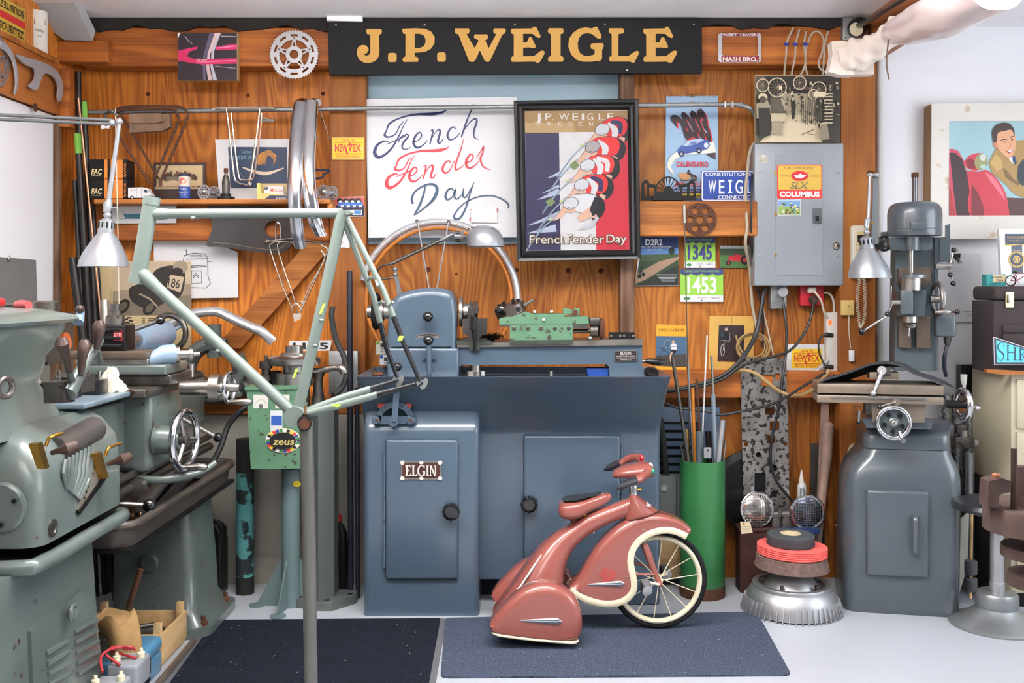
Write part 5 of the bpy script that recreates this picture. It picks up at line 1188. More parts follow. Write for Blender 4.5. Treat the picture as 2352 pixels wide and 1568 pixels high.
# ================================================================ electrics on the right of the wall
PG=mat('panel_grey',(142,148,154),.35,coat=.2,var=.03)
bp_=T('breaker_panel','grey steel breaker panel with a door carrying coloured stickers','electrical panel',P(1835,656,4.42))
YB=4.385
MB().pbox(1733,328,1938,656,YB,.11,.006,3).o('cover',PG,bp_)
pd_=MB().ppoly(rr2(1782,353,1889.5,631,2),YB-.003,.004).o('door',PG,bp_)
for y in(397,492,586):MB().pbox(1780,y-4,1784.5,y+4,YB-.005,.004).o('hinge',BRASS,pd_)
lt_=MB().pbox(1868,477,1887,513,YB-.010,.01,.002).o('latch',mat('latch_grey',(84,88,92),.4),pd_);MB().pbox(1873,496,1881,507,YB-.012,.003).o('thumb',BLK,lt_)
for x,y in((1745,396),(1926,396),(1744,588),(1924,587)):MB().lathe([(.005,0),(.005,.003),(.003,.004)],P(x,y,YB),(0,-1,0),10).o('screw',STEEL,bp_)
st_=MB().ppoly(rr2(1785,378,1888,456,4),YB-.0045,.001).o('sticker',mat('sticker_red',(226,60,56),.4),pd_)
a=Art(frontal(YB-.0045),.00012,.0002);a.poly((214,176,74),rr2(1787,380,1886,435.5,3));a.text((60,50,40),'TUBI "SUPER BUTTED"',1836.5,388,5,w=72,align='c');a.ell((212,40,56),1836.5,404,20,11.5)
a.poly((244,244,244),[(1823,401),(1832,403),(1838,398),(1842,401),(1852,403),(1846,407),(1838,410),(1829,409)]);a.text((120,104,60),'RINFORZI',1794,406,3.6,w=19);a.text((120,104,60),'ELICOIDALI',1860,406,3.6,w=22)
a.text((84,84,92),'SLX',1836,433,14.5,w=43,bold=.02,shear=.25,align='c')
for i in range(4):a.rect((214,176,74),1812,420.5+i*3.4,1860,421.4+i*3.4)
a.text((250,248,246),'COLUMBUS',1836.5,451.5,11.5,w=92,bold=.05,align='c');a.o('sticker_print',st_)
st_=MB().ppoly([(1787,459),(1839,458),(1839,494),(1786,495)],YB-.0042,.0008).o('sticker',WHITE,pd_)
a=Art(frontal(YB-.0042),.00012,.0002);a.rect((120,160,200),1788,460,1838,476);a.rect((140,170,90),1788,474,1838,493);random.seed(2)
for i in range(26):x=1789+random.random()*44;y=462+random.random()*26;a.rect(random.choice(((90,110,70),(196,180,90),(80,110,160),(220,214,190),(90,70,60))),x,y,x+5,y+4)
a.o('sticker_print',st_)
for x,y,r,c1,c2 in((1753,365,10,(222,218,204),(90,84,70)),(1921,565,8.5,(26,26,26),(222,214,190))):
    bd=MB().lathe([(r*YB/F,0),(r*YB/F,.002),(r*YB/F*.9,.004)],P(x,y,YB),(0,-1,0),24).o('button_badge',mat('badge_%d'%x,c1,.4),bp_)
    a=Art(frontal(YB-.004));pts=ell(x,y,r*.72,n=24);a.line(c2,pts+[pts[0]],.9)
    if x<1800:
        for dx in(-3,3):pts=ell(x+dx,y+1.5,2.2,n=14);a.line(c2,pts+[pts[0]],.6)
        a.line(c2,[(x-3,y+1.5),(x-1,y-1.5),(x+2,y-1.5),(x+3,y+1.5)],.6)
    else:a.text(c2,'R',x,y+4,8,align='c',bold=.03)
    a.o('badge_print',bd)
# grey outlet and red outlet below the panel
og=T('outlet_box','grey steel outlet box with a round plug under the breaker panel','outlet',P(1789,709,4.46))
MB().pbox(1770,650,1807,709,4.44,.055,.003).o('box',mat('galvanised',(158,160,160)),og)
pg=MB().lathe([(.022,0),(.024,.02),(.02,.03)],P(1795,672,4.44),(0,-1,.1),22,1.1).o('plug',mat('plug_grey',(150,152,156),.4),og)
orr=T('red_outlet_box','bright red outlet box with a white and a black plug','outlet',P(1865,701,4.46))
REDP=mat('outlet_red',(186,26,42),.35,coat=.3)
MB().pbox(1838,655,1893,702,4.45,.04,.004).o('box',REDP,orr)
MB().pbox(1857,659,1876,673,4.42,.03,.006,3).o('white_plug',mat('plug_white',(214,208,196),.4),orr)
MB().lathe([(.018,0),(.02,.02),(.013,.035)],P(1866,688,4.45),(0,-1,-.1),18).o('black_plug',mat('plug_brown',(70,58,50),.5),orr)
# cables
BC=mat('black_cable',(28,28,30),.45);TC=mat('tan_cable',(168,140,96),.55);WC_=mat('white_cable',(206,196,178),.5)
cable('cable','black flex from the grey outlet hanging down to the floor stack',((1797,684,4.40),(1805,740,4.37),(1806,800,4.36),(1797,870,4.335),(1790,930,4.33),(1774,1000,4.33),(1770,1060,4.33),(1784,1105,4.33),(1815,1145,4.33),(1828,1160,4.34)),4.4,.0062,BC)
cable('cable','black flex from the red outlet swinging low past the punched steel strip',((1867,694,4.42),(1866,715,4.40),(1850,760,4.38),(1812,806,4.35),(1740,828,4.34),(1700,842,4.34),(1660,870,4.34),(1600,890,4.35),(1532,896,4.36)),4.4,.0062,BC)
cable('cable','thick black cable dropping from the panel edge towards the blue lathe',((1756,660,4.45),(1748,710,4.44),(1735,770,4.42),(1700,828,4.36),(1650,868,4.355),(1560,893,4.36),(1525,897,4.36)),4.4,.010,BC)
cable('cable','thin black cable sagging between the blue lathe and the mill',((1528,925,4.30),(1560,937,4.3),(1620,943,4.28),(1650,952,4.26),(1700,945,4.26),(1780,925,4.28),(1840,890,4.31),(1896,855,4.33)),4.3,.006,BC)
cable('cable','tan cable looping across the punched steel strip',((1690,851,4.36),(1710,850,4.34),(1740,860,4.335),(1790,898,4.33),(1830,908,4.335),(1870,890,4.35),(1905,850,4.37)),4.34,.008,TC)
cable('cable','grey-brown cable bundle running down the left side of the panel',((1733,328,4.42),(1722,350,4.42),(1716,400,4.41),(1712,450,4.41),(1716,520,4.365),(1712,560,4.37),(1722,620,4.46),(1728,700,4.47),(1740,760,4.47)),4.42,.007,WIRE)
cable('cable','black cable running tight along the left side of the panel',((1728,400,4.41),(1725,480,4.365),(1726,560,4.40),(1735,640,4.46),(1752,720,4.46),(1752,800,4.46)),4.42,.005,BC)
cable('cable','pale wire hanging down behind the coiled wire',((1760,664),(1752,700),(1764,760),(1776,816),(1777,836)),4.475,.0035,WC_)
cable('cable','white lead from the red outlet to the power strip',((1870,668,4.41),(1886,690,4.40),(1894,720,4.42),(1906,735,4.44)),4.4,.005,WC_)
cable('cable','pale grey lead arching from the panel to the power strip',((1892,672),(1905,674),(1914,690),(1916,718)),4.45,.005,mat('grey_lead',(188,184,176),.5))
cl=MB()
for i in range(3):
    pts=[P(1726+(30+4*i)*cos(t+i)+2*i,797+(27+3*i)*sin(t+i),4.462-.006*i)for t in[2*pi*k/40 for k in range(40)]]
    cl.tube(pts,.0042,6,closed=True)
cl.tube(crv([P(1690,770,4.45),P(1700,800,4.45),P(1720,820,4.445),P(1750,815,4.445)],6),.004,6)
tag(cl.o('coiled_wire',TC),'loose coil of tan wire hung in front of the rider photo','wire')
psb=T('power_strip','long white power strip with a glowing red switch standing on the wall','power strip',P(1910,855,4.45))
MB().pbox(1898,717,1927,857,4.43,.045,.008,3).o('body',mat('strip_white',(208,206,200),.4),psb)
MB().pbox(1903,736,1910,745,4.426,.006).o('switch',mat('switch_glow',(255,70,20),.3,emit=3.0,var=0),psb)
for y in(770,843):MB().lathe([(.014,0),(.011,.03),(.006,.035)],P(1911,y,4.44),(-1,-.25,.1),14).o('plug',BLK,psb)
cable('cable','black lead curling from the power strip down to the mill',((1896,771,4.41),(1884,775,4.41),(1880,800,4.41),(1890,830,4.41),(1905,850,4.40),(1918,864,4.39)),4.41,.004,BC)
cable('cable','grey corrugated hose bending below the yellow advert plate',((1818,868),(1850,864),(1880,848),(1902,826)),4.43,.010,mat('hose_grey',(150,150,150),.4))
jb=T('wall_jack','small beige telephone jack with a white lead below it','socket',P(1947,724,4.38))
MB().pbox(1933,689,1963,724,4.365,.02,.004).o('box',mat('jack_beige',(206,178,112),.5),jb);MB().lathe([(.003,0),(.003,.003)],P(1949,703,4.365),(0,-1,0),8).o('screw',BRASS,jb)
MB().tube(crv([P(1950,724,4.375),P(1950,760,4.375),P(1954,800,4.375)],5),.0025,6).o('lead',WC_,jb);MB().pbox(1951,804,1963,830,4.37,.012,.002).o('adapter',WHITE,jb)
phn=T('wall_telephone','beige wall telephone with keypad half hidden by the lamp','telephone',P(1975,625,4.38))
BEIGE=mat('phone_beige',(204,196,178),.4)
MB().pbox(1957,517,1998,640,4.35,.04,.012,3).o('body',BEIGE,phn)
kp=MB().pbox(1968,532,1990,620,4.346,.006,.002).o('keypad',mat('keypad_tan',(186,172,120),.5),phn);MB().pbox(1970,540,1988,556,4.344,.003).o('display',BLK,kp)
for i in range(12):MB().pbox(1969+7*(i%3),566+11*(i//3),1974+7*(i%3),573+11*(i//3),4.343,.004,.001).o('key',BEIGE,kp)
cc=MB()
for x0_,x1_ in((1974,1967),(1984,1990)):
    pts=[]
    n=220
    for i in range(n+1):
        f=i/n;c=P(x0_+(x1_-x0_)*sin(f*pi)*.6,640+f*100,4.34);t=f*60*2
        pts.append(c+Vector((.007*cos(t),.007*sin(t),0)))
    cc.tube(pts,.0016,5)
cc.tube(crv([P(1974,740,4.34),P(1976,752,4.34),P(1984,740,4.34)],5),.005,6)
cc.o('coiled_cord',WC_,phn)
# ---- jointed lamp right
def cone_lamp(name,label,Y,sc_top,socket_top,rim,rimw,arm_pts,base_pts,parent_z,tilt=0.0):
    o_=T(name,label,'lamp',P(rim[0],rim[1],Y))
    k=Y/F;R_=rimw/2*k;cz=P(rim[0],rim[1],Y);h=(rim[1]-sc_top[1])*k;ax=(P(*socket_top,Y)-cz).normalized();r0=R_*.33
    prof=[(R_*1.015,0),(R_,.004),(R_*.97,h*.18),(R_*.87,h*.38),(R_*.72,h*.58),(R_*.55,h*.78),(R_*.40,h*.93),(r0,h)]
    m=MB();m.lathe(prof+[(r*.965,hh-.001)for r,hh in prof[::-1]],cz,ax,40);so=m.o('shade',ALUP,o_,50)
    sk=h+(sc_top[1]-socket_top[1])*k
    kk=MB().lathe([(r0*1.02,h),(r0*1.02,h+.012),(r0*.96,h+.014),(r0*.93,sk-.008),(r0*.6,sk),(r0*.2,sk+.004)],cz,ax,28).o('socket',ALUP,o_)
    u=ax.orthogonal().normalized();v=ax.cross(u)
    for i in range(10):
        t=2*pi*i/10;d=u*cos(t)+v*sin(t);MB().tube([cz+ax*(h+.018)+d*r0*.93,cz+ax*(sk-.012)+d*r0*.90],.0034,6).o('vent_slot',BLKM,kk)
    return o_,cz+ax*sk
rl,tip=cone_lamp('jointed_lamp','silver jointed lamp with a conical shade in front of the telephone',4.0,(1995,571),(1990,543),(1998,638),96,None,None,0)
MB().ball(P(1991,533,4.0),.012,14).o('ball_joint',ALUP,rl)
MB().tube([P(1990,524,4.0),P(1992,505,4.0),P(1994,500,4.0)],[.010,.012,.007],12).o('knuckle',ALUP,rl)
MB().cyl(P(1994,502,4.0),P(1998,405,4.02),.006).o('arm',ALUP,rl)
for x in(1998,2013):MB().ball(P(x,402,4.03),.011,14).o('joint',ALUP,rl)
MB().cyl(P(1998,402,4.03),P(2013,402,4.03),.006).o('pin',ALUP,rl)
MB().ppoly([(2006,405),(2018,405),(2018,560),(2002,560)],4.04,.012).o('upright',mat('lamp_grey',(150,154,158)),rl)
MB().tube([P(2000,513,3.99),P(2008,512,3.98)],.003,6).o('wing_screw',BRASS,rl)
MB().tube(crv([P(2012,400,4.04),P(2010,396,4.2),P(1996,394,4.33),P(1994,400,4.36)],6),.004,8).o('cable',BLK,rl)
MB().tube([P(2010,552,4.046),P(2004,552,4.2),P(1996,552,4.388)],.009,10).o('mount',mat('lamp_grey',(150,154,158)),rl)
# ================================================================ vertical mill
z7=lambda pts:zc(pts,1860,380,3.0163);z8=lambda pts:zc(pts,1860,820,2.305)
ml=T('milling_machine','grey vertical milling machine on a rounded cabinet base with handwheels','milling machine',(1.57,4.2,0))
def ZX(x,y,Y,z=8):return P(*(z8 if z==8 else z7)([(x,y)])[0],Y)
rows=[]
for y,xa,xb,yf,r in((1392,202,782,3.985,.05),(1330,198,786,3.975,.05),(900,206,795,3.98,.06),(700,212,796,3.985,.06),(640,218,792,3.99,.06),(580,240,775,4.0,.06),(535,270,748,4.015,.055),(500,290,730,4.025,.05),(488,294,728,4.03,.045)):
    p,q=ZX(xa,y,yf+.03),ZX(xb,y,yf+.03);zz=max(0.0,ZX(0,y,yf).z)
    if y==1392:zz=0
    rows.append(rrect(p.x,q.x,yf,4.30,r,zz,6))
MB().loft(rows).o('cabinet_base',MILLG,ml,60)
rows=[]
for y,xa,xb,yf,r in((488,292,728,4.025,.04),(430,292,728,4.02,.045),(405,296,727,4.03,.05),(380,306,725,4.06,.05),(350,334,720,4.11,.04)):
    p,q=ZX(xa,y,yf+.03),ZX(xb,y,yf+.03);rows.append(rrect(p.x,q.x,yf,4.30,r,ZX(0,y,yf).z,6))
MB().loft(rows).o('top_casting',MILLG,ml,60)
p,q=ZX(328,1165,3.965),ZX(645,707,3.965)
md=MB().box(p.x,q.x,3.955,3.985,p.z,q.z,.013,4).o('door',MILLG,ml,50)
MB().tube(crv([ZX(586,850,3.956),ZX(586,856,3.935),ZX(586,900,3.93),ZX(586,1000,3.93),ZX(586,1034,3.935),ZX(586,1040,3.956)],4),.011,10).o('handle',MILLG,md)
# column
MB().ppoly(z7([(545,500),(822,500),(822,1420),(535,1420),(540,900)]),4.20,.12).o('column',mat('mill_dark',(84,94,98),.35,coat=.35,var=.06),ml)
MB().ppoly(z7([(800,500),(824,500),(824,1420),(808,1420)]),4.19,.02).o('column_rib',MILLG,ml)
for xa,xb in((575,655),(690,780)):MB().ppoly(z7([(xa,1040),(xb,1040),(xb,1265),(xa,1260)]),4.17,.035).o('dovetail',mat('brown_steel',(112,98,86),.4,.7,var=.2,vs=14),ml)
# motor housing
c=ZX(688,490,4.14,7);k7=4.14/F/3.0163;R_=178*k7
MB().lathe([(R_*.98,0),(R_,.006),(R_,42*k7),(R_*.99,44*k7),(R_,46*k7),(R_,150*k7),(R_*.97,185*k7),(R_*.88,212*k7),(R_*.74,228*k7),(R_*.5,233*k7),(.01,234*k7)],c,(0,0,1),44).o('motor_housing',MILLG,ml,40)
MB().box(c.x-60*k7,c.x+45*k7,c.y-R_-.006,c.y-R_+.03,c.z+38*k7,c.z+92*k7,.003).o('hinge_clip',MILLG,ml)
MB().cyl(ZX(690,258,4.14,7),ZX(690,60,4.14,7),18*k7,seg=16).o('drawbar',mat('drawbar_steel',(110,110,114),.3,1),ml)
MB().cyl(ZX(691,84,4.14,7),ZX(691,52,4.14,7),24*k7,seg=18).o('drawbar_cap',RUST,ml)
MB().ppoly(z7([(868,415),(892,410),(888,670),(824,672),(824,500),(868,495)]),4.22,.03).o('belt_guard',mat('mill_dark',(84,94,98)),ml)
MB().ppoly(z7([(465,460),(520,455),(530,490),(470,490)]),4.16,.04).o('motor_bracket',MILLG,ml)
MB().lathe([(.024,0),(.024,.02),(.012,.024)],ZX(468,545,4.12,7),(0,-1,0),20).o('adjust_knob',BLK,ml)
MB().ring(ZX(488,540,4.14,7),.028,.006,(0,1,0),24,8).o('knob_ring',BLK,ml)
# spindle head
MB().ppoly(z7([(532,497),(820,497),(818,580),(760,590),(640,592),(545,580)]),4.10,.1).o('head_top',MILLG,ml)
MB().lathe([(44*k7,0),(44*k7,90*k7)],ZX(690,590,4.09,7),(0,0,1),22).o('head_boss',MILLG,ml)
MB().cyl(ZX(681,590,4.09,7),ZX(681,740,4.09,7),16*k7,seg=16).o('quill_shaft',STEEL,ml)
MB().ppoly(z7([(583,712),(640,706),(790,706),(788,820),(740,830),(583,820)]),4.15,.05).o('slide_plate',mat('brown_steel',(112,98,86)),ml)
MB().lathe([(88*k7,0),(88*k7,22*k7),(70*k7,26*k7),(40*k7,36*k7)],ZX(690,778,4.10,7),(0,0,1),30).o('quill_flange',mat('lamp_grey',(150,154,158)),ml)
MB().lathe([(66*k7,0),(66*k7,90*k7)],ZX(680,865,4.10,7),(0,0,1),30).o('quill_sleeve',STEEL,ml)
MB().ppoly(z7([(585,865),(780,860),(770,1040),(700,1048),(590,1040)]),4.10,.08).o('quill_housing',MILLG,ml)
MB().pbox(*z7([(630,865)])[0],*z7([(710,1030)])[0],4.05,.06,.006).o('front_block',mat('mill_dark',(84,94,98)),ml)
MB().lathe([(30*k7,0),(32*k7,8*k7),(30*k7,30*k7)],ZX(676,1125,4.09,7),(0,0,1),20).o('collet',mat('lamp_grey',(150,154,158)),ml)
MB().lathe([(44*k7,0),(44*k7,24*k7)],ZX(676,1118,4.09,7),(0,0,1),26).o('collet_nut',DSTEEL,ml)
MB().lathe([(46*k7,0),(46*k7,40*k7)],ZX(676,1086,4.09,7),(0,0,1),26).o('spindle_end',STEEL,ml)
MB().lathe([(1*k7,0),(7*k7,12*k7),(7*k7,70*k7)],ZX(667,1188,4.09,7),(0,0,1),12).o('drill_bit',CHROME,ml)
BALL=mat('bakelite',(20,20,22),0.18,coat=0.5)
def ballarm(p,q,r,rb,par,mt=STEEL):
    o_=MB().cyl(p,q,r,seg=10).o('lever',mt,par);MB().ball(q,rb,16).o('ball_knob',BALL,o_);return o_
MB().cyl(ZX(630,948,4.07,7),ZX(556,948,4.07,7),.012).o('lever_hub',STEEL,ml)
ballarm(ZX(570,955,4.06,7),ZX(548,1030,4.03,7),.004,.011,ml);ballarm(ZX(545,1040,4.03,7),ZX(397,1152,3.98,7),.005,.0135,ml);MB().cyl(ZX(558,835,4.07,7),ZX(556,960,4.07,7),.003).o('stop_rod',STEEL,ml)
MB().cyl(ZX(826,700,4.14,7),ZX(925,700,4.14,7),.013).o('capstan_hub',STEEL,ml)
for x,y,Y in((942,588,4.14),(945,655,4.2),(940,757,4.08),(938,817,4.14)):ballarm(ZX(918,702,4.14,7),ZX(x,y,Y,7),.004,.011,ml)
m=MB();c=ZX(845,925,4.12,7);m.ring(c,108*k7,.010,(1,.12,0),36,10);m.cyl(c+Vector((-.03,0,0)),c+Vector((.01,0,0)),.016)
m.box(c.x-.006,c.x+.004,c.y-.06,c.y+.06,c.z-.007,c.z+.007);m.o('side_handwheel',STEEL,ml)
MB().tube([ZX(850,1015,4.05,7),ZX(900,1012,4.05,7),ZX(935,1015,4.05,7),ZX(955,1013,4.05,7)],[.004,.010,.010,.004],12).o('crank_handle',STEEL,ml);MB().ball(ZX(995,1012,4.05,7),.011,14).o('ball_knob',BALL,ml);MB().cyl(ZX(950,1013,4.05,7),ZX(990,1012,4.05,7),.004).o('crank_stem',RUST,ml)
MB().pbox(*z7([(820,1035)])[0],*z7([(952,1185)])[0],4.16,.12,.01,3).o('switch_box',mat('mill_dark',(84,94,98)),ml)
MB().lathe([(.008,0),(.015,.02),(.015,.04),(.018,.042)],ZX(880,1245,4.2,7),(0,0,1),16).o('cable_gland',DSTEEL,ml)
MB().tube(crv([ZX(880,1240,4.2,7),ZX(862,1320,4.2,7),ZX(855,1400,4.22,7),ZX(856,1450,4.25,7)],5),.008,8).o('motor_cable',mat('navy_cable',(36,42,58),.4),ml)
# table and slides
TB=mat('table_steel',(142,128,114),.42,.6,var=.14,vs=10)
k8=3.95/F/2.305
MB().pbox(*z8([(88,148)])[0],*z8([(728,200)])[0],3.93,.20,.003).o('table',TB,ml)
MB().pbox(*z8([(92,203)])[0],*z8([(732,216)])[0],3.95,.17,.001).o('table_slot',BLKM,ml)
MB().pbox(*z8([(88,210)])[0],*z8([(730,250)])[0],3.925,.19,.003).o('table_lower',TB,ml)
MB().pbox(*z8([(160,216)])[0],*z8([(650,226)])[0],3.92,.01).o('table_stop_rail',STEEL,ml)
MB().ppoly(z8([(358,248),(635,248),(628,345),(365,350)]),3.95,.18).o('saddle',TB,ml)
MB().ppoly(z8([(305,332),(380,310),(630,318),(660,345),(655,380),(330,380)]),3.97,.2).o('knee',MILLG,ml)
# front handwheel
c=ZX(492,350,3.88);R_=86*k8
hw=MB().ring(c,R_*.93,R_*.14,(0,1,0),44,12).o('front_handwheel',CHROME,ml)
MB().lathe([(R_*.82,0),(R_*.8,.008),(R_*.3,.02),(R_*.3,-.012),(R_*.2,-.016)],c+Vector((0,.012,0)),(0,1,0),32).o('web',mat('mill_dark',(84,94,98)),hw)
for i in range(5):
    t=radians(50+72*i);MB().lathe([(R_*.15,0),(R_*.15,.002)],c+Vector((R_*.55*cos(t),.001,R_*.55*sin(t))),(0,-1,0),14).o('web_hole',BLKM,hw)
MB().lathe([(R_*.2,0),(R_*.17,.01),(R_*.08,.012)],c+Vector((0,-.004,0)),(0,-1,0),18).o('hub_nut',STEEL,hw)
MB().tube([c+Vector((.022,-.002,-R_*.55)),c+Vector((.026,-.02,-R_*.95)),c+Vector((.026,-.05,-R_*.95))],[.007,.009,.011],12).o('handle',CHROME,hw)
# right end handwheel, edge on
c=ZX(810,245,3.98); 
hw=MB();hw.ring(c,76*k8,.013,(1,.2,0),40,12);hw.lathe([(76*k8,-.004),(.03,.004),(.03,.012),(.01,.014)],c,(1,.2,0),32);hw=hw.o('end_handwheel',CHROME,ml)
MB().cyl(ZX(728,244,3.98),c,.016).o('screw_housing',BLKM,ml)
MB().tube([c+Vector((.01,-.01,0)),ZX(850,258,3.96),ZX(880,260,3.95),ZX(900,260,3.95)],[.005,.006,.010,.006],12).o('handle',CHROME,hw)
MB().tube([ZX(800,165,4.03),ZX(800,150,4.03),ZX(798,120,4.03),ZX(798,86,4.03)],[.008,.006,.012,.013],12).o('handle',mat('handle_grey',(170,170,166),.5),hw)
# little vice crank in the middle, table clamp bits
MB().pbox(*z8([(345,82)])[0],*z8([(495,118)])[0],3.97,.06,.002).o('vice_jaw',TB,ml)
MB().pbox(*z8([(388,50)])[0],*z8([(455,100)])[0],3.96,.05,.003).o('vice_block',DSTEEL,ml)
cr_=MB().tube([ZX(418,72,3.94),ZX(400,130,3.93),ZX(382,185,3.92)],[.011,.008,.006],12).o('vice_crank',ALU,ml);MB().ball(ZX(378,195,3.915),.012,14).o('ball_end',ALU,cr_);MB().cyl(ZX(418,72,3.95),ZX(418,72,3.93),.017).o('hub',ALU,cr_)
cl_=MB().cyl(ZX(303,290,3.93),ZX(301,345,3.93),.006).o('slide_clamp',STEEL,ml);MB().ball(ZX(301,348,3.93),.010,12).o('ball_knob',BALL,cl_);MB().pbox(*z8([(285,268)])[0],*z8([(320,278)])[0],3.92,.02).o('clamp_bar',RUST,ml);MB().pbox(*z8([(328,250)])[0],*z8([(358,310)])[0],3.95,.05).o('clamp_block',DSTEEL,ml)
lv2=MB().cyl(ZX(490,238,3.92),ZX(420,265,3.90),.005).o('lock_lever',STEEL,ml);MB().ball(ZX(417,267,3.90),.010,12).o('ball_knob',BALL,lv2);MB().lathe([(.014,0),(.014,.012)],ZX(492,237,3.93),(0,-1,0),18).o('lock_hub',TB,ml)
# dark rubber sheet draped over the table
m=MB();rows=[]
up=[(95,138),(130,118),(200,96),(280,66),(350,38),(410,26),(470,28),(520,44),(570,76),(640,100),(700,122),(716,134)]
for Y in(3.94,3.98,4.04,4.10,4.15):
    rows.append([ZX(x,y+(0 if Y<4.1 else 12)-4*sin((Y-3.94)*20),Y)-Vector((0,0,0))for x,y in[(p[0],p[1])for p in crv(up,4)]])
th=[[p-Vector((0,0,.009 if i in(0,4)else .006))for p in r]for i,r in enumerate(rows)]
for i in range(len(rows[0])-1):pass
loop=[[rows[i][j]for i in range(5)]+[th[i][j]for i in range(4,-1,-1)]for j in range(len(rows[0]))]
tag(m.grid(loop,True,True).o('rubber_sheet',mat('dark_rubber',(58,60,64),.8,var=.1,bump=.2)),'dark grey rubber sheet arched over the milling table','cover')
rb_s=bpy.data.objects['rubber_sheet'];mrot=Matrix.Translation(ml.location+Vector((.03,0,0)))@Matrix.Rotation(radians(-11),4,'Z')@Matrix.Translation(-ml.location)
ml.rotation_euler=(0,0,radians(-11));rb_s.data.transform(mrot);ml.location.x+=.03      # the mill faces the middle of the room
# ================================================================ white wall on the right
pt=T('painting','large painting of a man leaning over a red car in a peeling white frame','painting',P(2300,548,4.48))
PF=mat('peeling_white',(226,222,214),.6,var=.03,spot=(206,186,160),spot_s=9,spot_t=.60)
zq=lambda pts:zc(pts,2100,180,4.127)
YQ=4.45
for L in([(165,238),(1700,228),(1700,402),(330,404)],[(165,238),(330,404),(325,1300),(160,1520)],[(160,1520),(325,1300),(1700,1296),(1700,1515)]):MB().ppoly(zq(L),YQ,.06).o('frame_rail',PF,pt)
MB().ppoly(zq([(135,260),(165,238),(160,1520),(125,1500)]),YQ+.012,.048).o('frame_side',mat('raw_edge',(132,104,76),.7),pt)
cv=MB().ppoly(zq([(328,402),(1600,400),(1600,1300),(322,1302)]),YQ+.006,.02).o('canvas',mat('canvas_blue',(166,200,206),.6,var=.05),pt)
a=Art(lambda x,y,h:P(*zq([(x,y)])[0],YQ+.006)+Vector((0,-h,0)),.00015)
a.poly((200,72,92),[(330,668),(370,668),(420,690),(470,780),(520,1000),(535,1300),(328,1300)]);a.poly((58,36,40),[(335,705),(385,705),(450,760),(495,900),(525,1100),(525,1298),(400,1298),(375,1100)]);a.poly((170,50,56),[(328,1040),(350,1060),(390,1298),(328,1298)])
a.poly((206,52,76),[(470,790),(520,730),(590,708),(650,708),(660,850),(570,880),(495,850)]);a.poly((130,30,46),[(485,780),(530,755),(570,780),(580,860),(510,850)]);a.ell((150,148,100),632,788,62,80,rot=.15);a.ell((206,210,200),650,750,30,34);a.ell((170,210,190),650,835,26,20)
a.poly((196,52,66),[(p[0],p[1])for p in crv([(495,870),(600,885),(690,870),(790,960),(860,1080),(890,1200),(900,1298),(535,1298),(520,1050)],5)]);a.poly((222,110,126),[(p[0],p[1])for p in crv([(660,880),(740,930),(820,1040),(860,1150),(800,1080),(720,980)],5)]);a.poly((120,34,44),[(540,1000),(600,1080),(650,1200),(660,1298),(540,1298)])
a.poly((80,44,40),[(880,1130),(1600,1160),(1600,1298),(900,1298)])
a.poly((170,136,76),[(p[0],p[1])for p in crv([(700,800),(760,690),(800,660),(900,740),(960,600),(1100,590),(1250,620),(1400,700),(1600,900),(1600,1180),(1200,1170),(960,1100),(860,1000),(740,900)],5)]);a.poly((120,92,50),[(830,830),(900,900),(940,960),(1000,980),(980,1020),(860,940)]);a.poly((196,160,96),[(720,800),(770,720),(820,760),(840,850),(780,880)])
a.poly((44,52,60),[(p[0],p[1])for p in crv([(980,830),(1040,760),(1120,780),(1150,900),(1100,1000),(1010,1010),(970,940)],5)]);a.poly((238,234,228),[(890,760),(940,730),(960,760),(930,810)]);a.poly((40,60,96),[(925,740),(950,735),(970,800),(955,820),(930,790)])
FC=(222,164,124)
a.poly((200,130,96),ell(770,625,26,38,rot=-.2));a.poly(FC,[(p[0],p[1])for p in crv([(775,520),(850,475),(925,480),(955,560),(960,640),(935,720),(890,750),(840,720),(790,660),(772,590)],5,True)]);a.poly((62,38,30),[(p[0],p[1])for p in crv([(735,500),(770,445),(830,422),(900,430),(940,480),(945,540),(915,490),(850,500),(790,520),(775,600),(745,600)],5,True)])
a.line((70,44,34),[(815,590),(845,578),(875,582)],[6,9,5],4);a.line((70,44,34),[(905,568),(925,550),(945,548)],[5,8,5],4);a.ell((50,36,30),850,605,10,6);a.ell((50,36,30),922,582,10,6);a.line((190,120,90),[(895,600),(912,640),(890,655)],6,4);a.poly((150,50,44),[(865,690),(905,685),(940,655),(930,690),(890,712)]);a.poly((246,240,232),[(878,690),(905,686),(934,664),(925,688),(895,700)])
a.o('painted_scene',cv)
hp_=card('drawing_sheet','white brochure sheet with a faint line drawing hung from a black binder clip','paper',[(2155,583),(2254,583),(2252,738),(2152,740)],4.505,.002,mat('sheet_white',(226,226,228),.6,var=.02))
z9=lambda pts:zc(pts,2150,560,5.2277)
a=Art(lambda x,y,h:P(*z9([(x,y)])[0],4.505)+Vector((0,-h,0)),.00012);a.text((50,54,80),'Honjo',146,234,32,w=166,bold=.008);a.text((196,196,200),'Original Mudguards',122,300,18,w=222);a.rect((206,206,208),130,326,320,334)
a.line((190,190,196),[(160,780),(170,640),(230,550),(290,570),(320,660)],3,6);a.line((196,196,200),[(80,560),(130,460),(230,425),(300,480),(325,580)],3,6);a.line((200,200,204),[(35,770),(60,570),(130,660)],3);a.rect((170,168,172),310,808,440,816);a.rect((180,180,184),372,850,440,858);a.o('print',hp_)
bc=MB().ppoly(z9([(205,116),(296,112),(290,170),(198,174)]),4.498,.012).o('binder_clip',BLK,hp_);MB().tube([P(*z9([(x,y)])[0],4.498)for x,y in((225,116),(212,80),(240,62),(262,80),(250,115))],.0012,6).o('clip_wire',STEEL,bc)
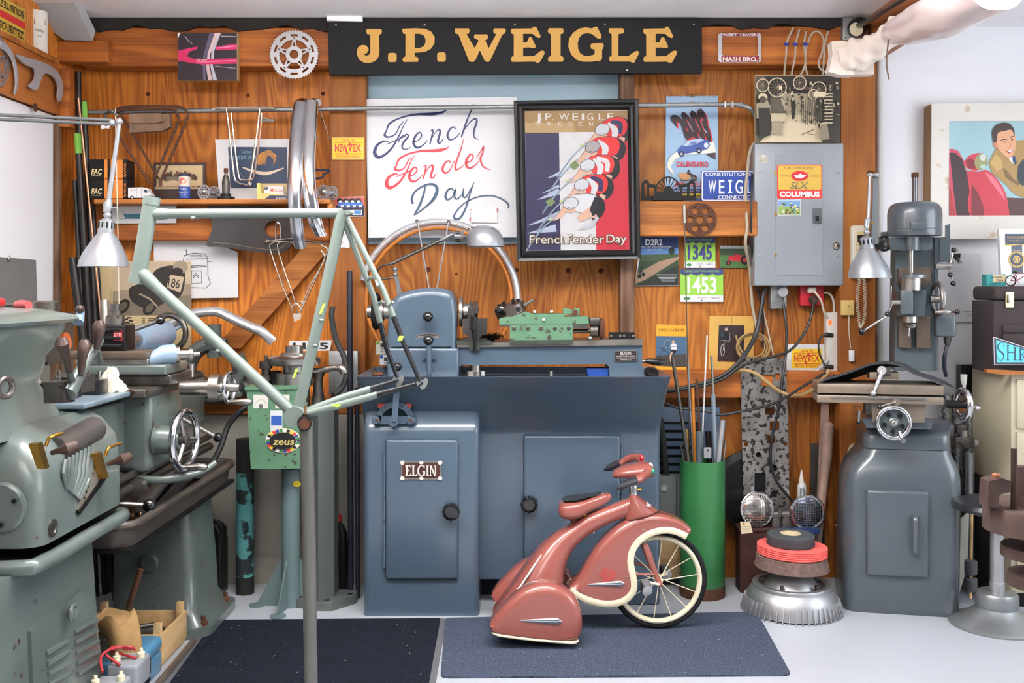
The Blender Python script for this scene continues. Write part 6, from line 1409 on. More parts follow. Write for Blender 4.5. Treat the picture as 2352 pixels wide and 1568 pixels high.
# tool chest, cabinet and what stands there
cbn=T('cream_cabinet','tall cream steel cabinet carrying the brown tool chest','cabinet',(2.2,4.2,0))
CRM=mat('cabinet_cream',(194,186,160),.45,var=.04,spot=(196,184,156),spot_s=5,spot_t=.62)
zt_c=.957
MB().box(2.04,2.62,4.07,4.42,.06,zt_c,.004).o('carcass',CRM,cbn)
for i in range(4):MB().box(2.06,2.60,4.058,4.072,.09+i*.215,.29+i*.215,.003).o('drawer',CRM,cbn)
for i in range(4):MB().box(2.30,2.36,4.045,4.06,.18+i*.215,.20+i*.215,.003).o('handle',ALU,cbn)
MB().box(2.06,2.60,4.09,4.40,0,.06).o('dark_base',BLKM,cbn)
tc_=T('tool_chest','dark brown crinkle finish tool chest with brass latch on the cream cabinet','tool chest',(2.2,4.2,zt_c))
BRN=mat('crinkle_brown',(62,54,54),.55,var=.12,bump=.3,bs=300)
z0c,z1c,zl=zt_c+.001,1.315,1.255
cx0,cy0=1.985,4.1
MB().box(cx0,2.55,cy0+.005,4.30,z0c,zl,.004).o('body',BRN,tc_)
MB().box(cx0,2.55,cy0,4.30,zl+.002,z1c,.016,4).o('lid',BRN,tc_)
for i,(za,zb_)in enumerate(((1.125,1.158),(1.06,1.12),(.99,1.055))):
    d_=MB().box(cx0+.035,2.52,cy0-.006,cy0+.01,za,zb_,.002).o('drawer',BRN,tc_);MB().box(cx0+.18,cx0+.22,cy0-.014,cy0-.004,(za+zb_)/2-.004,(za+zb_)/2+.004).o('pull',BLK,d_)
lc_=MB().ppoly(rr2(2310,670,2329,706,3),cy0-.006,.008).o('latch',mat('latch_brass',(196,186,140),.3,.9),tc_);MB().pbox(2315,676,2323,696,cy0-.012,.007,.002).o('hasp',STEEL,lc_)
pn=T('pennant_sign','turquoise pennant-shaped sign with dark letters leaning on the tool chest','sign',P(2320,836,4.06))
YN=4.066
MB().ppoly(z9([(685,1115),(1200,1280),(1200,1455),(695,1452)]),YN,.008).o('board',mat('pennant_border',(60,58,74),.4),pn)
a=Art(lambda x,y,h:P(*z9([(x,y)])[0],YN)+Vector((0,-h,0)),.0002);a.line((210,206,210),[(688,1118),(1200,1283)],8);a.line((200,196,200),[(690,1120),(700,1450)],7);a.line((200,196,200),[(700,1449),(1200,1452)],6);a.poly((96,204,226),[(718,1152),(1200,1305),(1200,1420),(726,1420)])
IK=(38,58,84)
a.line(IK,[(806,1235),(805,1188),(770,1185),(740,1220),(750,1270),(800,1315),(812,1360),(785,1395),(745,1385),(738,1335)],[4,5,8,14,18,18,14,8,5,4],5)
for x in(860,945):a.rect(IK,x-8,1212 if x<900 else 1236,x+8,1396);a.rect(IK,x-24,1390,x+24,1396);a.rect(IK,x-22,1212 if x<900 else 1236,x+22,1218 if x<900 else 1242)
a.rect(IK,860,1300,945,1308);a.rect(IK,1002,1256,1018,1396);a.rect(IK,984,1390,1036,1396);a.line(IK,[(990,1258),(1040,1262),(1062,1290),(1045,1318),(1010,1324)],[6,8,13,8,5],5);a.line(IK,[(1025,1322),(1050,1360),(1080,1396)],[6,10,10]);a.text(IK,'IMP',1090,1396,100);a.o('print',pn)
wd=tag(MB().poly([P(2268,838,4.03),P(2352,842,4.03),P(2420,842,4.03),P(2420,850,4.03),P(2304,850,4.03),P(2268,846,4.03)],Vector((0,.028,0))).o('brown_board',PINEX),'short brown wooden board on the edge of the cream cabinet top','board')
for o_ in(wd,):
    zmin=min(v.co.z for v in o_.data.vertices)
    for v in o_.data.vertices:v.co.z+=zt_c+.0005-zmin
# framed rosette print, small box, toy bicycle on the chest
fr=T('framed_certificate','white framed print with a blue and gold rosette on the tool chest','picture',P(2330,655,4.28))
MB().ppoly(z9([(757,-180),(1400,-185),(1400,490),(785,478)]),4.26,.02).o('frame',WHITE,fr)
a=Art(lambda x,y,h:P(*z9([(x,y)])[0],4.26)+Vector((0,-h,0)),.0002);a.poly((60,66,86),[(828,-120),(1400,-122),(1400,-10),(830,10)]);a.poly((214,178,90),[(830,10),(1400,-12),(1400,6),(832,24)]);a.text((214,178,90),'CONCOURS de',850,-66,26,w=260);a.text((214,178,90),'A M B E R T',850,-30,18,w=180);a.poly((80,86,100),[(905,20),(1030,10),(1040,350),(910,360)])
pts=[(965+(104 if i%2 else 90)*cos(2*pi*i/48),185+(104 if i%2 else 90)*sin(2*pi*i/48))for i in range(48)];a.poly((214,178,84),pts);a.ell((70,76,92),965,185,80);a.ell((214,178,84),965,185,44);a.ell((90,96,110),965,185,30);a.ell((214,178,84),965,185,20)
for i in range(7):a.ell((240,240,240),925+i*14,76,5)
a.o('print',fr)
sb_=tag(MB().poly([P(2266,626,4.18),P(2310,625,4.18),P(2310,653,4.18),P(2266,653,4.18)],Vector((0,.04,0))).o('chocks_box',mat('teal_card',(64,150,150),.6)),'small teal and cream cardboard box on the tool chest','box')
zmin=min(v.co.z for v in sb_.data.vertices)
for v in sb_.data.vertices:v.co.z+=1.3155-zmin
dz=1.3155-zmin
a=Art(lambda x,y,h:P(*z9([(x,y)])[0],4.18)+Vector((0,-h,dz)),.0002);a.rect((216,196,152),680,345,832,440);a.text((30,60,80),'Supreme',645,392,30,w=140,bold=.02,shear=.3);a.text((40,36,36),'Chocks',728,426,24,w=78,bold=.01,shear=.3);a.rect((40,110,112),628,452,760,458);a.rect((40,110,112),628,465,720,470);a.o('print',sb_)
tb_=T('toy_bicycle','miniature red bicycle standing on the tool chest','toy',P(2335,653,4.14))
YB2=4.14;mred=mat('toy_red',(140,48,60),.4)
def toyw(x,y): 
    c=P(x,y,YB2);c.z=1.3155+12.4*YB2/F*1.0
    o_=MB().ring(c,11.2*YB2/F,.0022,(0,1,0),28,8).o('wheel',RUB,tb_)
    for i in range(8):t=pi*i/8;MB().cyl(c-Vector((cos(t),0,sin(t)))*.019,c+Vector((cos(t),0,sin(t)))*.019,.0005,seg=4).o('spoke',STEEL,o_)
    MB().ring(c,12.9*YB2/F,.0016,(0,1,0),20,6,a0=-.2,a1=2.6).o('mudguard',mred,o_)
    return c
w1=toyw(2321,641);w2=toyw(2366,641);up_=Vector((0,0,1))
for p,q in((w1,w1+Vector((.03,0,.002))),(w1,w1+Vector((.022,0,.028))),(w1+Vector((.03,0,.002)),w1+Vector((.02,0,.032))),(w1+Vector((.021,0,.03)),w2+Vector((-.012,0,.032))),(w1+Vector((.03,0,.002)),w2+Vector((-.012,0,.028))),(w2,w2+Vector((-.014,0,.04)))):MB().cyl(p,q,.0018,seg=8).o('tube',mred,tb_)
MB().ball(w1+Vector((.019,0,.036)),.007,12,(1.5,.7,.5)).o('saddle',BLK,tb_);MB().tube([w2+Vector((-.015,-.012,.042)),w2+Vector((-.012,0,.043)),w2+Vector((-.015,.012,.042))],.0014,6).o('handlebar',STEEL,tb_)
MB().cyl(w1+Vector((.03,-.008,-.01)),w1+Vector((.03,.008,.006)),.0012,seg=6).o('stand',STEEL,tb_)
# ---- pale hose and cloth at the ceiling corner
hs=T('dust_hose','pale plastic dust hose tied with string running along the ceiling beam','hose',P(2060,80,3.75))
HM=mat('pale_film',(226,208,206),.35,coat=.4,var=.05)
cp=crv([P(2052,72,3.72),P(2090,62,3.55),P(2140,42,3.3),P(2200,8,3.0),P(2290,-50,2.7)],5);rs_=crv1([.045,.06,.074,.084,.088],5)
m=MB();rows=[]
for i,p in enumerate(cp):
    t=(cp[min(i+1,len(cp)-1)]-cp[max(0,i-1)]).normalized();u=t.cross(Vector((0,0,1))).normalized();v=t.cross(u)
    rows.append([p+(u*cos(q)+v*sin(q))*rs_[i]*(1+.035*sin(3*q+i*.7)+.02*sin(7*q-i*1.3))for q in[2*pi*k/32 for k in range(32)]])
m.loft(rows).o('film_tube',HM,hs,60)
CL=mat('cotton_cloth',(222,210,198),.85,var=.05)
cp=crv([P(1925,138,3.86),P(1955,130,3.85),P(1990,118,3.82),P(2020,100,3.78),P(2050,76,3.74),P(2064,66,3.70)],6);rs_=crv1([.045,.062,.055,.046,.044,.05],6)
m=MB();rows=[]
for i,p in enumerate(cp):
    t=(cp[min(i+1,len(cp)-1)]-cp[max(0,i-1)]).normalized();u=t.cross(Vector((0,1,0))).normalized();v=t.cross(u)
    rows.append([p+(u*cos(q)*1.0+v*sin(q)*.8)*rs_[i]*(1+.10*sin(2*q+i*.9)+.06*sin(5*q-i*.8))for q in[2*pi*k/36 for k in range(36)]])
m.loft(rows).o('cloth_sleeve',CL,hs,70)
MB().ppoly([(1910,95),(1935,93),(1955,98),(1962,172),(1930,172),(1904,165),(1912,125)],3.84,.05).o('cloth_end',CL,hs)
MB().ppoly([(1955,130),(2006,128),(2008,170),(1960,171)],3.86,.05).o('cloth_flap',CL,hs)
MB().tube(crv([P(2050,58,3.66),P(2046,74,3.66),P(2040,100,3.67),P(2037,130,3.67),P(2037,155,3.67),P(2042,182,3.67)],5),.0028,6).o('string',mat('twine',(110,90,76),.8),hs)

# ================================================================ right hand floor
# green bin with rods
z6=lambda pts:zc(pts,1480,920,2.9038)
YBN=4.25;kb=YBN/F
bn=T('steel_bin','tall green steel tube bin full of rods and offcuts','bin',P(1613,1360,YBN));bx=P(1613,0,YBN).x;zt=P(0,1054,YBN).z;Rb=51.5*kb
GB=mat('bin_green',(46,112,62),.4,coat=.25,var=.08,spot=(52,60,44),spot_s=18,spot_t=.70)
MB().lathe([(Rb*.98,0),(Rb,.01),(Rb,zt),(Rb*.955,zt),(Rb*.955,.02),(.001,.02)],(bx,YBN,0),(0,0,1),44).o('tube',GB,bn)
MB().lathe([(Rb*1.005,.0),(Rb*1.01,.02),(Rb*1.002,.05)],(bx,YBN,0),(0,0,1),44).o('rusty_foot',RUST,bn)
BRZ=mat('bronze_rod',(146,116,66),.4,.8);ORW=mat('orange_dowel',(208,130,52),.5); 
rods=[((1545,822),(1580,1050),.008,DSTEEL,'dark steel bar leaning far left in the green bin'),((1571,468),(1585,1050),.0024,DSTEEL,'very tall thin steel wire rod reaching up past the race numbers'),((1578,800),(1592,1050),.005,ALU,'slender bright rod beside the very tall wire in the green bin'),
        ((1575,985),(1578,1052),.012,BRZ,'thick bronze tube in the green bin'),((1591,890),(1596,1052),.0075,ORW,'orange wooden dowel in the green bin'),((1624,770),(1611,1050),.0035,mat('white_rod',(206,206,204),.4),'thin white rod leaning right in the green bin'),
        ((1634,816),(1637,905),.006,STEEL,'upper thin end of the stepped grey tube in the green bin'),((1638,905),(1643,1050),.010,mat('zinc_tube',(132,146,158),.4,.5),'stepped grey-blue tube in the green bin'),((1648,992),(1638,1052),.011,ALU,'short light blue anodised tube leaning in the green bin'),
        ((1660,965),(1650,1052),.013,ALU,'wide aluminium tube at the right rim of the green bin'),((1600,870),(1610,1052),.005,RUST,'rusty square rod in the middle of the green bin'),((1606,990),(1606,1052),.014,mat('slate_tube',(92,104,112),.4,.3),'short slate grey tube in the green bin'),((1627,990),(1629,1052),.013,BLKM,'black steel tube offcut in the green bin'),
        ((1563,1020),(1570,1052),.004,DSTEEL,'short dark wire stub at the left rim of the green bin'),((1667,1010),(1662,1052),.004,STEEL,'short bright wire stub at the right rim of the green bin')]
for i,(a_,b_,r,mt,lb)in enumerate(rods):
    Yo=YBN-.045+.09*((i*7)%15)/15
    p,q=P(*a_,Yo+.01),P(*b_,Yo);d=(q-p).normalized();q=q+d*((q.z-.05)/max(.2,-d.z))*0.35
    if lb.startswith('upper'):
        continue
    o_=tag(MB().cyl(p,q,r,seg=12).o('metal_rod' if 'dowel' not in lb else 'dowel',mt),lb,'rod')
    if 'stepped' in lb:MB().cyl(P(1634,816,Yo+.01),P(1638,906,Yo+.01),.0055).o('thin_end',STEEL,o_)
    if 'wire rod' in lb:MB().cyl(P(1571,470,Yo+.01),P(1572,512,Yo+.01),.006).o('cap',STEEL,o_)
sl_=tag(MB().ppoly(rr2(1617,1027,1634,1052,3),YBN-.06,.004,[ell(1626,1034,2.4,n=10)]).o('steel_strip',ALU),'flat drilled aluminium strip at the front of the green bin','strip')
# grey louvred blower box and conduit box behind
lb_=T('louvred_unit','blue-grey louvred machine housing standing behind the green bin','housing',P(1560,1340,4.44))
LBM=mat('louvre_blue',(66,82,102),.4,coat=.2)
MB().pbox(1516,935,1654,1338,4.42,.06,.004).o('case',LBM,lb_)
for i in range(10):MB().ppoly([(1518,975+i*19),(1600,975+i*19),(1600,987+i*19),(1518,987+i*19)],4.405,.016).o('louvre',LBM,lb_)
MB().pbox(1516,968,1604,1165,4.418,.003).o('louvre_gap',mat('gap_dark',(16,18,22),.7),lb_)
sw_=T('switch_box','grey steel starter box with an elbow fitting next to the green bin','electrical box',P(1540,1195,4.36))
MB().pbox(1514,1094,1569,1195,4.33,.075,.004).o('box',mat('starter_grey',(112,116,116),.5),sw_);MB().pbox(1553,1094,1554,1195,4.328,.004).o('seam',BLKM,sw_);MB().lathe([(.014,0),(.014,.005)],P(1525,1120,4.33),(0,-1,0),16).o('knock_out',ALU,sw_)
MB().tube(crv([P(1516,960,4.36),P(1522,1000,4.36),P(1527,1050,4.36),P(1530,1094,4.365)],5),.014,10).o('elbow_conduit',mat('hose_dark',(46,48,50),.5),sw_)
MB().pbox(1514,1195,1569,1330,4.36,.05,.003).o('stand',wood('crate_pale',(196,164,120),(160,124,84),'X'),sw_)
# punched steel strip leaning on the wall
hl=[((1748,860),(1776,886)),((1781,857),(1792,872)),((1758,935),(1779,952)),((1762,1000),(1781,1018)),((1768,967),(1790,988)),((1768,1068),(1784,1082)),((1733,1086),(1759,1129)),((1771,1128),(1785,1142))]
def YS(y):return 4.382
outl=[(1701,824),(1805,822),(1811,1000),(1816,1343),(1713,1343),(1703,950)]
m=MB().poly([P(x,y,YS(y))for x,y in outl],Vector((0,.006,0)),[[P(a_[0],a_[1],YS(a_[1])),P(b_[0],a_[1],YS(a_[1])),P(b_[0],b_[1],YS(b_[1])),P(a_[0],b_[1],YS(b_[1]))]for a_,b_ in hl]+[[P(x,y,YS(y))for x,y in ell(cx_,cy_,r_,n=14)]for cx_,cy_,r_ in((1714,1020,5.5),(1804,1019,5),(1742,1044,6))])
tag(m.o('punched_plate',mat('pitted_steel',(150,146,142),.4,.75,var=.35,vs=12,spot=(66,58,54),spot_s=45,spot_t=.54)),'tall pitted steel plate punched with square and round holes','plate')
# wooden handles and boards by the post
hd=tag(MB().tube([P(1897,968,4.40),P(1902,975,4.40),P(1899,1050,4.38),P(1893,1100,4.36),P(1884,1180,4.34),P(1876,1262,4.32)],[.012,.026,.023,.018,.019,.017],16).o('wooden_helve',mat('grey_old_wood',(142,118,106),.75,var=.15,vs=20)),'grey weathered wooden tool handle leaning by the pine post','handle')
tag(MB().ppoly([(1887,922),(1904,922),(1904,965),(1886,1180),(1876,1180)],4.44,.012).o('grey_board',mat('grey_old_wood',(142,118,106))),'thin grey board behind the weathered tool handle','board')
tag(MB().ppoly([(1862,1018),(1894,1018),(1894,1250),(1860,1250)],4.455,.01).o('dark_plate',DSTEEL),'dark steel sheet leaning behind the tool handle','plate')
tag(MB().lathe([(.16,0),(.17,.012),(.17,.03),(.14,.04)],P(1722,1120,4.43),(0,-1,.05),40).o('black_disc',BLKM),'black disc wheel leaning behind the punched steel plate','disc')
bg_=tag(MB().pillow([(p[0],p[1])for p in crv([(1972,1018),(1955,1022),(1945,1050),(1938,1110),(1926,1200),(1930,1206),(1975,1212)],5)],4.36,.02,.012).o('canvas_bag',mat('bag_cream',(196,188,164),.8)),'cream canvas bag with piping tucked behind the mill','bag')
# boxes at the back
tag(MB().pbox(1796,1228,1872,1364,4.25,.06,.002).o('cardboard_box',CARD),'brown cardboard box under the blue folder behind the drum stack','box')
bb_=T('brown_case','dark brown wooden case holding the headlamps behind the drum stack','case',P(1745,1350,4.25));BRW=mat('case_brown',(64,40,36),.6,var=.15)
MB().pbox(1700,1221,1790,1361,4.27,.09,.004).o('body',BRW,bb_);MB().pbox(1698,1213,1792,1222,4.265,.10,.003).o('lid',BRW,bb_)
tag(MB().pbox(1797,1215,1884,1227,4.25,.06,.003).o('blue_folder',mat('folder_blue',(40,56,96),.5)),'blue flat folder lying on the cardboard box behind the brush stack','folder')
# carburettor like pump between the lamps
cbz=T('twin_carburettor','grey metal twin carburettor lying between the two headlamps','carburettor',P(1800,1213,4.29));GM=mat('carb_grey',(112,110,108),.45,.7,var=.2,vs=30)
for x in(1782,1806):MB().lathe([(.022,0),(.024,.03),(.02,.05),(.026,.052),(.026,.062),(.014,.064)],P(x,1213,4.30),(0,0,1),20).o('bowl',GM,cbz)
MB().cyl(P(1764,1182,4.30),P(1822,1180,4.30),.014).o('bridge',GM,cbz);MB().cyl(P(1790,1168,4.29),P(1793,1186,4.29),.008).o('spigot',GM,cbz)
# two headlamps
def headlamp(x,y,r,dirv,label,shade):
    Yh=4.285;c=P(x,y,Yh);k=Yh/F;R_=r*k;ax=Vector(dirv).normalized()
    o_=T('bicycle_headlamp',label,'headlamp',c-Vector((0,0,R_)))
    MB().lathe([(.012,-.07),(R_*.5,-.062),(R_*.85,-.035),(R_*1.0,-.006),(R_*1.04,0),(R_*1.0,.006)],c,ax,36).o('shell',CHROME,o_)
    rf=MB().lathe([(R_*.97,.002),(R_*.8,.012),(R_*.5,.02),(R_*.1,.023)],c,ax,36).o('lens',mat('lens_%d'%x,shade,.12,.85,var=.15,vs=40),o_)
    u=ax.cross(Vector((0,0,1))).normalized();v=u.cross(ax)
    g=MB()
    for i in range(-6,7):
        f=i/7.0;L=math.sqrt(max(0,1-f*f))*.96
        for a_,b_ in((u,v),(v,u)):
            pts=[c+a_*R_*f+b_*R_*L*s+ax*(.004+.023*max(0,1-(f*f+L*L*s*s)))for s in(-1,-.6,-.2,.2,.6,1)]
            g.tube(pts,.0011,4)
    stuff(g.o('lens_grid',STEEL,o_))
    MB().ring(c+ax*.004,R_,.004,ax,40,8).o('bezel',CHROME,o_)
    MB().cyl(c+Vector((-.012,.03,R_*.8)),c+Vector((-.012,.03,R_*1.3)),.010).o('bracket',ALUP,o_)
    return o_
headlamp(1738,1169,38.5,(.12,-1,.1),'chrome headlamp with gridded lens and a paper tag',(190,184,180))
headlamp(1854,1175,38.5,(-.05,-1,-.05),'darker chrome headlamp with gridded lens in front of the glue bottle',(90,98,116))
tg=tag(MB().ppoly([(1700,1198),(1722,1197),(1729,1223),(1703,1226)],4.215,.001).o('paper_tag',mat('manila',(222,208,172),.7)),'manila paper tag tied to the chrome headlamp','tag')
a=Art(frontal(4.215));a.ell((150,110,70),1708,1202,2.5);lines_text(a,(150,140,120),1706,1208,3,18,.7,4);a.o('print',tg)
gl_=T('glue_bottle','white glue bottle with pointed nozzle behind the darker headlamp','bottle',P(1841,1170,4.36))
MB().lathe([(.02,0),(.02,.085),(.016,.094),(.012,.1)],P(1842,1160,4.37),(0,0,1),20).o('bottle',mat('bottle_white',(206,208,214),.4),gl_);MB().lathe([(.013,0),(.010,.012),(.007,.03),(.003,.055)],P(1841,1108,4.37),(0,0,1),16).o('nozzle',mat('nozzle',(222,214,206),.5),gl_)
# ---- finned drum and the polishing wheels on it
YD=4.05;kd=YD/F;dx=P(1818,0,YD).x;k6=kd/2.9038
dr=T('brake_drum','finned aluminium brake drum with studs lying on the floor','brake drum',(dx,YD,0))
R_=325*k6
zz=lambda y,Y=YD:max(0,P(0,920+y/2.9038,Y).z)
h1=.06;h2=.095;h3=.112
MB().lathe([(R_*.86,.004),(R_*.96,.006),(R_*.95,.03),(R_*.91,h1),(R_*.87,h1+.016),(R_*.80,h2),(R_*.785,h2+.002),(R_*.785,h3-.004),(R_*.775,h3),(R_*.66,h3),(R_*.64,h3-.012),(R_*.55,h3-.012),(R_*.36,h3+.04),(R_*.26,.168)],(dx,YD,0),(0,0,1),64).o('drum',ALU,dr)
fb=MB();fb.box(R_*.90,R_*1.035,-.0022,.0022,0.001,h1-.002,.001,1)
fin0=fb.o('fin',ALU,dr);me=fin0.data
for v in me.vertices:
    if v.co.z>.03:v.co.x-=.018
n=50
for i in range(n):
    o_=fin0 if i==0 else fin0.copy()
    if i:COL.objects.link(o_);o_.parent=dr
    o_.matrix_parent_inverse=Matrix.Identity(4);o_.rotation_euler=(0,0,2*pi*i/n)
for i in range(5):
    t=radians(20+72*i);p=Vector((dx+R_*.6*cos(t),YD+R_*.6*sin(t),h3-.012));MB().lathe([(.014,0),(.014,.004),(.008,.005),(.008,.026)],p,(0,0,1),12).o('stud',DSTEEL,dr)
wz=.170
def wheel_disc(name,label,R_a,R_b,z0_,z1_,mt,tiltx,hole=None,wav=0,n=72,dxo=0.0,ridge=0):
    rows=[];hh=z1_-z0_
    prof=[(.02,0),(R_a*.97,0),(R_a,.06),(R_b,.94),(R_b*.97,1.0),(.02,1.0)]if not hole else[(hole,.0),(R_a*.97,0),(R_a,.1),(R_b,.9),(R_b*.95,1.0),(hole,1.0),(hole,0.0)]
    if ridge:
        prof=[(.02,0),(R_a*.96,0)]+[(R_a+(R_b-R_a)*f+(ridge if k%2 else 0),.04+.92*f)for k,f in enumerate([j/9 for j in range(10)])]+[(R_b*.95,1),(.02,1)]
    for r,f in prof:rows.append([Vector((dx+dxo+(r+(wav*sin(n/3*t+f*9)if r>.05 else 0))*cos(t),YD+(r+(wav*sin(n/3*t+f*9)if r>.05 else 0))*sin(t),z0_+hh*f+tiltx*cos(t)*r))for t in[2*pi*k/n for k in range(n)]])
    return tag(MB().grid(rows,not hole,not hole).o(name,mt),label,'polishing wheel',None)
wb_=mat('brush_brown',(112,92,86),.9,var=.25,vs=60,bump=.8,bs=240);rd_=mat('coral_cloth',(236,104,98),.85,var=.08,vs=30,bump=.4,bs=150);gw_=mat('grey_abrasive',(72,76,80),.95,var=.2,vs=120,bump=.6,bs=400)
ztb=lambda y:P(0,920+y/2.9038,YD).z
wheel_disc('fibre_wheel','brown fibre brush wheel lying on the finned drum',243*k6,226*k6,wz+.002,wz+.054,wb_,-.03,wav=.0016,n=150)
wheel_disc('buffing_wheel','coral pink cloth buffing wheel stacked above the brown brush',222*k6,222*k6,wz+.056,wz+.094,rd_,-.02,wav=.0012,n=90,ridge=.0035,dxo=.002)
gwo=wheel_disc('abrasive_wheel','grey abrasive ring wheel topmost on the coral buffing wheel',156*k6,155*k6,wz+.096,wz+.140,gw_,-.015,hole=.038,dxo=-.004)
MB().lathe([(.040,wz+.13),(.040,wz+.1425),(.036,wz+.1425),(.036,wz+.1)],(dx-.004,YD,0),(0,0,1),32).o('core',mat('cream_core',(206,194,160),.6),gwo)
# ---- stool
ys=3.87;xs_=P(2290,0,ys).x
sto=T('shop_stool','metal pedestal stool with round black seat and wide flared foot','stool',(xs_,ys,0))
SG=mat('stool_grey',(150,154,156),.36,.7,var=.1)
ks=ys/F
MB().lathe([(103*ks,0),(104*ks,.006),(96*ks,.016),(70*ks,.036),(50*ks,.062),(45*ks,.07)],(xs_,ys,0),(0,0,1),48).o('flared_foot',SG,sto)
MB().lathe([(44*ks,.068),(46*ks,.075),(46*ks,.115),(42*ks,.128),(20*ks,.132)],(xs_,ys,0),(0,0,1),40).o('hub',SG,sto)
MB().lathe([(17*ks,.13),(17*ks,.165),(15*ks,.168),(14.5*ks,.40),(15*ks,.43)],(xs_,ys,0),(0,0,1),28).o('column',ALU,sto)
MB().lathe([(52*ks,.425),(52*ks,.43),(12*ks,.44)],(xs_,ys,0),(0,0,1),36).o('swivel_plate',DSTEEL,sto)
MB().lathe([(70*ks,.442),(92*ks,.447),(97*ks,.46),(93*ks,.475),(70*ks,.486),(.01,.49)],(xs_,ys,0),(0,0,1),44).o('seat',mat('seat_vinyl',(30,32,38),.32,coat=.2),sto)
# ---- rusty tiered fixture at the right edge
yt=2.65;xt=P(2390,0,yt).x;kt=yt/F
tt=T('tiered_fixture','rusty three-tier steel plate fixture with studs at the right edge','fixture',(xt,yt,0));RU=mat('fixture_rust',(86,70,66),.65,.4,var=.25,vs=14,bump=.2,bs=120)
zf=lambda y:P(0,y,yt).z
for y0_,y1_,r in((1165,1218,122),(1258,1278,84),(1320,1345,70)):MB().lathe([(r*kt,0),(r*kt,(y1_-y0_)*kt),(r*kt*.98,(y1_-y0_+4)*kt)],(xt,yt,zf(y1_)),(0,0,1),48).o('tier_plate',RU,tt)
MB().lathe([(.028,0),(.028,zf(1160))],(xt,yt,0),(0,0,1),20).o('spindle',RU,tt);MB().lathe([(.16,0),(.16,.012)],(xt,yt,0),(0,0,1),32).o('floor_plate',RU,tt)
MB().lathe([(58*kt,0),(56*kt,28*kt)],(xt,yt,zf(1166)),(0,0,1),30).o('top_boss',RU,tt)
MB().cyl(P(2328,1180,yt-.04),P(2329,1030,yt-.04),6.5*kt,seg=14).o('stud',mat('stud_dark',(70,56,50),.5,.6),tt);MB().cyl(P(2346,1150,yt),P(2346,1070,yt),16*kt,seg=18).o('stud',RU,tt)
cl2=MB().ppoly([(2269,1165),(2271,1105),(2300,1098),(2322,1105),(2322,1130),(2296,1135),(2294,1165)],yt-.06,.05).o('clamp_foot',RU,tt);MB().lathe([(11*kt,0),(11*kt,10*kt),(6*kt,14*kt)],P(2288,1100,yt-.04),(0,0,1),6).o('clamp_nut',mat('nut_rust',(150,98,76),.5,.6),cl2)
for i in range(8):t=2*pi*i/8;MB().lathe([(.006,0),(.006,.001)],(xt+95*kt*cos(t),yt+95*kt*sin(t),zf(1161)),(0,0,1),10).o('bolt_hole',BLKM,tt)
# ---- odds behind the mill
FO=mat('foil',(170,172,174),.25,.9,var=.3,vs=60,bump=.8,bs=90)
for i,(x,y0_,y1_,r)in enumerate(((2172,905,1180,.028),(2198,905,1200,.024),(2226,902,1180,.026))):
    m=MB();p,q=P(x,y0_,4.43),P(x,1330,4.43);m.tube([p+(q-p)*(j/20)for j in range(21)],[r*(1+.05*sin(j*2.3+i))for j in range(21)],14)
    tag(m.o('foil_tube',FO),('foil wrapped tube touching the mill base','foil wrapped tube in the middle of the three','foil wrapped tube beside the cream cabinet')[i],'tube','foil tubes behind the mill')
ck=T('bike_stand_clamp','grey metal workstand head on a tube behind the milling machine','stand',P(2225,1330,4.28)); 
MB().cyl((P(2228,0,4.28).x,4.28,0),P(2228,1040,4.28),.018).o('tube',ALU,ck);MB().pbox(2195,1003,2237,1030,4.24,.06,.004).o('clamp_head',DSTEEL,ck);MB().lathe([(.026,0),(.026,.03)],P(2212,1003,4.27),(0,0,1),18).o('collar',STEEL,ck);MB().pbox(2198,975,2226,998,4.25,.04,.008).o('swivel',DSTEEL,ck);MB().cyl(P(2236,1017,4.26),P(2245,1017,4.26),.013).o('knob',mat('handle_grey',(170,170,166)),ck);MB().pbox(2178,978,2192,1002,4.25,.03,.002).o('bracket',DSTEEL,ck)
ps=card('printed_sheet','pale printed paper roll sheet standing behind the mill','paper',[(2205,1192),(2226,1174),(2222,1300),(2200,1374)],4.20,.004,mat('roll_paper',(196,194,184),.7))
fm2=T('foam_roller','two grey foam rollers taped on a wooden stick behind the stool','roller',P(2230,1388,4.12))
MB().cyl(P(2232,1165,4.17),P(2229,1374,4.12),.006).o('stick',PALEW,fm2)
for y0_,y1_ in((1286,1318),(1326,1356)):MB().lathe([(.022,0),(.025,.006),(.025,(y1_-y0_)*.0017),(.02,(y1_-y0_)*.0018)],P(2230,y1_,4.13),(0,0,1),18).o('roller',mat('foam_grey',(96,96,100),.8),fm2)
bkb=card('black_case','black case standing between the white wall and the cream cabinet','case',[(2208,838),(2242,838),(2242,930),(2208,930)],4.44,.05,BLK)
tag(MB().box(P(2250,0,4.3).x,2.03,4.16,4.40,0.0,.50,.003).o('speaker_cabinet',mat('dark_board',(50,46,42),.7)),'dark wooden box on the floor beside the cream cabinet','box')

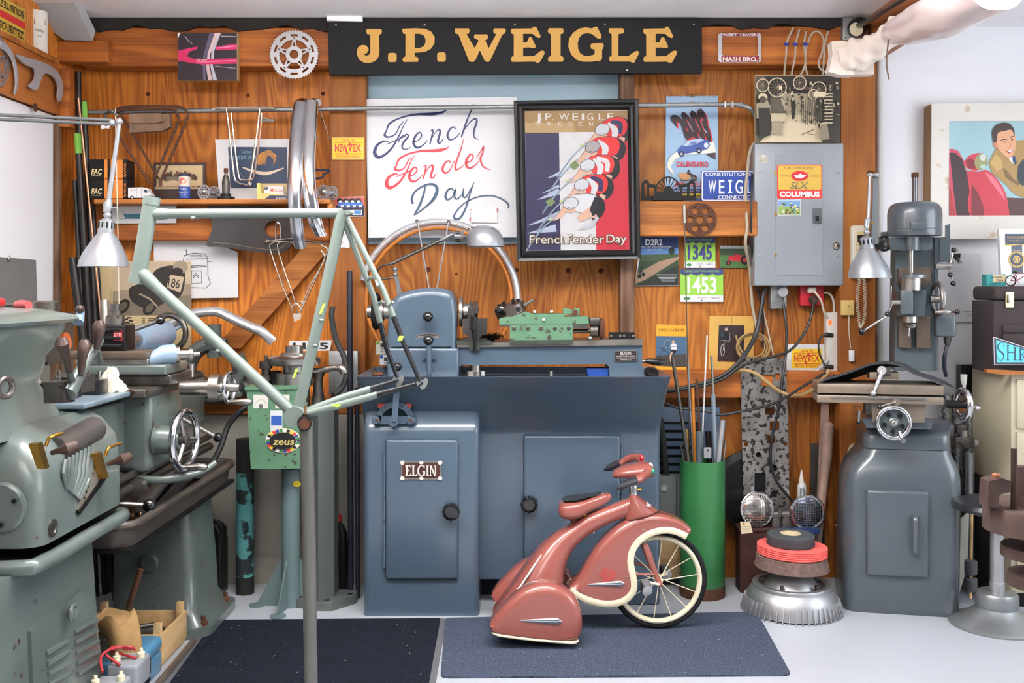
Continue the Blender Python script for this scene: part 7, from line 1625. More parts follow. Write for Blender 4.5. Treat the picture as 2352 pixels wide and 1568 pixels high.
# ================================================================ left part of the back wall
zl2=lambda pts:zc(pts,180,40,3.92);zl3=lambda pts:zc(pts,180,340,3.4088)
def L2(x,y,Y):return P(*zl2([(x,y)])[0],Y)
def L3(x,y,Y):return P(*zl3([(x,y)])[0],Y)
RKM=mat('rack_brown',(92,66,54),.5,.4);NKL=mat('nickel',(206,196,184),.2,1.0)
rk=T('rusty_rack','rusty brown bicycle rack hanging from the conduit pipe','rack',L2(680,1500,4.33))
for pts,r in(([(330,850),(420,805),(880,802),(960,830)],.0055),([(340,855),(430,830),(830,832),(880,860),(905,920),(880,990),(690,1440)],.0055),([(960,830),(985,870),(965,950),(740,1470)],.0055),([(330,860),(400,900),(720,1450)],.005),([(330,990),(400,1120),(650,1500)],.005)):
    MB().tube(crv([L2(x,y,4.335+.012*(r<.0055))for x,y in pts],5),r,8).o('rail',RKM,rk)
MB().ppoly(zl2([(720,1440),(750,1445),(752,1520),(722,1522)]),4.33,.004).o('foot_tab',RKM,rk)
ph_=T('leather_pouch','worn brown leather tool pouch strapped under the rusty rack','pouch',L2(640,1030,4.34));LTH=mat('worn_leather',(134,108,88),.8,var=.25,vs=14,bump=.3)
MB().ppoly(zl2([(455,880),(820,865),(822,985),(760,1020),(460,1036)]),4.335,.03).o('body',LTH,ph_);MB().ppoly(zl2([(455,865),(740,860),(770,940),(700,950),(480,952),(455,930)]),4.325,.01).o('flap',LTH,ph_);MB().ring(L2(600,922,4.322),.005,.0012,(0,1,0),14,6).o('buckle',STEEL,ph_)
rk=T('nickel_rack','bright nickel bicycle rack hanging from the conduit near the mudguards','rack',L2(1500,1520,4.34))
for pts in([(1235,835),(1250,815),(1700,808),(1750,815),(1700,825),(1260,828)],[(1330,820),(1350,950),(1400,1400),(1430,1480),(1490,1500),(1540,1470),(1600,1100),(1635,820)],[(1375,860),(1440,1400),(1480,1460),(1540,1455),(1585,1410),(1640,1000),(1648,860)],[(1620,930),(1740,932),(1770,910)],[(1620,900),(1745,926)]):MB().tube(crv([L2(x,y,4.34)for x,y in pts],5),.0042,8).o('rail',NKL,rk)
MB().ppoly(zl2([(1535,1470),(1560,1490),(1550,1515),(1530,1500)]),4.335,.004).o('foot_tab',STEEL,rk)
rk=T('wire_rack','chrome wire rack hanging in front of the diagonal brace','rack',L3(1700,1350,4.36))
for pts in([(1440,740),(1560,720),(1700,712),(1960,745)],[(1470,722),(1600,735),(1960,752)],[(1545,720),(1550,600),(1565,585),(1580,610),(1580,720)],[(1560,735),(1515,745),(1505,800),(1600,1080),(1670,1250),(1690,1330)],[(1580,735),(1560,770),(1600,920),(1690,1180),(1715,1300)],[(1850,745),(1920,770),(1940,830),(1800,1150),(1725,1310)],[(1900,800),(1925,880),(1800,1100),(1735,1290)],[(1665,1250),(1690,1220),(1720,1225),(1745,1260)],[(1700,1230),(1735,1200),(1770,1220)]):MB().tube(crv([L3(x,y,4.37)for x,y in pts],5),.0032,8).o('rail',NKL,rk)
MB().ppoly(zl3([(1680,1295),(1745,1295),(1740,1335),(1690,1360)]),4.365,.006).o('foot_tab',mat('clear_tab',(190,180,170),.4),rk)
# two chrome mudguards
for pts,lb,holes in(([(690,240),(682,300),(678,380),(676,460),(682,530),(690,568)],'duller chrome mudguard hung over the conduit next to the nickel rack',((668,447),)),([(716,236),(712,300),(708,380),(712,450),(724,510),(737,540)],'bright chrome mudguard hung over the conduit next to the pine post',((706,419),))):
    pp=crv([P(x,y,4.33-.15*sin(pi*min(1,(y-236)/330)*.8))for x,y in pts],6);rows=[]
    for i,p in enumerate(pp):
        t=(pp[min(i+1,len(pp)-1)]-pp[max(0,i-1)]).normalized();u=Vector((1,0,0));v=t.cross(u).normalized();w=.030 if i<len(pp)-5 else .026
        rows.append([p+u*w*cos(q)+v*(w*.75*sin(q))*(1 if sin(q)<0 else .1)*(1 if v.y>0 else-1)for q in[2*pi*k/20 for k in range(20)]])
    o_=tag(MB().loft(rows).o('mudguard',CHROME if 'bright' in lb else mat('dull_chrome',(196,198,204),.22,1)),lb,'mudguard')
    for x,y in holes:MB().lathe([(.011,0),(.011,.004),(.005,.008)],P(x+3,y,4.17),(0,-1,0),14).o('bolt',ALU,o_)
    MB().tube(crv([P(pts[0][0]+14,236,4.33),P(pts[0][0]+6,233,4.36),P(pts[0][0]-8,238,4.38)],5),.016,10).o('hooked_end',CHROME,o_)
    x0_=pts[0][0]+20;MB().cyl(P(x0_,255,4.36),P(x0_+24,330,4.42),.002,seg=6).o('stay',STEEL,o_)
# shelf things
zsh=P(0,457,4.25).z+.001
def on_shelf(o):
    """drop a thing so that its lowest point stands on the display shelf"""
    ms=[o]if o.type=='MESH' else[]
    st=list(o.children)
    while st:c=st.pop();ms.append(c);st+=list(c.children)
    dz=zsh-min(v.co.z for m in ms for v in m.data.vertices)
    for m in ms:
        for v in m.data.vertices:v.co.z+=dz
    return o
for y0_,lb,x0_ in((411,'black and orange parts carton standing on the shelf board, lower of two',205),(366,'black and orange parts carton stacked on top of the lower one',205)):
    o_=tag(MB().pbox(x0_,y0_,291,y0_+45,4.28,.09,.002).o('parts_carton',mat('carton_black',(30,28,28),.5)),lb,'box')
    a=Art(frontal(4.28),.0003)
    for xa,xb in((240,247),(254,282)):a.rect((214,126,40),xa,y0_+.6,xb,y0_+44.4)
    a.rect((236,214,160),211,y0_+37,232,y0_+38);a.text((236,214,160),'FAC',210,y0_+34,12,w=25,bold=.03,shear=.2);a.text((214,126,40),'BAFAG',289.5,y0_+40,4.5,w=30,rot=-pi/2,bold=.02);a.o('print',o_)
for n_ in('parts_carton.001',):
    pass
vn=T('toy_van','small white toy delivery van on the shelf board','toy',P(320,456,4.28));vw=mat('van_white',(232,232,232),.35,coat=.3)
MB().ppoly([(294,431),(326,430),(338,432),(342,441),(347,445),(347,454),(294,454)],4.27,.045).o('body',vw,vn)
a=Art(frontal(4.27));a.poly((60,70,80),[(330,435),(337,435),(340,442),(330,442)]);a.line((120,120,120),[(314,432),(314,453)],.6);a.line((120,120,120),[(325,432),(325,453)],.6);a.rect((150,130,60),300,436,303,438);a.line((140,140,140),[(304,437),(312,437)],.8);a.o('print',vn)
for x in(304,337):w_=MB().lathe([(.0075,0),(.0075,.006)],P(x,453.5,4.272),(0,-1,0),16).o('wheel',RUB,vn);MB().lathe([(.004,0),(.004,.001)],P(x,453.5,4.266),(0,-1,0),12).o('hubcap',vw,w_)
on_shelf(vn)
pf=T('framed_engraving','dark framed sepia print of a mansion standing on the shelf','picture',P(410,456,4.38));MB().ppoly([(352,366),(472,366),(472,456),(354,456)],4.385,.015,[[(358,371),(466,371),(466,428),(358,428)]]).o('frame',mat('frame_brown',(58,38,34),.4),pf)
pbk2=MB().ppoly([(357,370),(467,370),(467,429),(357,429)],4.392,.006).o('sheet',PAPER_T,pf)
a=Art(frontal(4.392));random.seed(9)
for i in range(60):x=374+random.random()*78;a.ell((70+int(40*random.random()),62,52),x,402-14*random.random()*sin(pi*(x-370)/86),3,5,8)
a.rect((110,98,82),384,400,430,412);a.poly((206,178,140),[(358,428),(366,414),(400,408),(440,416),(466,412),(466,428)]);a.text((60,48,40),'LARZ ANDERSON MUSEUM',362,425,4.6,w=100,bold=.01);a.o('print',pbk2)
on_shelf(pf)
tn=T('repair_kit_tin','round blue and white tube repair tin with red disc on the shelf','tin',P(424,456,4.29));kk=4.29/F;c=P(424,456,4.29)
MB().lathe([(13*kk,0),(13*kk,27*kk)],c,(0,0,1),28).o('lower_body',mat('tin_blue',(40,72,152),.4),tn);MB().lathe([(13*kk,27*kk),(13*kk,51*kk)],c,(0,0,1),28).o('upper_body',mat('tin_white',(226,216,196),.4),tn);MB().lathe([(13.6*kk,50*kk),(13.6*kk,55*kk),(12*kk,56*kk)],c,(0,0,1),28).o('lid',mat('lid_navy',(38,46,76),.4),tn)
fr_=lambda x,y,h:Vector((c.x+(13*kk+h)*sin((x-424)/13),c.y-(13*kk+h)*cos((x-424)/13),P(0,y,4.29).z))
a=Art(fr_,.0002);a.ell((206,64,54),424,417,7.5,7);a.text((240,232,214),'GOOD',424,419.5,4,w=9,align='c',bold=.02);a.text((226,230,240),'Tube',424,437,5.5,w=14,align='c');a.text((226,230,240),'Repair Kit',424,444,4,w=20,align='c');a.text((226,230,240),'No.10',424,450,3,w=9,align='c');a.o('print',tn)
def hub(x,Y,label,r=17,dx=.05):
    o_=T('flange_hub',label,'hub',P(x,456,Y));k=Y/F;c=P(x,456-r,Y)
    for s in(0,1):
        cc=c+Vector((dx*.55,dx,0))*s;ax=Vector((-.35,-1,.05)).normalized();u=ax.cross(Vector((0,0,1))).normalized();v=u.cross(ax)
        hl=[[cc+(u*cos(t)+v*sin(t))*r*.68*k+(u*cos(q)+v*sin(q))*r*.13*k for q in[2*pi*i/8 for i in range(8)]]for t in[2*pi*j/10 for j in range(10)]]
        MB().poly([cc+(u*cos(t)+v*sin(t))*r*k for t in[2*pi*i/32 for i in range(32)]],ax*-.003,hl).o('flange',ALU,o_)
        MB().lathe([(r*.45*k,0),(r*.4*k,.008),(r*.2*k,.012),(r*.2*k,.02)],cc,ax*(1 if s==0 else-1),18).o('cone',STEEL,o_)
    MB().cyl(c,c+Vector((dx*.55,dx,0)),r*.3*k).o('barrel',ALU,o_);return on_shelf(o_)
hub(468,4.28,'polished drilled flange hub on the shelf between the tin and the bottle');hub(742,4.28,'polished drilled flange hub at the pine post end of the shelf')
ob=T('oil_gun','slender grey metal grease gun standing on a dark base on the shelf','grease gun',P(519,456,4.29));c=P(519,456,4.29)
MB().lathe([(20*kk,0),(20*kk,6*kk),(12*kk,7*kk),(12*kk,13*kk)],c,(0,0,1),24).o('base',BLKM,ob);MB().lathe([(8.5*kk,13*kk),(9*kk,40*kk),(7*kk,50*kk),(3.5*kk,58*kk),(3.5*kk,62*kk)],c,(0,0,1),20).o('barrel',DSTEEL,ob);MB().lathe([(5*kk,62*kk),(5*kk,72*kk)],c,(0,0,1),6).o('nut',RUST,ob)
on_shelf(ob)
gp=card('blue_poster','white mounted print with a dark blue picture and orange swirl behind the nickel rack','poster',[(494,314),(665,313),(668,456),(504,457)],4.395,.004,WHITE);on_shelf(gp)
a=Art(lambda x,y,h:P(*zl2([(x,y)])[0],4.395)+Vector((0,-h,0)),.0002);a.poly((36,56,84),[(1348,1165),(1880,1168),(1880,1530),(1370,1538)])
for i in range(7):a.line((214-8*i,146-6*i,58),[(1590+14*i,1330),(1640+12*i,1240-6*i),(1720+8*i,1215+10*i),(1790-6*i,1250+12*i)],[6,26,22,4],5)
a.line((226,206,182),[(1480,1350),(1580,1385),(1700,1405),(1850,1355)],[10,26,30,8],5);a.line((96,130,146),[(1380,1440),(1440,1380),(1500,1460)],5,5);a.text((128,178,190),'Cycles',1470,1222,28,w=88);a.text((128,178,190),'GLADIATOR',1362,1280,36,w=244);a.o('print',gp)
vb=T('boxed_toy_van','yellow display box with a small white van behind the mudguard','box',P(625,456,4.33));VY=mat('pale_yellow_card',(226,210,132),.6)
MB().ppoly([(590,417),(597,417),(600,440),(662,444),(664,455),(590,456)],4.31,.05).o('tray',VY,vb);MB().pbox(598,418,662,440,4.35,.006).o('backing',PAPER_T,vb);MB().ppoly([(606,440),(608,426),(616,423),(650,423),(652,444),(606,444)],4.325,.02).o('van',vw,vb)
a=Art(frontal(4.31));a.poly((44,56,96),[(604,456),(620,445),(664,446),(664,455)]);a.text((226,226,230),'ELIGOR',634,453,4.5,w=24,bold=.02);a.o('print',vb)
a=Art(frontal(4.325));a.ell((206,84,60),625,433,3.5);a.text((200,70,50),'Service Courses',630,434,3,w=20);a.rect((160,60,60),630,436,650,437);a.ell((40,40,44),616,445,3);a.poly((70,80,90),[(608,427),(615,425),(615,432),(607,432)]);a.o('van_print',vb);on_shelf(vb)
bk2=T('blue_bracket','dark navy steel bracket hanging behind the bright mudguard','bracket',P(730,450,4.36))
for pts in([(690,391),(757,390)],[(757,392),(745,400),(738,408),(715,410)],[(690,410),(684,430),(686,452)]):MB().tube(crv([P(x,y,4.36)for x,y in pts],4),.005,8).o('bar',mat('navy_paint',(40,46,70),.4),bk2)
# papers below the shelf
bt=card('boat_drawing','small white drawing of a turquoise boat under the shelf','drawing',[(258,474),(405,472),(405,512),(258,513)],4.39,.002,WHITE)
a=Art(frontal(4.39));a.poly((60,130,146),[(284,492),(333,490),(330,503),(288,502)]);a.line((90,100,110),[(275,503),(310,500),(350,504),(380,503)],.8);a.line((90,100,110),[(282,484),(286,492)],.8);a.line((100,90,90),[(324,486),(335,480),(340,484)],.8);a.o('print',bt)
cg=MB();go=[(p[0],p[1])for p in crv(zl3([(1005,455),(1400,450),(1500,465),(1580,490),(1700,600),(1690,720),(1640,790),(1560,825),(1450,820),(1300,800),(1100,770),(1005,765),(1030,680),(1050,610),(1030,540)]),3)]
cgo=tag(cg.ppoly(go,4.375,.02,[zl3(ell(1525,635,64,66,24))]).o('lacquered_guard',mat('black_lacquer',(28,26,28),.3,coat=.4,spot=(70,46,34),spot_s=8,spot_t=.66)),'black lacquered chaincase panel with a round hole under the shelf','chaincase')
a=Art(frontal(4.375));a.line((150,130,90),zl3([(1050,740),(1200,750),(1400,785),(1560,790),(1640,740)]),.8,6);a.o('pinstripe',cgo)
vd=card('van_drawing','white sheet with a black line drawing of an old van front','drawing',zl3([(588,728),(1010,715),(1245,815),(1252,1170),(600,1180)]),4.47,.002,WHITE)
a=Art(lambda x,y,h:P(*zl3([(x,y)])[0],4.47)+Vector((0,-h,0)),.0002);K_=(50,50,54)
for pts in([(820,890),(830,840),(900,822),(990,828),(1012,860),(1015,1000),(1035,1060),(1000,1095),(885,1092)],[(840,870),(1005,866),(1002,915),(870,925)],[(885,960),(965,960),(965,1055),(885,1060),(885,960)],[(1015,890),(1045,885),(1045,900)],[(850,840),(845,790)],[(880,935),(1005,925)],[(900,1000),(922,980),(945,1000)],[(900,1016),(922,996),(945,1016)]):a.line(K_,pts,5)
a.ell(K_,1008,985,10);a.ell((232,232,234),1008,985,7);a.text(K_,'COLOMBE',874,850,16,w=100);a.o('print',vd)
mp_=card('race_poster','sepia poster of a leaning motorcycle racer pinned behind the lathe','poster',[(219,599),(438,599),(440,800),(222,800)],4.455,.003,PAPER_T)
a=Art(lambda x,y,h:P(*zl3([(x,y)])[0],4.455)+Vector((0,-h,0)),.00015);Q=lambda v:(v,int(v*.9),int(v*.76));a.rect(Q(150),270,890,880,1310);a.poly(Q(196),[(270,890),(880,890),(880,1060),(270,1120)]);a.poly(Q(120),[(270,1200),(880,1150),(880,1310),(270,1310)])
a.poly(Q(44),[(p[0],p[1])for p in crv([(600,960),(660,930),(750,920),(830,960),(830,1080),(790,1170),(700,1200),(560,1260),(420,1200),(400,1100),(480,1060),(560,1020)],4,True)]);a.ell(Q(150),800,930,58,50);a.ell(Q(36),775,965,44,30)
for x,y in((350,1240),(560,1250)):a.ell(Q(30),x,y,44,66,20,.7);a.ell(Q(96),x,y,26,44,20,.7)
a.poly(Q(196),[(720,990),(830,1010),(800,1130),(690,1090)]);a.text(Q(40),'186',700,1085,70,w=92,rot=.15,bold=.01);a.line(Q(170),[(480,1140),(560,1180),(620,1240)],12)
for i in range(4):
    for j in range(4):a.rect(Q(40)if(i+j)%2 else Q(200),290+32*i+6*j,1322+12*j,322+32*i+6*j,1334+12*j)
for i in range(3):a.rect(Q(70),505,1330+16*i,525,1336+16*i);a.rect(Q(70),550,1330+16*i,640,1336+16*i)
a.text(Q(60),'RACE, CHARLOTTE, N.C. 1977',262,1310,12,w=220,rot=-pi/2);a.o('print',mp_)
fd=MB();pp=crv([L3(x,y,4.28)for x,y in((600,1440),(700,1390),(860,1310),(980,1285),(1095,1282),(1200,1330),(1340,1395),(1440,1440),(1525,1520))],5);rows=[]
for i,p in enumerate(pp):
    t=(pp[min(i+1,len(pp)-1)]-pp[max(0,i-1)]).normalized();v=t.cross(Vector((0,1,0))).normalized();w=.03*(1 if i<32 else max(.1,1-(i-32)/9));rows.append([p+Vector((0,w,0))*cos(q)+v*(.021*sin(q))for q in[2*pi*k/14 for k in range(14)]])
tag(fd.loft(rows).o('hammered_mudguard',mat('hammered_alu',(196,198,202))),'hammered aluminium mudguard half lying over the grey steady rest','mudguard')
# steel tubes leaning in the corner
BKT=mat('raw_tube',(52,50,50),.4,.7,var=.2,vs=20)
tb=[((180,165),(190,900),4.33,4.30,.012,'tallest dark tube in the corner without a tape band',0),((192,232),(226,900),4.35,4.31,.013,'dark tube with green tape just right of the tallest one',230),((178,305),(214,900),4.29,4.27,.0135,'dark tube banded with green tape near its top end by the white board',305),((172,415),(198,900),4.30,4.26,.010,'shorter slim dark tube without tape in the corner',0),((166,592),(206,900),4.25,4.22,.017,'short fat dark tube at the white board edge',0),((180,225),(250,900),4.27,4.24,.0045,'thin copper coated rod among the corner tubes',-1),((212,470),(242,900),4.375,4.35,.012,'dark tube standing closest to the carton shelf end',0)]
for a_,b_,Ya,Yb,r,lb,tp in tb:
    p,q=P(*a_,Ya),P(*b_,Yb);d=q-p;q=p+d*((p.z-.002)/-d.z)
    o_=tag(MB().cyl(p,q,r,seg=16).o('steel_tube',mat('copper_rod',(196,150,118),.4,.8)if tp<0 else BKT),lb,'tube')
    if tp>0:e=d.normalized();MB().cyl(p+e*.004,p+e*.09,r*1.03,seg=16).o('tape',mat('green_tape',(126,186,82),.6),o_)
gt=tag(MB().cyl(P(240,690,4.0),P(246,850,3.95),.017,seg=18).o('aluminium_tube',mat('zinc',(160,158,148),.4,.8)),'short zinc tube upright behind the lathe tool post','tube')
# left wall: hung parts, boxes, grey sheet
GRDM=mat('dull_alloy',(176,178,184),.45,.35,var=.06)
def LW(x,y,X=LX+.02):return PX(x,y,X)
chainring('chainring',Vector((LX+.022,3.74,2.165)),.105,'large chainring hung on the shelf front panel',44,ax=(1,0,0),u=(0,1,0))
for pts,lb,w in(([(0,102),(12,108),(28,130),(37,165),(38,195),(33,215)],'curved polished chainguard strip hung beside the large chainring',.016),):
    pp=crv([LW(x,y,LX+.034)for x,y in pts],6);tag(MB().tube(pp,[w*(1-.6*max(0,i-20)/12)for i in range(len(pp))],8,flat=(Vector((1,0,0)),(.2,1))).o('guard_strip',GRDM),lb,'chainguard')
co_=[(p[0],p[1])for p in crv(zc([(225,703),(330,735),(480,775),(640,840),(760,950),(812,1080),(812,1180),(780,1305),(750,1250),(758,1120),(720,1020),(650,960),(590,945),(545,985),(480,1150),(380,1110),(440,1040),(465,960),(440,880),(360,845),(280,790)],0,0,5.6),3,True)]
tag(MB().poly([LW(x,y,LX+.045)for x,y in co_],Vector((-.008,0,0))).o('chainguard',GRDM),'flat alloy chainguard with a bracket arm hung on the shelf panel','chainguard')
tag(MB().lathe([(.006,0),(.017,0),(.017,.004),(.006,.004)],LW(80,247,LX+.019),(1,0,0),20).o('steel_washer',RUST),'rusty washer pinned low on the shelf panel','washer')
sq=[PX(-60,2,-1.86),PX(68,24,-1.95)]
sbx=T('lamp_carton','yellow and red lamp carton lying on top of the wall shelf','box',(-1.99,3.9,2.286));zt0=2.2855
MB().box(-2.12,-1.945,3.76,3.98,zt0,2.42,.002).o('carton',mat('carton_yellow',(190,158,62),.5),sbx)
for X,nm in((-1.945,'print'),):
    fr2=lambda x,y,h:Vector((X+h,3.76+.22*x,zt0+.1345*(1-y)));a=Art(fr2,.0003);a.rect((196,44,46),.01,.40,.99,.60);a.rect((40,34,30),.02,.70,.98,.72);a.text((70,54,30),'SOUBITEZ',.06,.92,.2,w=.86,bold=.02);a.text((70,54,30),'SOUBITEZ',.94,.1,.2,w=.86,bold=.02,rot=pi);a.o('print',sbx)
fr2=lambda x,y,h:Vector((-2.12+.175*x,3.76-h,zt0+.1345*(1-y)));a=Art(fr2,.0003);a.rect((196,44,46),0,.38,1,.55);a.rect((230,224,200),.05,.58,.95,.98);a.line((150,60,70),[(0,.7),(1,.8)],.04);a.line((90,130,70),[(0,.84),(1,.92)],.04);a.o('end_print',sbx)
tcn=T('talc_can','white cardboard talc can with red and black label on the wall shelf','can',(-1.985,4.16,2.2855));Rt=.042;tc0=Vector((-1.985,4.16,2.2855))
MB().lathe([(Rt,0),(Rt,.172),(Rt*.96,.176)],tc0,(0,0,1),32).o('body',mat('can_white',(226,222,214),.5),tcn)
fr3=lambda x,y,h:tc0+Vector(((Rt+h)*sin(x),-(Rt+h)*cos(x),.172-y));a=Art(fr3,.0002);a.rect((206,44,40),.2,.034,1.3,.046);a.rect((40,30,30),.2,.046,1.3,.056);a.text((240,236,230),'REMA',.45,.052,.012,w=.6,bold=.03);a.o('brand_band',tcn);a=Art(fr3,.0002);a.text((60,50,50),'TYRE TALC',.3,.088,.009,w=.85,bold=.02);a.text((90,80,80),'No. 10',.5,.108,.007,w=.4);a.o('name_print',tcn);a=Art(fr3,.0002)
for i in range(8):a.rect((160,156,150),-1.0,.03+i*.012,-.45,.032+i*.012)
a.o('small_print',tcn)
gs_=tag(MB().poly([LW(-60,585,LX+.004),LW(81,597,LX+.004),LW(84,700,LX+.004),LW(-60,740,LX+.004)],Vector((.003,0,0))).o('grey_sheet',mat('grey_card',(112,110,110),.6,var=.1)),'plain grey sheet clipped on the white board behind the lathe','paper');MB().ball(LW(21,593,LX+.012),.012,10,(.4,.6,1)).o('clip',STEEL,gs_)
# jointed lamp left
ll,tip=cone_lamp('jointed_lamp','silver jointed lamp on a long twin arm in front of the corner tubes',3.5,(243,535),(246,502),(237,612),109,None,None,0)
MB().ball(P(247,494,3.5),.014,14).o('ball_joint',ALUP,ll);MB().tube([P(246,488,3.5),P(248,470,3.5),P(251,458,3.5)],[.013,.016,.009],12).o('knuckle',ALUP,ll);MB().tube([P(250,462,3.5),P(274,285,3.5)],[.0085,.0072],14).o('lower_arm',ALUP,ll)
for x,y in((274,279),(258,282)):MB().ball(P(x,y,3.5),.013,14).o('joint',ALUP,ll)
for dy in(0,9):MB().cyl(P(256,276+dy,3.5),P(-160,256+dy*1.2,3.3),.0062,seg=10).o('upper_arm',mat('arm_grey',(88,90,92),.55,.2),ll)
MB().tube(crv([P(241,270,3.5),P(244,260,3.5),P(258,256,3.5),P(272,268,3.5)],5),.005,8).o('cable',BLK,ll);MB().ppoly([(231,288),(238,287),(243,290),(252,287),(250,296),(243,294),(233,297)],3.48,.006).o('wing_nut',ALU,ll);MB().tube([P(256,478,3.5),P(266,477,3.49)],.004,8).o('thumb_screw',ALUP,ll)
MB().box(-2.14,-1.84,3.26,3.34,1.80,1.93,.004).o('wall_bracket',BLKM,ll)
for x0_,x1_,y1_ in((252,262,735),(207,240,690)):pass
cable('hanging_string','thin pale string hanging down past the lamp shade',((265,250,3.9),(268,400,3.9),(272,600,3.9),(274,760,3.9)),3.9,.002,WC_,'string')

# ================================================================ old lathe along the left wall
ol=T('engine_lathe','old grey-green engine lathe with chip tray along the left wall','lathe',(-1.4,3.1,0))
def BX(name,x0,x1,y0,y1,z0,z1,mt=SAGE,bev=.01,par=None,seg=3):return MB().box(x0,x1,y0,y1,z0,z1,bev,seg).o(name,mt,par or ol,50)
WOODK=mat('dark_knob',(74,58,52),.35,.3,var=.15)
# headstock: rounded loft with overhanging lid
rows=[rrect(-1.78,-1.27+dx_,2.25,2.82+dy_,.09,z,6)for z,dx_,dy_ in((.93,.02,.05),(.98,.0,.02),(1.05,-.03,-.02),(1.12,-.01,.0),(1.19,.02,.03),(1.215,.025,.035))]
MB().loft(rows).o('headstock',SAGE,ol,60)
rows=[rrect(-1.80,-1.235,2.22,2.885,.09,1.213,6),rrect(-1.81,-1.225,2.21,2.895,.09,1.222,6),rrect(-1.80,-1.235,2.22,2.885,.09,1.233,6),rrect(-1.74,-1.30,2.28,2.82,.08,1.25,6),rrect(-1.66,-1.38,2.36,2.74,.06,1.256,6)]
MB().loft(rows).o('headstock_lid',SAGE,ol,60)
MB().poly([PX(82,742,-1.249),PX(115,738,-1.249),PX(142,830,-1.288),PX(110,838,-1.288)],Vector((-.008,0,0))).o('data_plate',mat('plate_brown',(74,62,52),.4,.4),ol)
MB().poly([PX(x,y,-1.262)for x,y in ell(155,782,9,20,20,-.2)],Vector((-.02,0,0))).o('orange_mark',mat('mark_orange',(190,96,54),.5),ol)
# gearbox with round end cover
rows=[rrect(-1.62,-1.15+d,2.42-d,2.96,.05,z,6)for z,d in((.675,0),(.80,.0),(.88,-.01),(.93,-.05),(.955,-.10))]
MB().loft(rows).o('gearbox',SAGE,ol,60)
c=P(2,1165,2.42);MB().lathe([(.062,-.02),(.062,.006),(.056,.010)],c,(0,-1,0),36).o('end_cover',SAGE,ol)
for x,y in((33,1150),(3,1205)):MB().lathe([(.006,0),(.006,.006)],P(x,y,2.405),(0,-1,0),6).o('bolt',BLKM,ol)
MB().lathe([(.022,0),(.022,.006),(.014,.007),(.012,.004)],PX(118,1212,-1.152),(1,0,0),20).o('oil_sight',DSTEEL,ol)
MB().lathe([(.10,-.05),(.10,.02),(.085,.035),(.05,.04)],Vector((-1.42,2.42,.83)),(0,-1,0),40).o('gear_boss',SAGE,ol)
# selector window with pegs and ribbed cover
MB().poly([PX(x,y,-1.146)for x,y in((212,1030),(234,1040),(246,1085),(188,1178),(178,1170))],Vector((-.02,0,0))).o('selector_plate',mat('plate_worn',(128,122,110),.45,.4),ol)
for i in range(8):MB().lathe([(.004,0),(.004,.001)],PX(226-4.6*i,1045+14*i,-1.1455),(1,0,0),8).o('peg_hole',BLKM,ol)
MB().poly([PX(x,y,-1.142)for x,y in((240,1092),(244,1100),(184,1182),(180,1176))],Vector((-.02,0,0))).o('selector_slot',BLKM,ol)
for i in range(8):MB().tube([PX(150+9*i,1055-5*i,-1.148),PX(146+8.5*i,1085+2*i,-1.146),PX(152+4*i,1120+4*i,-1.148)],.006,8).o('rib',SAGE,ol)
MB().tube([PX(125,1035,-1.185),PX(215,985,-1.185)],.036,20).o('index_drum',mat('drum_grey',(104,100,98),.4,.7),ol)
for(x,y),(hx,hy),(kx,ky)in(((100,1045),(118,1040),(172,1022)),((236,1068),(246,1066),(296,1048))):
    bq=MB().poly([PX(x-16,y-26,-1.13),PX(x-2,y-30,-1.13),PX(x+14,y+28,-1.13),PX(x+4,y+32,-1.13)],Vector((-.02,0,0))).o('selector_lever',BRASS,ol)
    MB().tube([PX(hx,hy,-1.12),PX(hx+18,hy-6,-1.10),PX((hx+kx)/2+8,(hy+ky)/2,-1.08),PX(kx,ky,-1.07)],[.006,.008,.018,.013],14).o('handle',WOODK,bq);MB().tube(crv([PX(x+6,y-22,-1.12),PX(x+14,y-40,-1.11),PX(x+42,y-50,-1.10)],4),.0045,8).o('trigger',BRASS,bq)
# headstock levers with pear handles
for a_,b_,t_ in(((160,852),(147,800),(142,788)),((186,856),(190,812),(194,794)),((222,800),(226,772),(228,750))):
    lv_=MB().tube([PX(a_[0]+6,a_[1]+30,-1.16),PX(*a_,-1.14),PX(*b_,-1.12)],[.011,.008,.007],10).o('shift_lever',SAGE,ol);MB().tube([PX(*a_,-1.13),PX(*b_,-1.12),PX(*t_,-1.12),PX(t_[0],t_[1]-14,-1.12)],[.008,.013,.018,.010],14).o('pear_handle',WOODK,lv_)
for(x0_,y0_,x1_,y1_,d)in((143,878,174,922,0),(184,866,220,898,.02)):MB().poly([PX(x0_,y0_,-1.16+d),PX(x1_,y0_-6,-1.16+d),PX(x1_-2,y1_,-1.16+d),PX(x0_+2,y1_+4,-1.16+d)],Vector((-.05,0,0))).o('lever_block',DSTEEL,ol)
MB().tube([PX(155,905,-1.16),PX(195,835,-1.15),PX(232,780,-1.14)],[.024,.014,.010],12).o('lever_arm',SAGE,ol)
MB().ring(PX(12,890,-1.2),.022,.007,(1,-.3,0),24,8).o('end_ring',DSTEEL,ol)
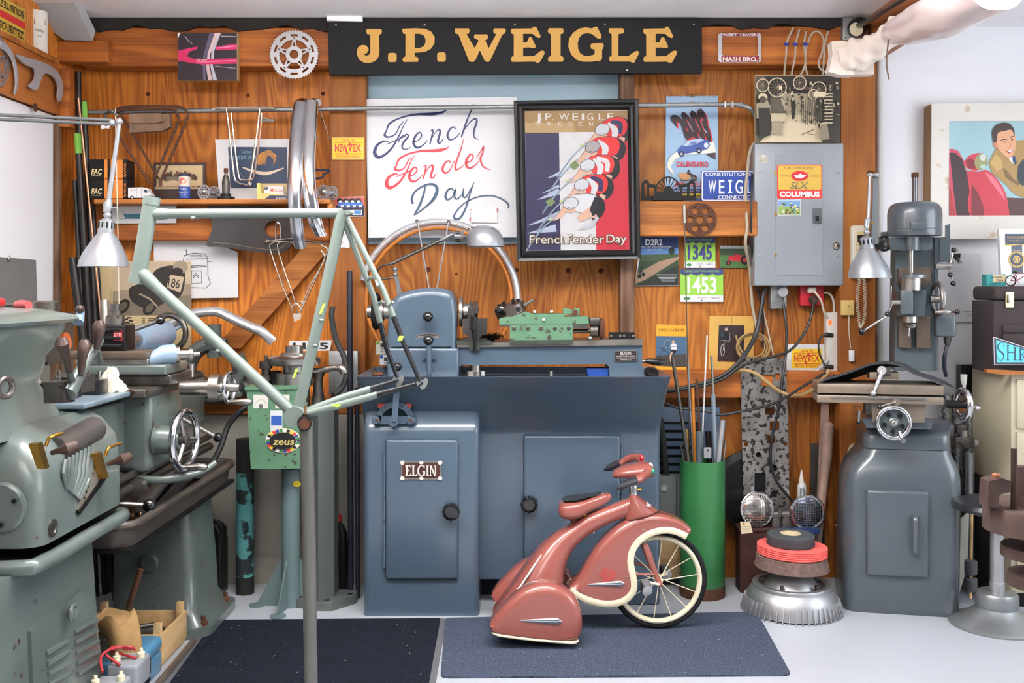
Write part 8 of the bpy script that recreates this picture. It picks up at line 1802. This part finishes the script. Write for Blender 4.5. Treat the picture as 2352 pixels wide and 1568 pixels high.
# pan, pedestals, chip tray
BX('pan',-1.72,-1.17,2.41,2.98,.615,.645,BLKM,.004)
MB().tube(crv([(-1.7,2.40,.632),(-1.22,2.40,.632),(-1.155,2.46,.634),(-1.15,2.7,.636),(-1.15,2.93,.636),(-1.17,2.97,.636)],5),.02,12).o('pan_rim',SAGE,ol)
rows=[rrect(-1.70,xf,2.2,yb,.05,z,6)for z,xf,yb in((0,-1.195,3.02),(.06,-1.197,3.0),(.3,-1.20,2.93),(.62,-1.20,2.88))]
MB().loft(rows).o('pedestal',SAGE,ol,60)
def XP(z):return-1.20+.05*max(0,(.3-z)/.3)-.0
pv=[PX(x,y,-1.19)for x,y in((72,1450),(82,1436),(190,1354),(205,1362),(214,1400),(236,1600),(80,1690))]
vp_=MB().poly(pv,Vector((-.06,0,0))).o('louvred_panel',SAGE,ol)
for i in range(5):
    for xa,xb,y in((105,155,1500),(170,222,1452)):
        yy=y+24*i;MB().tube([PX(xa+3*i*.6,yy,-1.189),PX(xb+2*i*.6,yy-28,-1.189)],.007,8).o('louvre',SAGE,vp_)
MB().ring(PX(168,1405,-1.165),.017,.007,(1,0,0),22,8).o('panel_ring',SAGE,vp_);MB().cyl(PX(166,1406,-1.20),PX(168,1405,-1.165),.012).o('ring_post',SAGE,vp_)
tr_m=mat('tray_steel',(92,84,78),.45,.5,var=.2,vs=10)
BX('chip_tray',-1.72,-1.155,3.02,4.14,.50,.515,BLKM,.003)
rows=[rrect(-1.72,-1.17,3.03,4.13,.06,.50,5),rrect(-1.73,-1.155,3.01,4.15,.07,.58,5),rrect(-1.72,-1.165,3.02,4.14,.07,.582,5),rrect(-1.71,-1.18,3.04,4.12,.06,.52,5)]
MB().grid(rows).o('tray_wall',tr_m,ol,60)
pr_=rrect(-1.73,-1.152,3.008,4.152,.07,.585,6);MB().tube(pr_,.014,10,closed=True).o('tray_rim',tr_m,ol)
random.seed(21);sw=MB()
for i in range(420):
    x,y=-1.2-.34*random.random(),3.06+.42*random.random();c=Vector((x,y,.522+.035*random.random()*(1-abs(x+1.36)/.3)));d=Vector((random.gauss(0,1),random.gauss(0,1),random.gauss(0,.5))).normalized()*.008;e=d.orthogonal().normalized()*.0035
    vs=[sw.bm.verts.new(p)for p in(c-d,c+e,c+d,c-e+Vector((0,0,.003)))];sw.bm.faces.new(vs)
stuff(sw.o('brass_swarf',mat('swarf',(150,112,72),.3,.9,var=.5,vs=80),ol))
rows=[rrect(-1.52,xf,ya,4.10,.04,z,5)for z,xf,ya in((.03,-1.16,3.72),(.05,-1.165,3.73),(.09,-1.20,3.76),(.25,-1.21,3.77),(.5,-1.235,3.79))]
MB().loft(rows).o('tail_pedestal',SAGE,ol,60);MB().loft([rrect(-1.54,-1.13,3.70,4.12,.06,z,5)for z in(.0,.035)]).o('foot_flange',SAGE,ol)
MB().lathe([(.034,0),(.034,.012),(.028,.016)],P(345,1292,3.775),(0,-1,0),28).o('round_boss',SAGE,ol)
for x,y in((-1.165,3.76),(-1.165,4.05)):MB().lathe([(.016,.035),(.016,.05),(.009,.052),(.009,.07)],(x,y,0),(0,0,1),6).o('anchor_bolt',RUST,ol)
# bed, tailstock
BX('bed',-1.56,-1.27,2.8,4.12,.76,.94,SAGE,.008)
for x in(-1.52,-1.31):BX('way',x-.03,x+.03,2.84,4.12,.94,.958,DSTEEL,.004)
BLT=mat('tailstock_blue',(128,150,172),.3,coat=.4,var=.05)
MB().loft([rrect(-1.46,-1.31,3.68,3.92,.02,z,4)for z in(.955,1.0)]+[rrect(-1.43,-1.33,3.70,3.90,.02,1.08,4)]).o('tailstock_base',BLT,ol,50)
ta=P(312,778,3.64);tbk=P(374,767,3.96);MB().tube([ta,ta+(tbk-ta)*.2,tbk],[.04,.05,.054],28).o('tailstock_barrel',BLT,ol,50)
MB().tube([ta+(ta-tbk)*.22,ta],.026,20).o('quill',STEEL,ol);hwl=MB().ring(P(388,764,4.0),.07,.012,(.1,1,0),36,10).o('tail_handwheel',DSTEEL,ol);cc=P(388,764,4.0);MB().lathe([(.022,-.03),(.022,.02)],cc,(0,1,0),18).o('hub',BLT,hwl)
for t in(.5,2.6,4.7):MB().cyl(cc,cc+Vector((.068*cos(t),0,.068*sin(t))),.007).o('wheel_spoke',BLT,hwl)
tl_=MB().cyl(P(280,768,3.6),P(366,736,3.55),.0075,seg=12).o('clamp_lever',STEEL,ol);MB().ball(P(368,735,3.55),.0165,18).o('ball_knob',BALL,tl_)
MB().tube([PX(178,740,-1.4),PX(186,716,-1.4),PX(184,706,-1.4)],[.02,.012,.010],12).o('blue_lever',BLT,ol);MB().ball(PX(184,709,-1.395),.014,14).o('lever_ball',WOODK,ol)
# carriage
BX('apron',-1.44,-1.18,3.26,3.58,.70,.97,SAGE,.03,seg=5);BX('saddle',-1.58,-1.17,3.18,3.66,.955,.985,DSTEEL,.005)
BX('cross_slide',-1.52,-1.13,3.30,3.52,.985,1.02,DSTEEL,.006);BX('slide_block',-1.40,-1.14,3.28,3.50,1.02,1.055,SAGE,.008)
BX('compound_base',-1.44,-1.2,3.28,3.48,1.055,1.075,STEEL,.004);BX('compound_slide',-1.46,-1.20,3.27,3.40,1.075,1.10,mat('brown_steel',(112,98,86)),.003)
MB().tube([P(300,832,3.3),P(340,828,3.32),P(375,814,3.34),P(400,812,3.36)],[.016,.02,.032,.034],16).o('compound_arm',BLT,ol)
MB().lathe([(.03,0),(.03,.02),(.016,.022),(.016,.05),(.022,.052),(.022,.062),(.008,.066),(.008,.085)],P(398,814,3.36),(1,.35,0),22).o('compound_dial',STEEL,ol)
tpz=1.10;cxp=P(266,0,3.34).x;BX('tool_post',cxp-.045,cxp+.05,3.29,3.38,tpz,tpz+.085,BLKM,.004)
for i in range(3):BX('post_dovetail',cxp-.05,cxp-.02+.06,3.283,3.30,tpz+.012+.026*i,tpz+.022+.026*i,BLK,.002)
MB().lathe([(.032,0),(.03,.03),(.02,.034),(.02,.05),(.016,.052),(.016,.07)],(cxp,3.335,tpz+.085),(0,0,1),20).o('post_nut',DSTEEL,ol)
a=Art(lambda x,y,h:Vector((cxp+.012+.03*x,3.289-h,tpz+.07-.035*y)));a.rect((176,52,50),0,0,1,1);a.text((230,220,220),'DTM',.1,.6,.3,w=.8);a.o('post_badge',ol)
MB().lathe([(.026,0),(.026,.10),(.045,.102),(.045,.135),(.02,.138),(.014,.2)],Vector((-1.13,3.40,.968)),(1,0,0),24).o('cross_screw',STEEL,ol)
def handwheel(c,R_,r,ax,nm,hd):
    w_=MB().ring(c,R_,r,ax,44,12).o(nm,CHROME,ol);a_=Vector(ax).normalized();u=a_.orthogonal().normalized();v=a_.cross(u)
    MB().lathe([(R_*.2,-.03),(R_*.22,.01),(R_*.12,.014)],c,ax,20).o('hub',DSTEEL,w_)
    for i in range(3):t=1.2+2*pi*i/3;MB().cyl(c,c+(u*cos(t)+v*sin(t))*R_,r*.7).o('wheel_spoke',STEEL,w_)
    e=c+Vector((0,-.02,-R_*.92));MB().tube([e,e+a_*.02,e+a_*.05,e+a_*.075,e+a_*.085],[.006,.007,.012,.012,.006],14).o('handle',STEEL,w_)
handwheel(Vector((-1.085,3.3,.805)),.092,.012,(1,-.12,0),'apron_handwheel',0);handwheel(Vector((-.965,3.4,.968)),.05,.007,(1,-.1,0),'cross_handwheel',0)
MB().lathe([(.05,0),(.045,.05),(.03,.08)],Vector((-1.18,3.3,.805)),(1,0,0),24).o('wheel_boss',SAGE,ol)
for z,r in((.70,.012),(.66,.016)):MB().cyl((-1.24,2.9,z),(-1.24,4.08,z),r,seg=14).o('feed_rod',DSTEEL,ol)
MB().cyl((-1.22,3.22,.66),(-1.22,3.26,.66),.03).o('rod_collar',STEEL,ol)
hl_=MB().cyl((-1.18,3.5,.86),(-1.06,3.55,.78),.007).o('half_nut_lever',STEEL,ol);MB().ball((-1.05,3.555,.775),.017,14).o('ball_knob',BALL,hl_)
MB().tube(crv([Vector((-1.28,3.3,.69)),Vector((-1.17,3.28,.675)),Vector((-1.05,3.32,.69)),Vector((-1.0,3.36,.72))],4),[.014]*8+[.010]*5,12).o('clutch_handle',SAGE,ol)
hb2=MB().cyl((-1.3,3.15,.63),(-1.17,3.2,.61),.008).o('reverse_lever',STEEL,ol);MB().ball((-1.165,3.2,.61),.022,16).o('ball_knob',BALL,hb2)
# way cover with loose tooling on top of it
BX('way_cover',-1.55,-1.22,2.84,3.22,.962,.978,mat('cover_blue',(110,126,138),.35,coat=.3),.004)
for i,(x,y,sx,sy,h,lb,mt)in enumerate(((-1.42,2.93,.05,.04,.05,'black tool holder block with studs on the lathe way cover',BLKM),(-1.34,2.99,.035,.03,.055,'grey machinist block behind the studded tool holder',DSTEEL),(-1.30,3.10,.03,.035,.045,'black stepped tool holder beside the paper towel',BLK))):
    o_=tag(MB().box(x-sx,x+sx,y-sy,y+sy,.9785,.9785+h,.003).o('tool_block',mt),lb,'tool block')
    for d in(-.6,.5):MB().lathe([(.009,0),(.009,.008),(.005,.009),(.005,.028)],(x+sx*d,y,.9785+h),(0,0,1),6).o('stud',STEEL,o_)
random.seed(4);m=MB();rows=[]
for i in range(9):
    f=i/8;rows.append([Vector((-1.275+.045*(1-f*.75)*cos(t)*(1+.25*sin(3*t+i)),3.17+.02*(1-f*.6)*sin(t)*(1+.3*sin(4*t-i)),.979+.075*f+.006*sin(5*t+i)))for t in[2*pi*k/20 for k in range(20)]])
tag(m.loft(rows).o('paper_towel',mat('towel',(232,226,206),.85)),'crumpled white paper towel lying on the lathe way cover','paper towel')
tag(MB().lathe([(.016,0),(.016,.045),(.012,.046)],(-1.17,3.62,.986),(0,0,1),18).o('steel_bush',STEEL),'small steel bush standing on the lathe saddle','bush')
for x,y,lb in((0,0,'red handled screwdriver lying on the lathe headstock lid'),):
    o_=T('screwdriver',lb,'screwdriver',(-1.34,2.7,1.25));RDP=mat('red_handle',(176,38,40),.35,coat=.3);MB().tube([(-1.38,2.77,1.262),(-1.36,2.76,1.263),(-1.33,2.74,1.262)][::-1],[.011,.013,.009],12).o('handle',RDP,o_);MB().cyl((-1.375,2.768,1.262),(-1.44,2.79,1.26),.004).o('shaft',DSTEEL,o_)
tag(MB().box(-1.50,-1.37,2.58,2.70,1.2575,1.282,.008).o('red_case',mat('red_handle',(176,38,40))),'flat red case lying on the lathe headstock lid','case')
tag(MB().lathe([(.03,0),(.034,.004),(.034,.03),(.026,.034)],(-1.33,2.84,1.2385),(0,0,1),28).o('chuck_ring',DSTEEL),'dark steel ring standing at the back of the headstock lid','ring')
# things in the tray
for x0_,y0_,x1_,y1_,r,mt,lb in((-1.2,3.3,-1.32,4.05,.022,BLK,'long black cut tube lying in the chip tray'),(-1.30,3.5,-1.41,4.08,.026,ALU,'silver tube lying in the chip tray behind the black one')):tag(MB().cyl((x0_,y0_,.516+r),(x1_,y1_,.516+r),r,seg=20).o('tray_tube',mt),lb,'tube')
# ---- under the lathe
tag(MB().box(-1.62,-1.57,3.1,3.6,0,.3).o('dark_board',BLKM),'dark board standing under the chip tray by the wall','board')
cr=T('fruit_crate','small pale wooden fruit crate holding tube offcuts on the floor','crate',(-1.36,3.56,0))
CRT=wood('crate_pale',(196,164,120),(160,124,84),'X')
cw_=wood('crate_wood',(226,196,150),(196,160,110),'Y',3,.6,2)
for x in(-1.52,-1.21):MB().box(x-.004,x+.004,3.43,3.69,.015,.115,.001).o('side',cw_,cr)
for y in(3.43,3.69):MB().box(-1.52,-1.21,y-.004,y+.004,.015,.115,.001).o('end',cw_,cr)
MB().box(-1.52,-1.21,3.43,3.69,.006,.015).o('bottom',cw_,cr)
for x in(-1.505,-1.225):
    for y in(3.445,3.675):MB().box(x-.012,x+.012,y-.012,y+.012,.0,.15,.001).o('corner_post',cw_,cr)
for y,z,lb in((3.50,.04,'grey steel offcut tube lying low in the fruit crate'),(3.56,.078,'grey steel offcut tube lying across the top in the fruit crate')):tag(MB().lathe([(.020,0),(.020,.22),(.016,.22),(.016,0),(.02,0)],(-1.25,y,z),(-1,.2,0),20).o('offcut_tube',mat('zinc',(160,158,148))),lb,'tube')
tbx=T('blue_toolbox','chipped sky blue steel toolbox with a rusty hasp under the lathe','toolbox',(-1.33,3.26,0));TBL=mat('toolbox_blue',(84,140,176),.4,coat=.2,var=.08,spot=(96,60,50),spot_s=14,spot_t=.70)
MB().box(-1.46,-1.20,3.12,3.41,.0,.07,.006).o('base',TBL,tbx);MB().box(-1.465,-1.195,3.115,3.415,.072,.122,.02,4).o('lid',TBL,tbx);MB().box(-1.197,-1.185,3.24,3.27,.045,.095,.002).o('hasp',RUST,tbx)
bat=T('battery_pack','grey taped battery pack with red leads beside the lathe pedestal','battery',(-1.2,2.8,0));BG=mat('battery_grey',(138,142,148),.45)
for i,(x,y)in enumerate(((-1.135,2.80),(-1.125,2.925))):
    b_=MB().box(x-.045,x+.045,y-.055,y+.055,0,.20+.02*i,.010,3).o('cell',BG,bat);MB().box(x-.0465,x+.0465,y-.0565,y+.0565,.13,.155,.01,3).o('tape_band',BLK,b_)
    for d in(-.03,.03):MB().lathe([(.011,0),(.011,.014),(.006,.016),(.005,.026)],(x+d,y+d*.5,.20+.02*i),(0,0,1),14).o('terminal',IVORY,b_)
for i in range(3):MB().tube(crv([(-1.16+.03*i,2.82+.05*i,.222),(-1.18,2.86+.03*i,.25),(-1.16+.02*i,2.91,.26),(-1.13+.01*i,2.93,.245)],5),.004,8).o('red_lead',mat('red_lead',(176,44,52),.4),bat)
random.seed(8)
lr=MB();rows=[]
for i in range(10):
    f=i/9;rows.append([Vector((-1.22+.03*sin(f*3),3.06+.02*f,.30))+Vector((.05*(1-f*.4)*cos(t)*(1+.2*sin(2*t+3*f)),.05*sin(t),-.22*f+.02*sin(3*t+i)))for t in[2*pi*k/18 for k in range(18)]])
LRo=lr.loft(rows).o('leather_rag',mat('chamois',(178,142,96),.85,var=.15,vs=20,bump=.4));tag(LRo,'tan leather work gloves hanging behind the lathe pedestal','gloves')
wr=T('cross_wrench','rusty T handled chuck wrench standing beside the leather gloves','wrench',(-1.28,3.22,.0));MB().cyl((-1.33,3.22,.0),(-1.20,3.22,.40),.009).o('cross_bar',RUST,wr);MB().cyl((-1.33,3.22,.2),(-1.24,3.2,.22),.014).o('socket',RUST,wr)
pn_=MB().lathe([(.10,0),(.11,.02),(.11,.07),(.10,.075)],(-1.33,3.25,.123),(0,0,1),32);tag(pn_.o('steel_pan',STEEL),'shallow round steel pan on the blue toolbox','pan')
rs_=T('rasp','round file with a red wooden handle lying across the fruit crate','file',(-1.32,3.42,.12));MB().tube([(-1.40,3.38,.145),(-1.37,3.40,.145),(-1.33,3.42,.14),(-1.31,3.43,.138)],[.012,.022,.016,.012],14).o('handle',mat('handle_redbrown',(122,44,38),.35,coat=.3),rs_);MB().cyl((-1.31,3.43,.138),(-1.23,3.47,.138),.008).o('blade',DSTEEL,rs_)
sr=tag(MB().cyl((-1.155,3.02,.012),(-1.17,3.66,.012),.011,seg=12).o('steel_bar',mat('rusty_bright',(150,132,120),.4,.8)),'long steel bar lying on the floor along the dark mat','bar')
# ---- steady rest casting on the bench behind
sy=T('steady_rest','grey painted cast steady rest with three jaws behind the bicycle frame','steady rest',P(480,905,4.3));CAST=mat('cast_grey',(78,84,81),.5,var=.1,spot=(46,48,48),spot_s=26,spot_t=.56)
m=MB();R1=60*4.3/F;c=P(492,850,4.3);m.ring(c,R1,.034,(0,1,0),30,10,a0=.2,a1=5.9,flat=(1.3,1));m.o('casting',CAST,sy)
for t in(1.57,3.6,5.8):d=Vector((cos(t),0,sin(t)));jo=MB().cyl(c+d*R1*.5,c+d*R1*1.75,.03,seg=14).o('jaw_barrel',CAST,sy);MB().lathe([(.015,0),(.015,.012)],c+d*R1*1.25+Vector((0,-.028,0)),(0,-1,0),16).o('clamp_nut',DSTEEL,jo)
MB().box(c.x-.13,c.x+.13,4.25,4.37,P(0,905,4.38).z,P(0,893,4.38).z,.006).o('base',CAST,sy);MB().box(c.x-.10,c.x-.04,4.27,4.35,P(0,893,4.38).z,c.z-.03,.01).o('leg',CAST,sy);MB().box(c.x+.05,c.x+.11,4.27,4.35,P(0,893,4.38).z,c.z-.03,.01).o('leg',CAST,sy)
# ---- mint green box on a pedestal
zx=T('green_control_box','mint green steel box with dials and an oval flag badge on a pedestal','machine',(P(660,0,4.05).x,4.1,0));YZ=3.98
MB().ppoly([(566,893),(690,889),(692,1076),(576,1077)],YZ,.18).o('case',GREEN,zx);MB().ppoly([(562,888),(692,884),(692,893),(563,896)],YZ-.008,.2).o('lid',GREEN,zx)
def ZB(x,y):return zc([(x,y)],520,740,3.4087)[0]
a=Art(lambda x,y,h:P(*ZB(x,y),YZ)+Vector((0,-h,0)),.0003)
for x0_,x1_ in((212,328),(384,494)):a.rect((214,212,204),x0_,566,x1_,674);a.line((110,110,110),[(x0_+10,640),((x0_+x1_)/2,600),(x1_-10,640)],3,4);a.rect((90,90,92),(x0_+x1_)/2-14,640,(x0_+x1_)/2+14,674)
a.rect((210,212,216),346,690,440,850);a.rect((46,84,160),352,730,436,806);fl=((40,60,140),(206,44,44),(226,190,50),(34,34,34),(230,230,230),(50,130,70));a.ell((230,220,190),446,925,140,98,40)
for i in range(26):
    t=2*pi*i/26;a.poly(fl[(i*5)%6],[(446+r*cos(t+d),925+s*sin(t+d))for r,s,d in((134,93,-.1),(134,93,.1),(108,68,.1),(108,68,-.1))])
a.ell((24,24,24),446,925,104,64,40);a.text((206,186,110),'zeus',452,955,56,w=168,bold=.02,align='c',shear=.15)
for x,y in((380,1037),(540,1030),(465,1128)):a.ell((30,30,30),x,y,8)
a.o('dial_print',zx)
PCL=mat('column_teal',(96,114,116),.4,var=.06);pcx=P(668,0,4.1).x;MB().cyl((pcx,4.1,0),(pcx,4.1,P(0,1076,4.1).z),.038,seg=24).o('column',PCL,zx)
for t in(pi,-pi/2-.15,.3):
    d=Vector((cos(t),sin(t),0));b0=Vector((pcx,4.1,0));MB().poly([b0+d*.03+Vector((0,0,.21)),b0+d*.03,b0+d*.14,b0+d*.14+Vector((0,0,.01))],d.cross(Vector((0,0,1)))*.006).o('gusset',PCL,zx);MB().lathe([(.032,0),(.032,.006)],b0+d*.14,(0,0,1),20).o('foot_pad',PCL,zx)
a=Art(lambda x,y,h:P(x,y,4.062)+Vector((0,-h,0)));a.ell((222,196,40),682,1111,9,7);a.text((60,50,20),'VAR',682,1113,4,w=10,align='c');a.o('yellow_sticker',zx)
# tools on the box
for nm,lb,x,y,prof,mt in(('rotary_table','round polished dividing head on the green box',676,884,[(.075,0),(.075,.05),(.045,.055),(.045,.08),(.10,.083),(.105,.092),(.105,.11),(.09,.118),(.055,.122),(.055,.13),(.035,.132),(.035,.16)],STEEL),('small_vise','small stepped steel arbor standing on the green box',611,886,[(.022,0),(.022,.02),(.03,.022),(.03,.045),(.018,.048),(.018,.07),(.026,.072),(.026,.10),(.007,.104),(.007,.125)],DSTEEL),('dark_cup','black steel cup standing beside the stepped arbor',634,886,[(.022,0),(.024,.06),(.019,.062)],BLKM)):tag(MB().lathe(prof,P(x,y,4.05),(0,0,1),36).o(nm,mt),lb,'tool')
# column stand with the bent lever
cs=T('lever_press','dark grey square column press with a bent lever on a drilled foot','press',(P(742,0,4.16).x,4.14,0));CG=mat('column_grey',(84,90,88),.4,coat=.2,var=.06)
x0_,x1_=P(710,0,4.1).x,P(768,0,4.1).x;zc_=P(0,935,4.1).z
ft=[Vector((x0_+(x1_-x0_)*u,y,0))for u,y in((0,4.1),(.45,4.05),(1,4.1),(1,4.2),(.45,4.24),(0,4.2))]
MB().poly([p+Vector((0,0,.035))for p in ft],Vector((0,0,zc_-.035))).o('column',CG,cs,20)
fx=(x0_+x1_)/2;MB().loft([[Vector((fx+x*.137*k,4.14+y*.10*k,z))for x,y in((-1,-.3),(-.85,-.6),(.05,-1.1),(.4,-1.1),(1,-.1),(1,.4),(.85,.7),(-.85,.7),(-1,.4))]for z,k in((0,1),(.03,1),(.036,.97))]).o('drilled_foot',CG,cs)
for x,y in((-.09,4.10),(.03,4.06),(.11,4.14)):MB().lathe([(.011,.036),(.011,.0368)],(fx+x,y,0),(0,0,1),14).o('bolt_hole',BLKM,cs)
MB().tube([P(731,935,4.08),P(731,900,4.08),P(731,870,4.08),P(731,856,4.08)],[.03,.022,.018,.028],16).o('head',DSTEEL,cs);MB().tube(crv([P(700,852,4.07),P(731,852,4.07),P(762,845,4.06),P(785,846,4.05),P(791,856,4.05)],5),[.014]*6+[.013]*8+[.017]*7,14).o('bent_lever',STEEL,cs)
MB().tube(crv([P(766,905,4.1),P(785,890,4.12),P(795,860,4.14),P(790,820,4.16),P(772,780,4.2),P(762,730,4.28),P(764,705,4.3)],5),.012,10).o('air_hose',mat('hose_dark',(46,48,50)),cs)
cb2=card('race_number_card','white card with large black figures behind the dividing head','card',[(665,783),(762,781),(758,805),(662,806)],4.37,.003,WHITE);a=Art(frontal(4.37));a.text((30,30,30),'1195',672,801,14,w=82,bold=.03);a.o('print',cb2)
tag(MB().pbox(755,806,822,906,4.33,.03,.003).o('grey_plate',mat('galvanised',(158,160,160))),'flat grey metal box cover beside the pine post','plate')
# pipes, bars and bottle by the wall
tp=T('verdigris_pipe','upright steel pipe covered in turquoise patina at the concrete wall','pipe',P(563,1360,4.27));px_=P(563,0,4.27).x;MB().cyl((px_,4.27,0),(px_,4.27,P(0,1008,4.27).z),.037,seg=28).o('pipe',mat('patina',(86,150,150),.7,var=.2,vs=8,spot=(44,52,54),spot_s=14,spot_t=.50),tp)
for z0_,z1_ in((0,.075),(.52,P(0,1008,4.27).z+.001)):MB().cyl((px_,4.27,z0_),(px_,4.27,z1_),.0378,seg=28).o('bare_end',mat('pipe_dark',(46,46,44),.6,.3),tp)
for x0_,x1_,y0_,r,lb in((803,806,622,.0125,'long dark blue steel bar leaning on the pine post'),(820,822,890,.010,'shorter dark steel bar between the long bar and the blue lathe')):tag(MB().cyl(P(x0_,y0_,4.33),(P(x1_,0,4.2).x,4.2,.002),r,seg=14).o('pry_bar',mat('bar_blue',(44,46,58),.4,.5)),lb,'bar')
bo_=T('oil_bottle','black oil bottle with a red cap standing behind the lever press','bottle',P(774,1360,4.3));xb_=P(776,0,4.32).x;MB().loft([rrect(xb_-w,xb_+w,4.32-w*.6,4.32+w*.6,w*.4,z)for z,w in((0,.044),(.2,.046),(.25,.04),(.29,.018),(.30,.016))]).o('bottle',BLK,bo_);MB().lathe([(.018,.30),(.018,.325)],(xb_,4.32,0),(0,0,1),18).o('cap',mat('cap_red',(190,44,48),.4),bo_)
jc=T('jerry_bottle','black plastic jug with a grip behind the tail pedestal of the old lathe','jug',P(498,1350,4.3));xb_=P(498,0,4.3).x;MB().loft([rrect(xb_-.04*w,xb_+.04*w,4.24,4.34,.015,z)for z,w in((0,1),(.22,1),(.27,.9),(.29,.5))]).o('jug',BLK,jc);MB().tube(crv([(xb_-.03,4.25,.26),(xb_-.01,4.245,.31),(xb_+.03,4.25,.30),(xb_+.035,4.25,.22)],5),.009,10).o('grip',BLK,jc)
cable('cable','thick black cable rising from the tray end to the green box',((488,1060,4.0),(505,1030,4.02),(525,975,4.05),(555,942,4.05),(572,935,4.06)),4.05,.012,BC)

# ---------------------------------------------------------------- give each top-level mesh its own origin at its base
for o in list(SC.objects):
    if o.type=='MESH' and o.parent is None:
        xs=[v.co for v in o.data.vertices]
        if not xs:continue
        base=Vector(((min(p.x for p in xs)+max(p.x for p in xs))/2,(min(p.y for p in xs)+max(p.y for p in xs))/2,min(p.z for p in xs)))
        o.data.transform(Matrix.Translation(-base));o.location=base
        for ch in o.children:ch.matrix_parent_inverse=Matrix.Translation(-base)
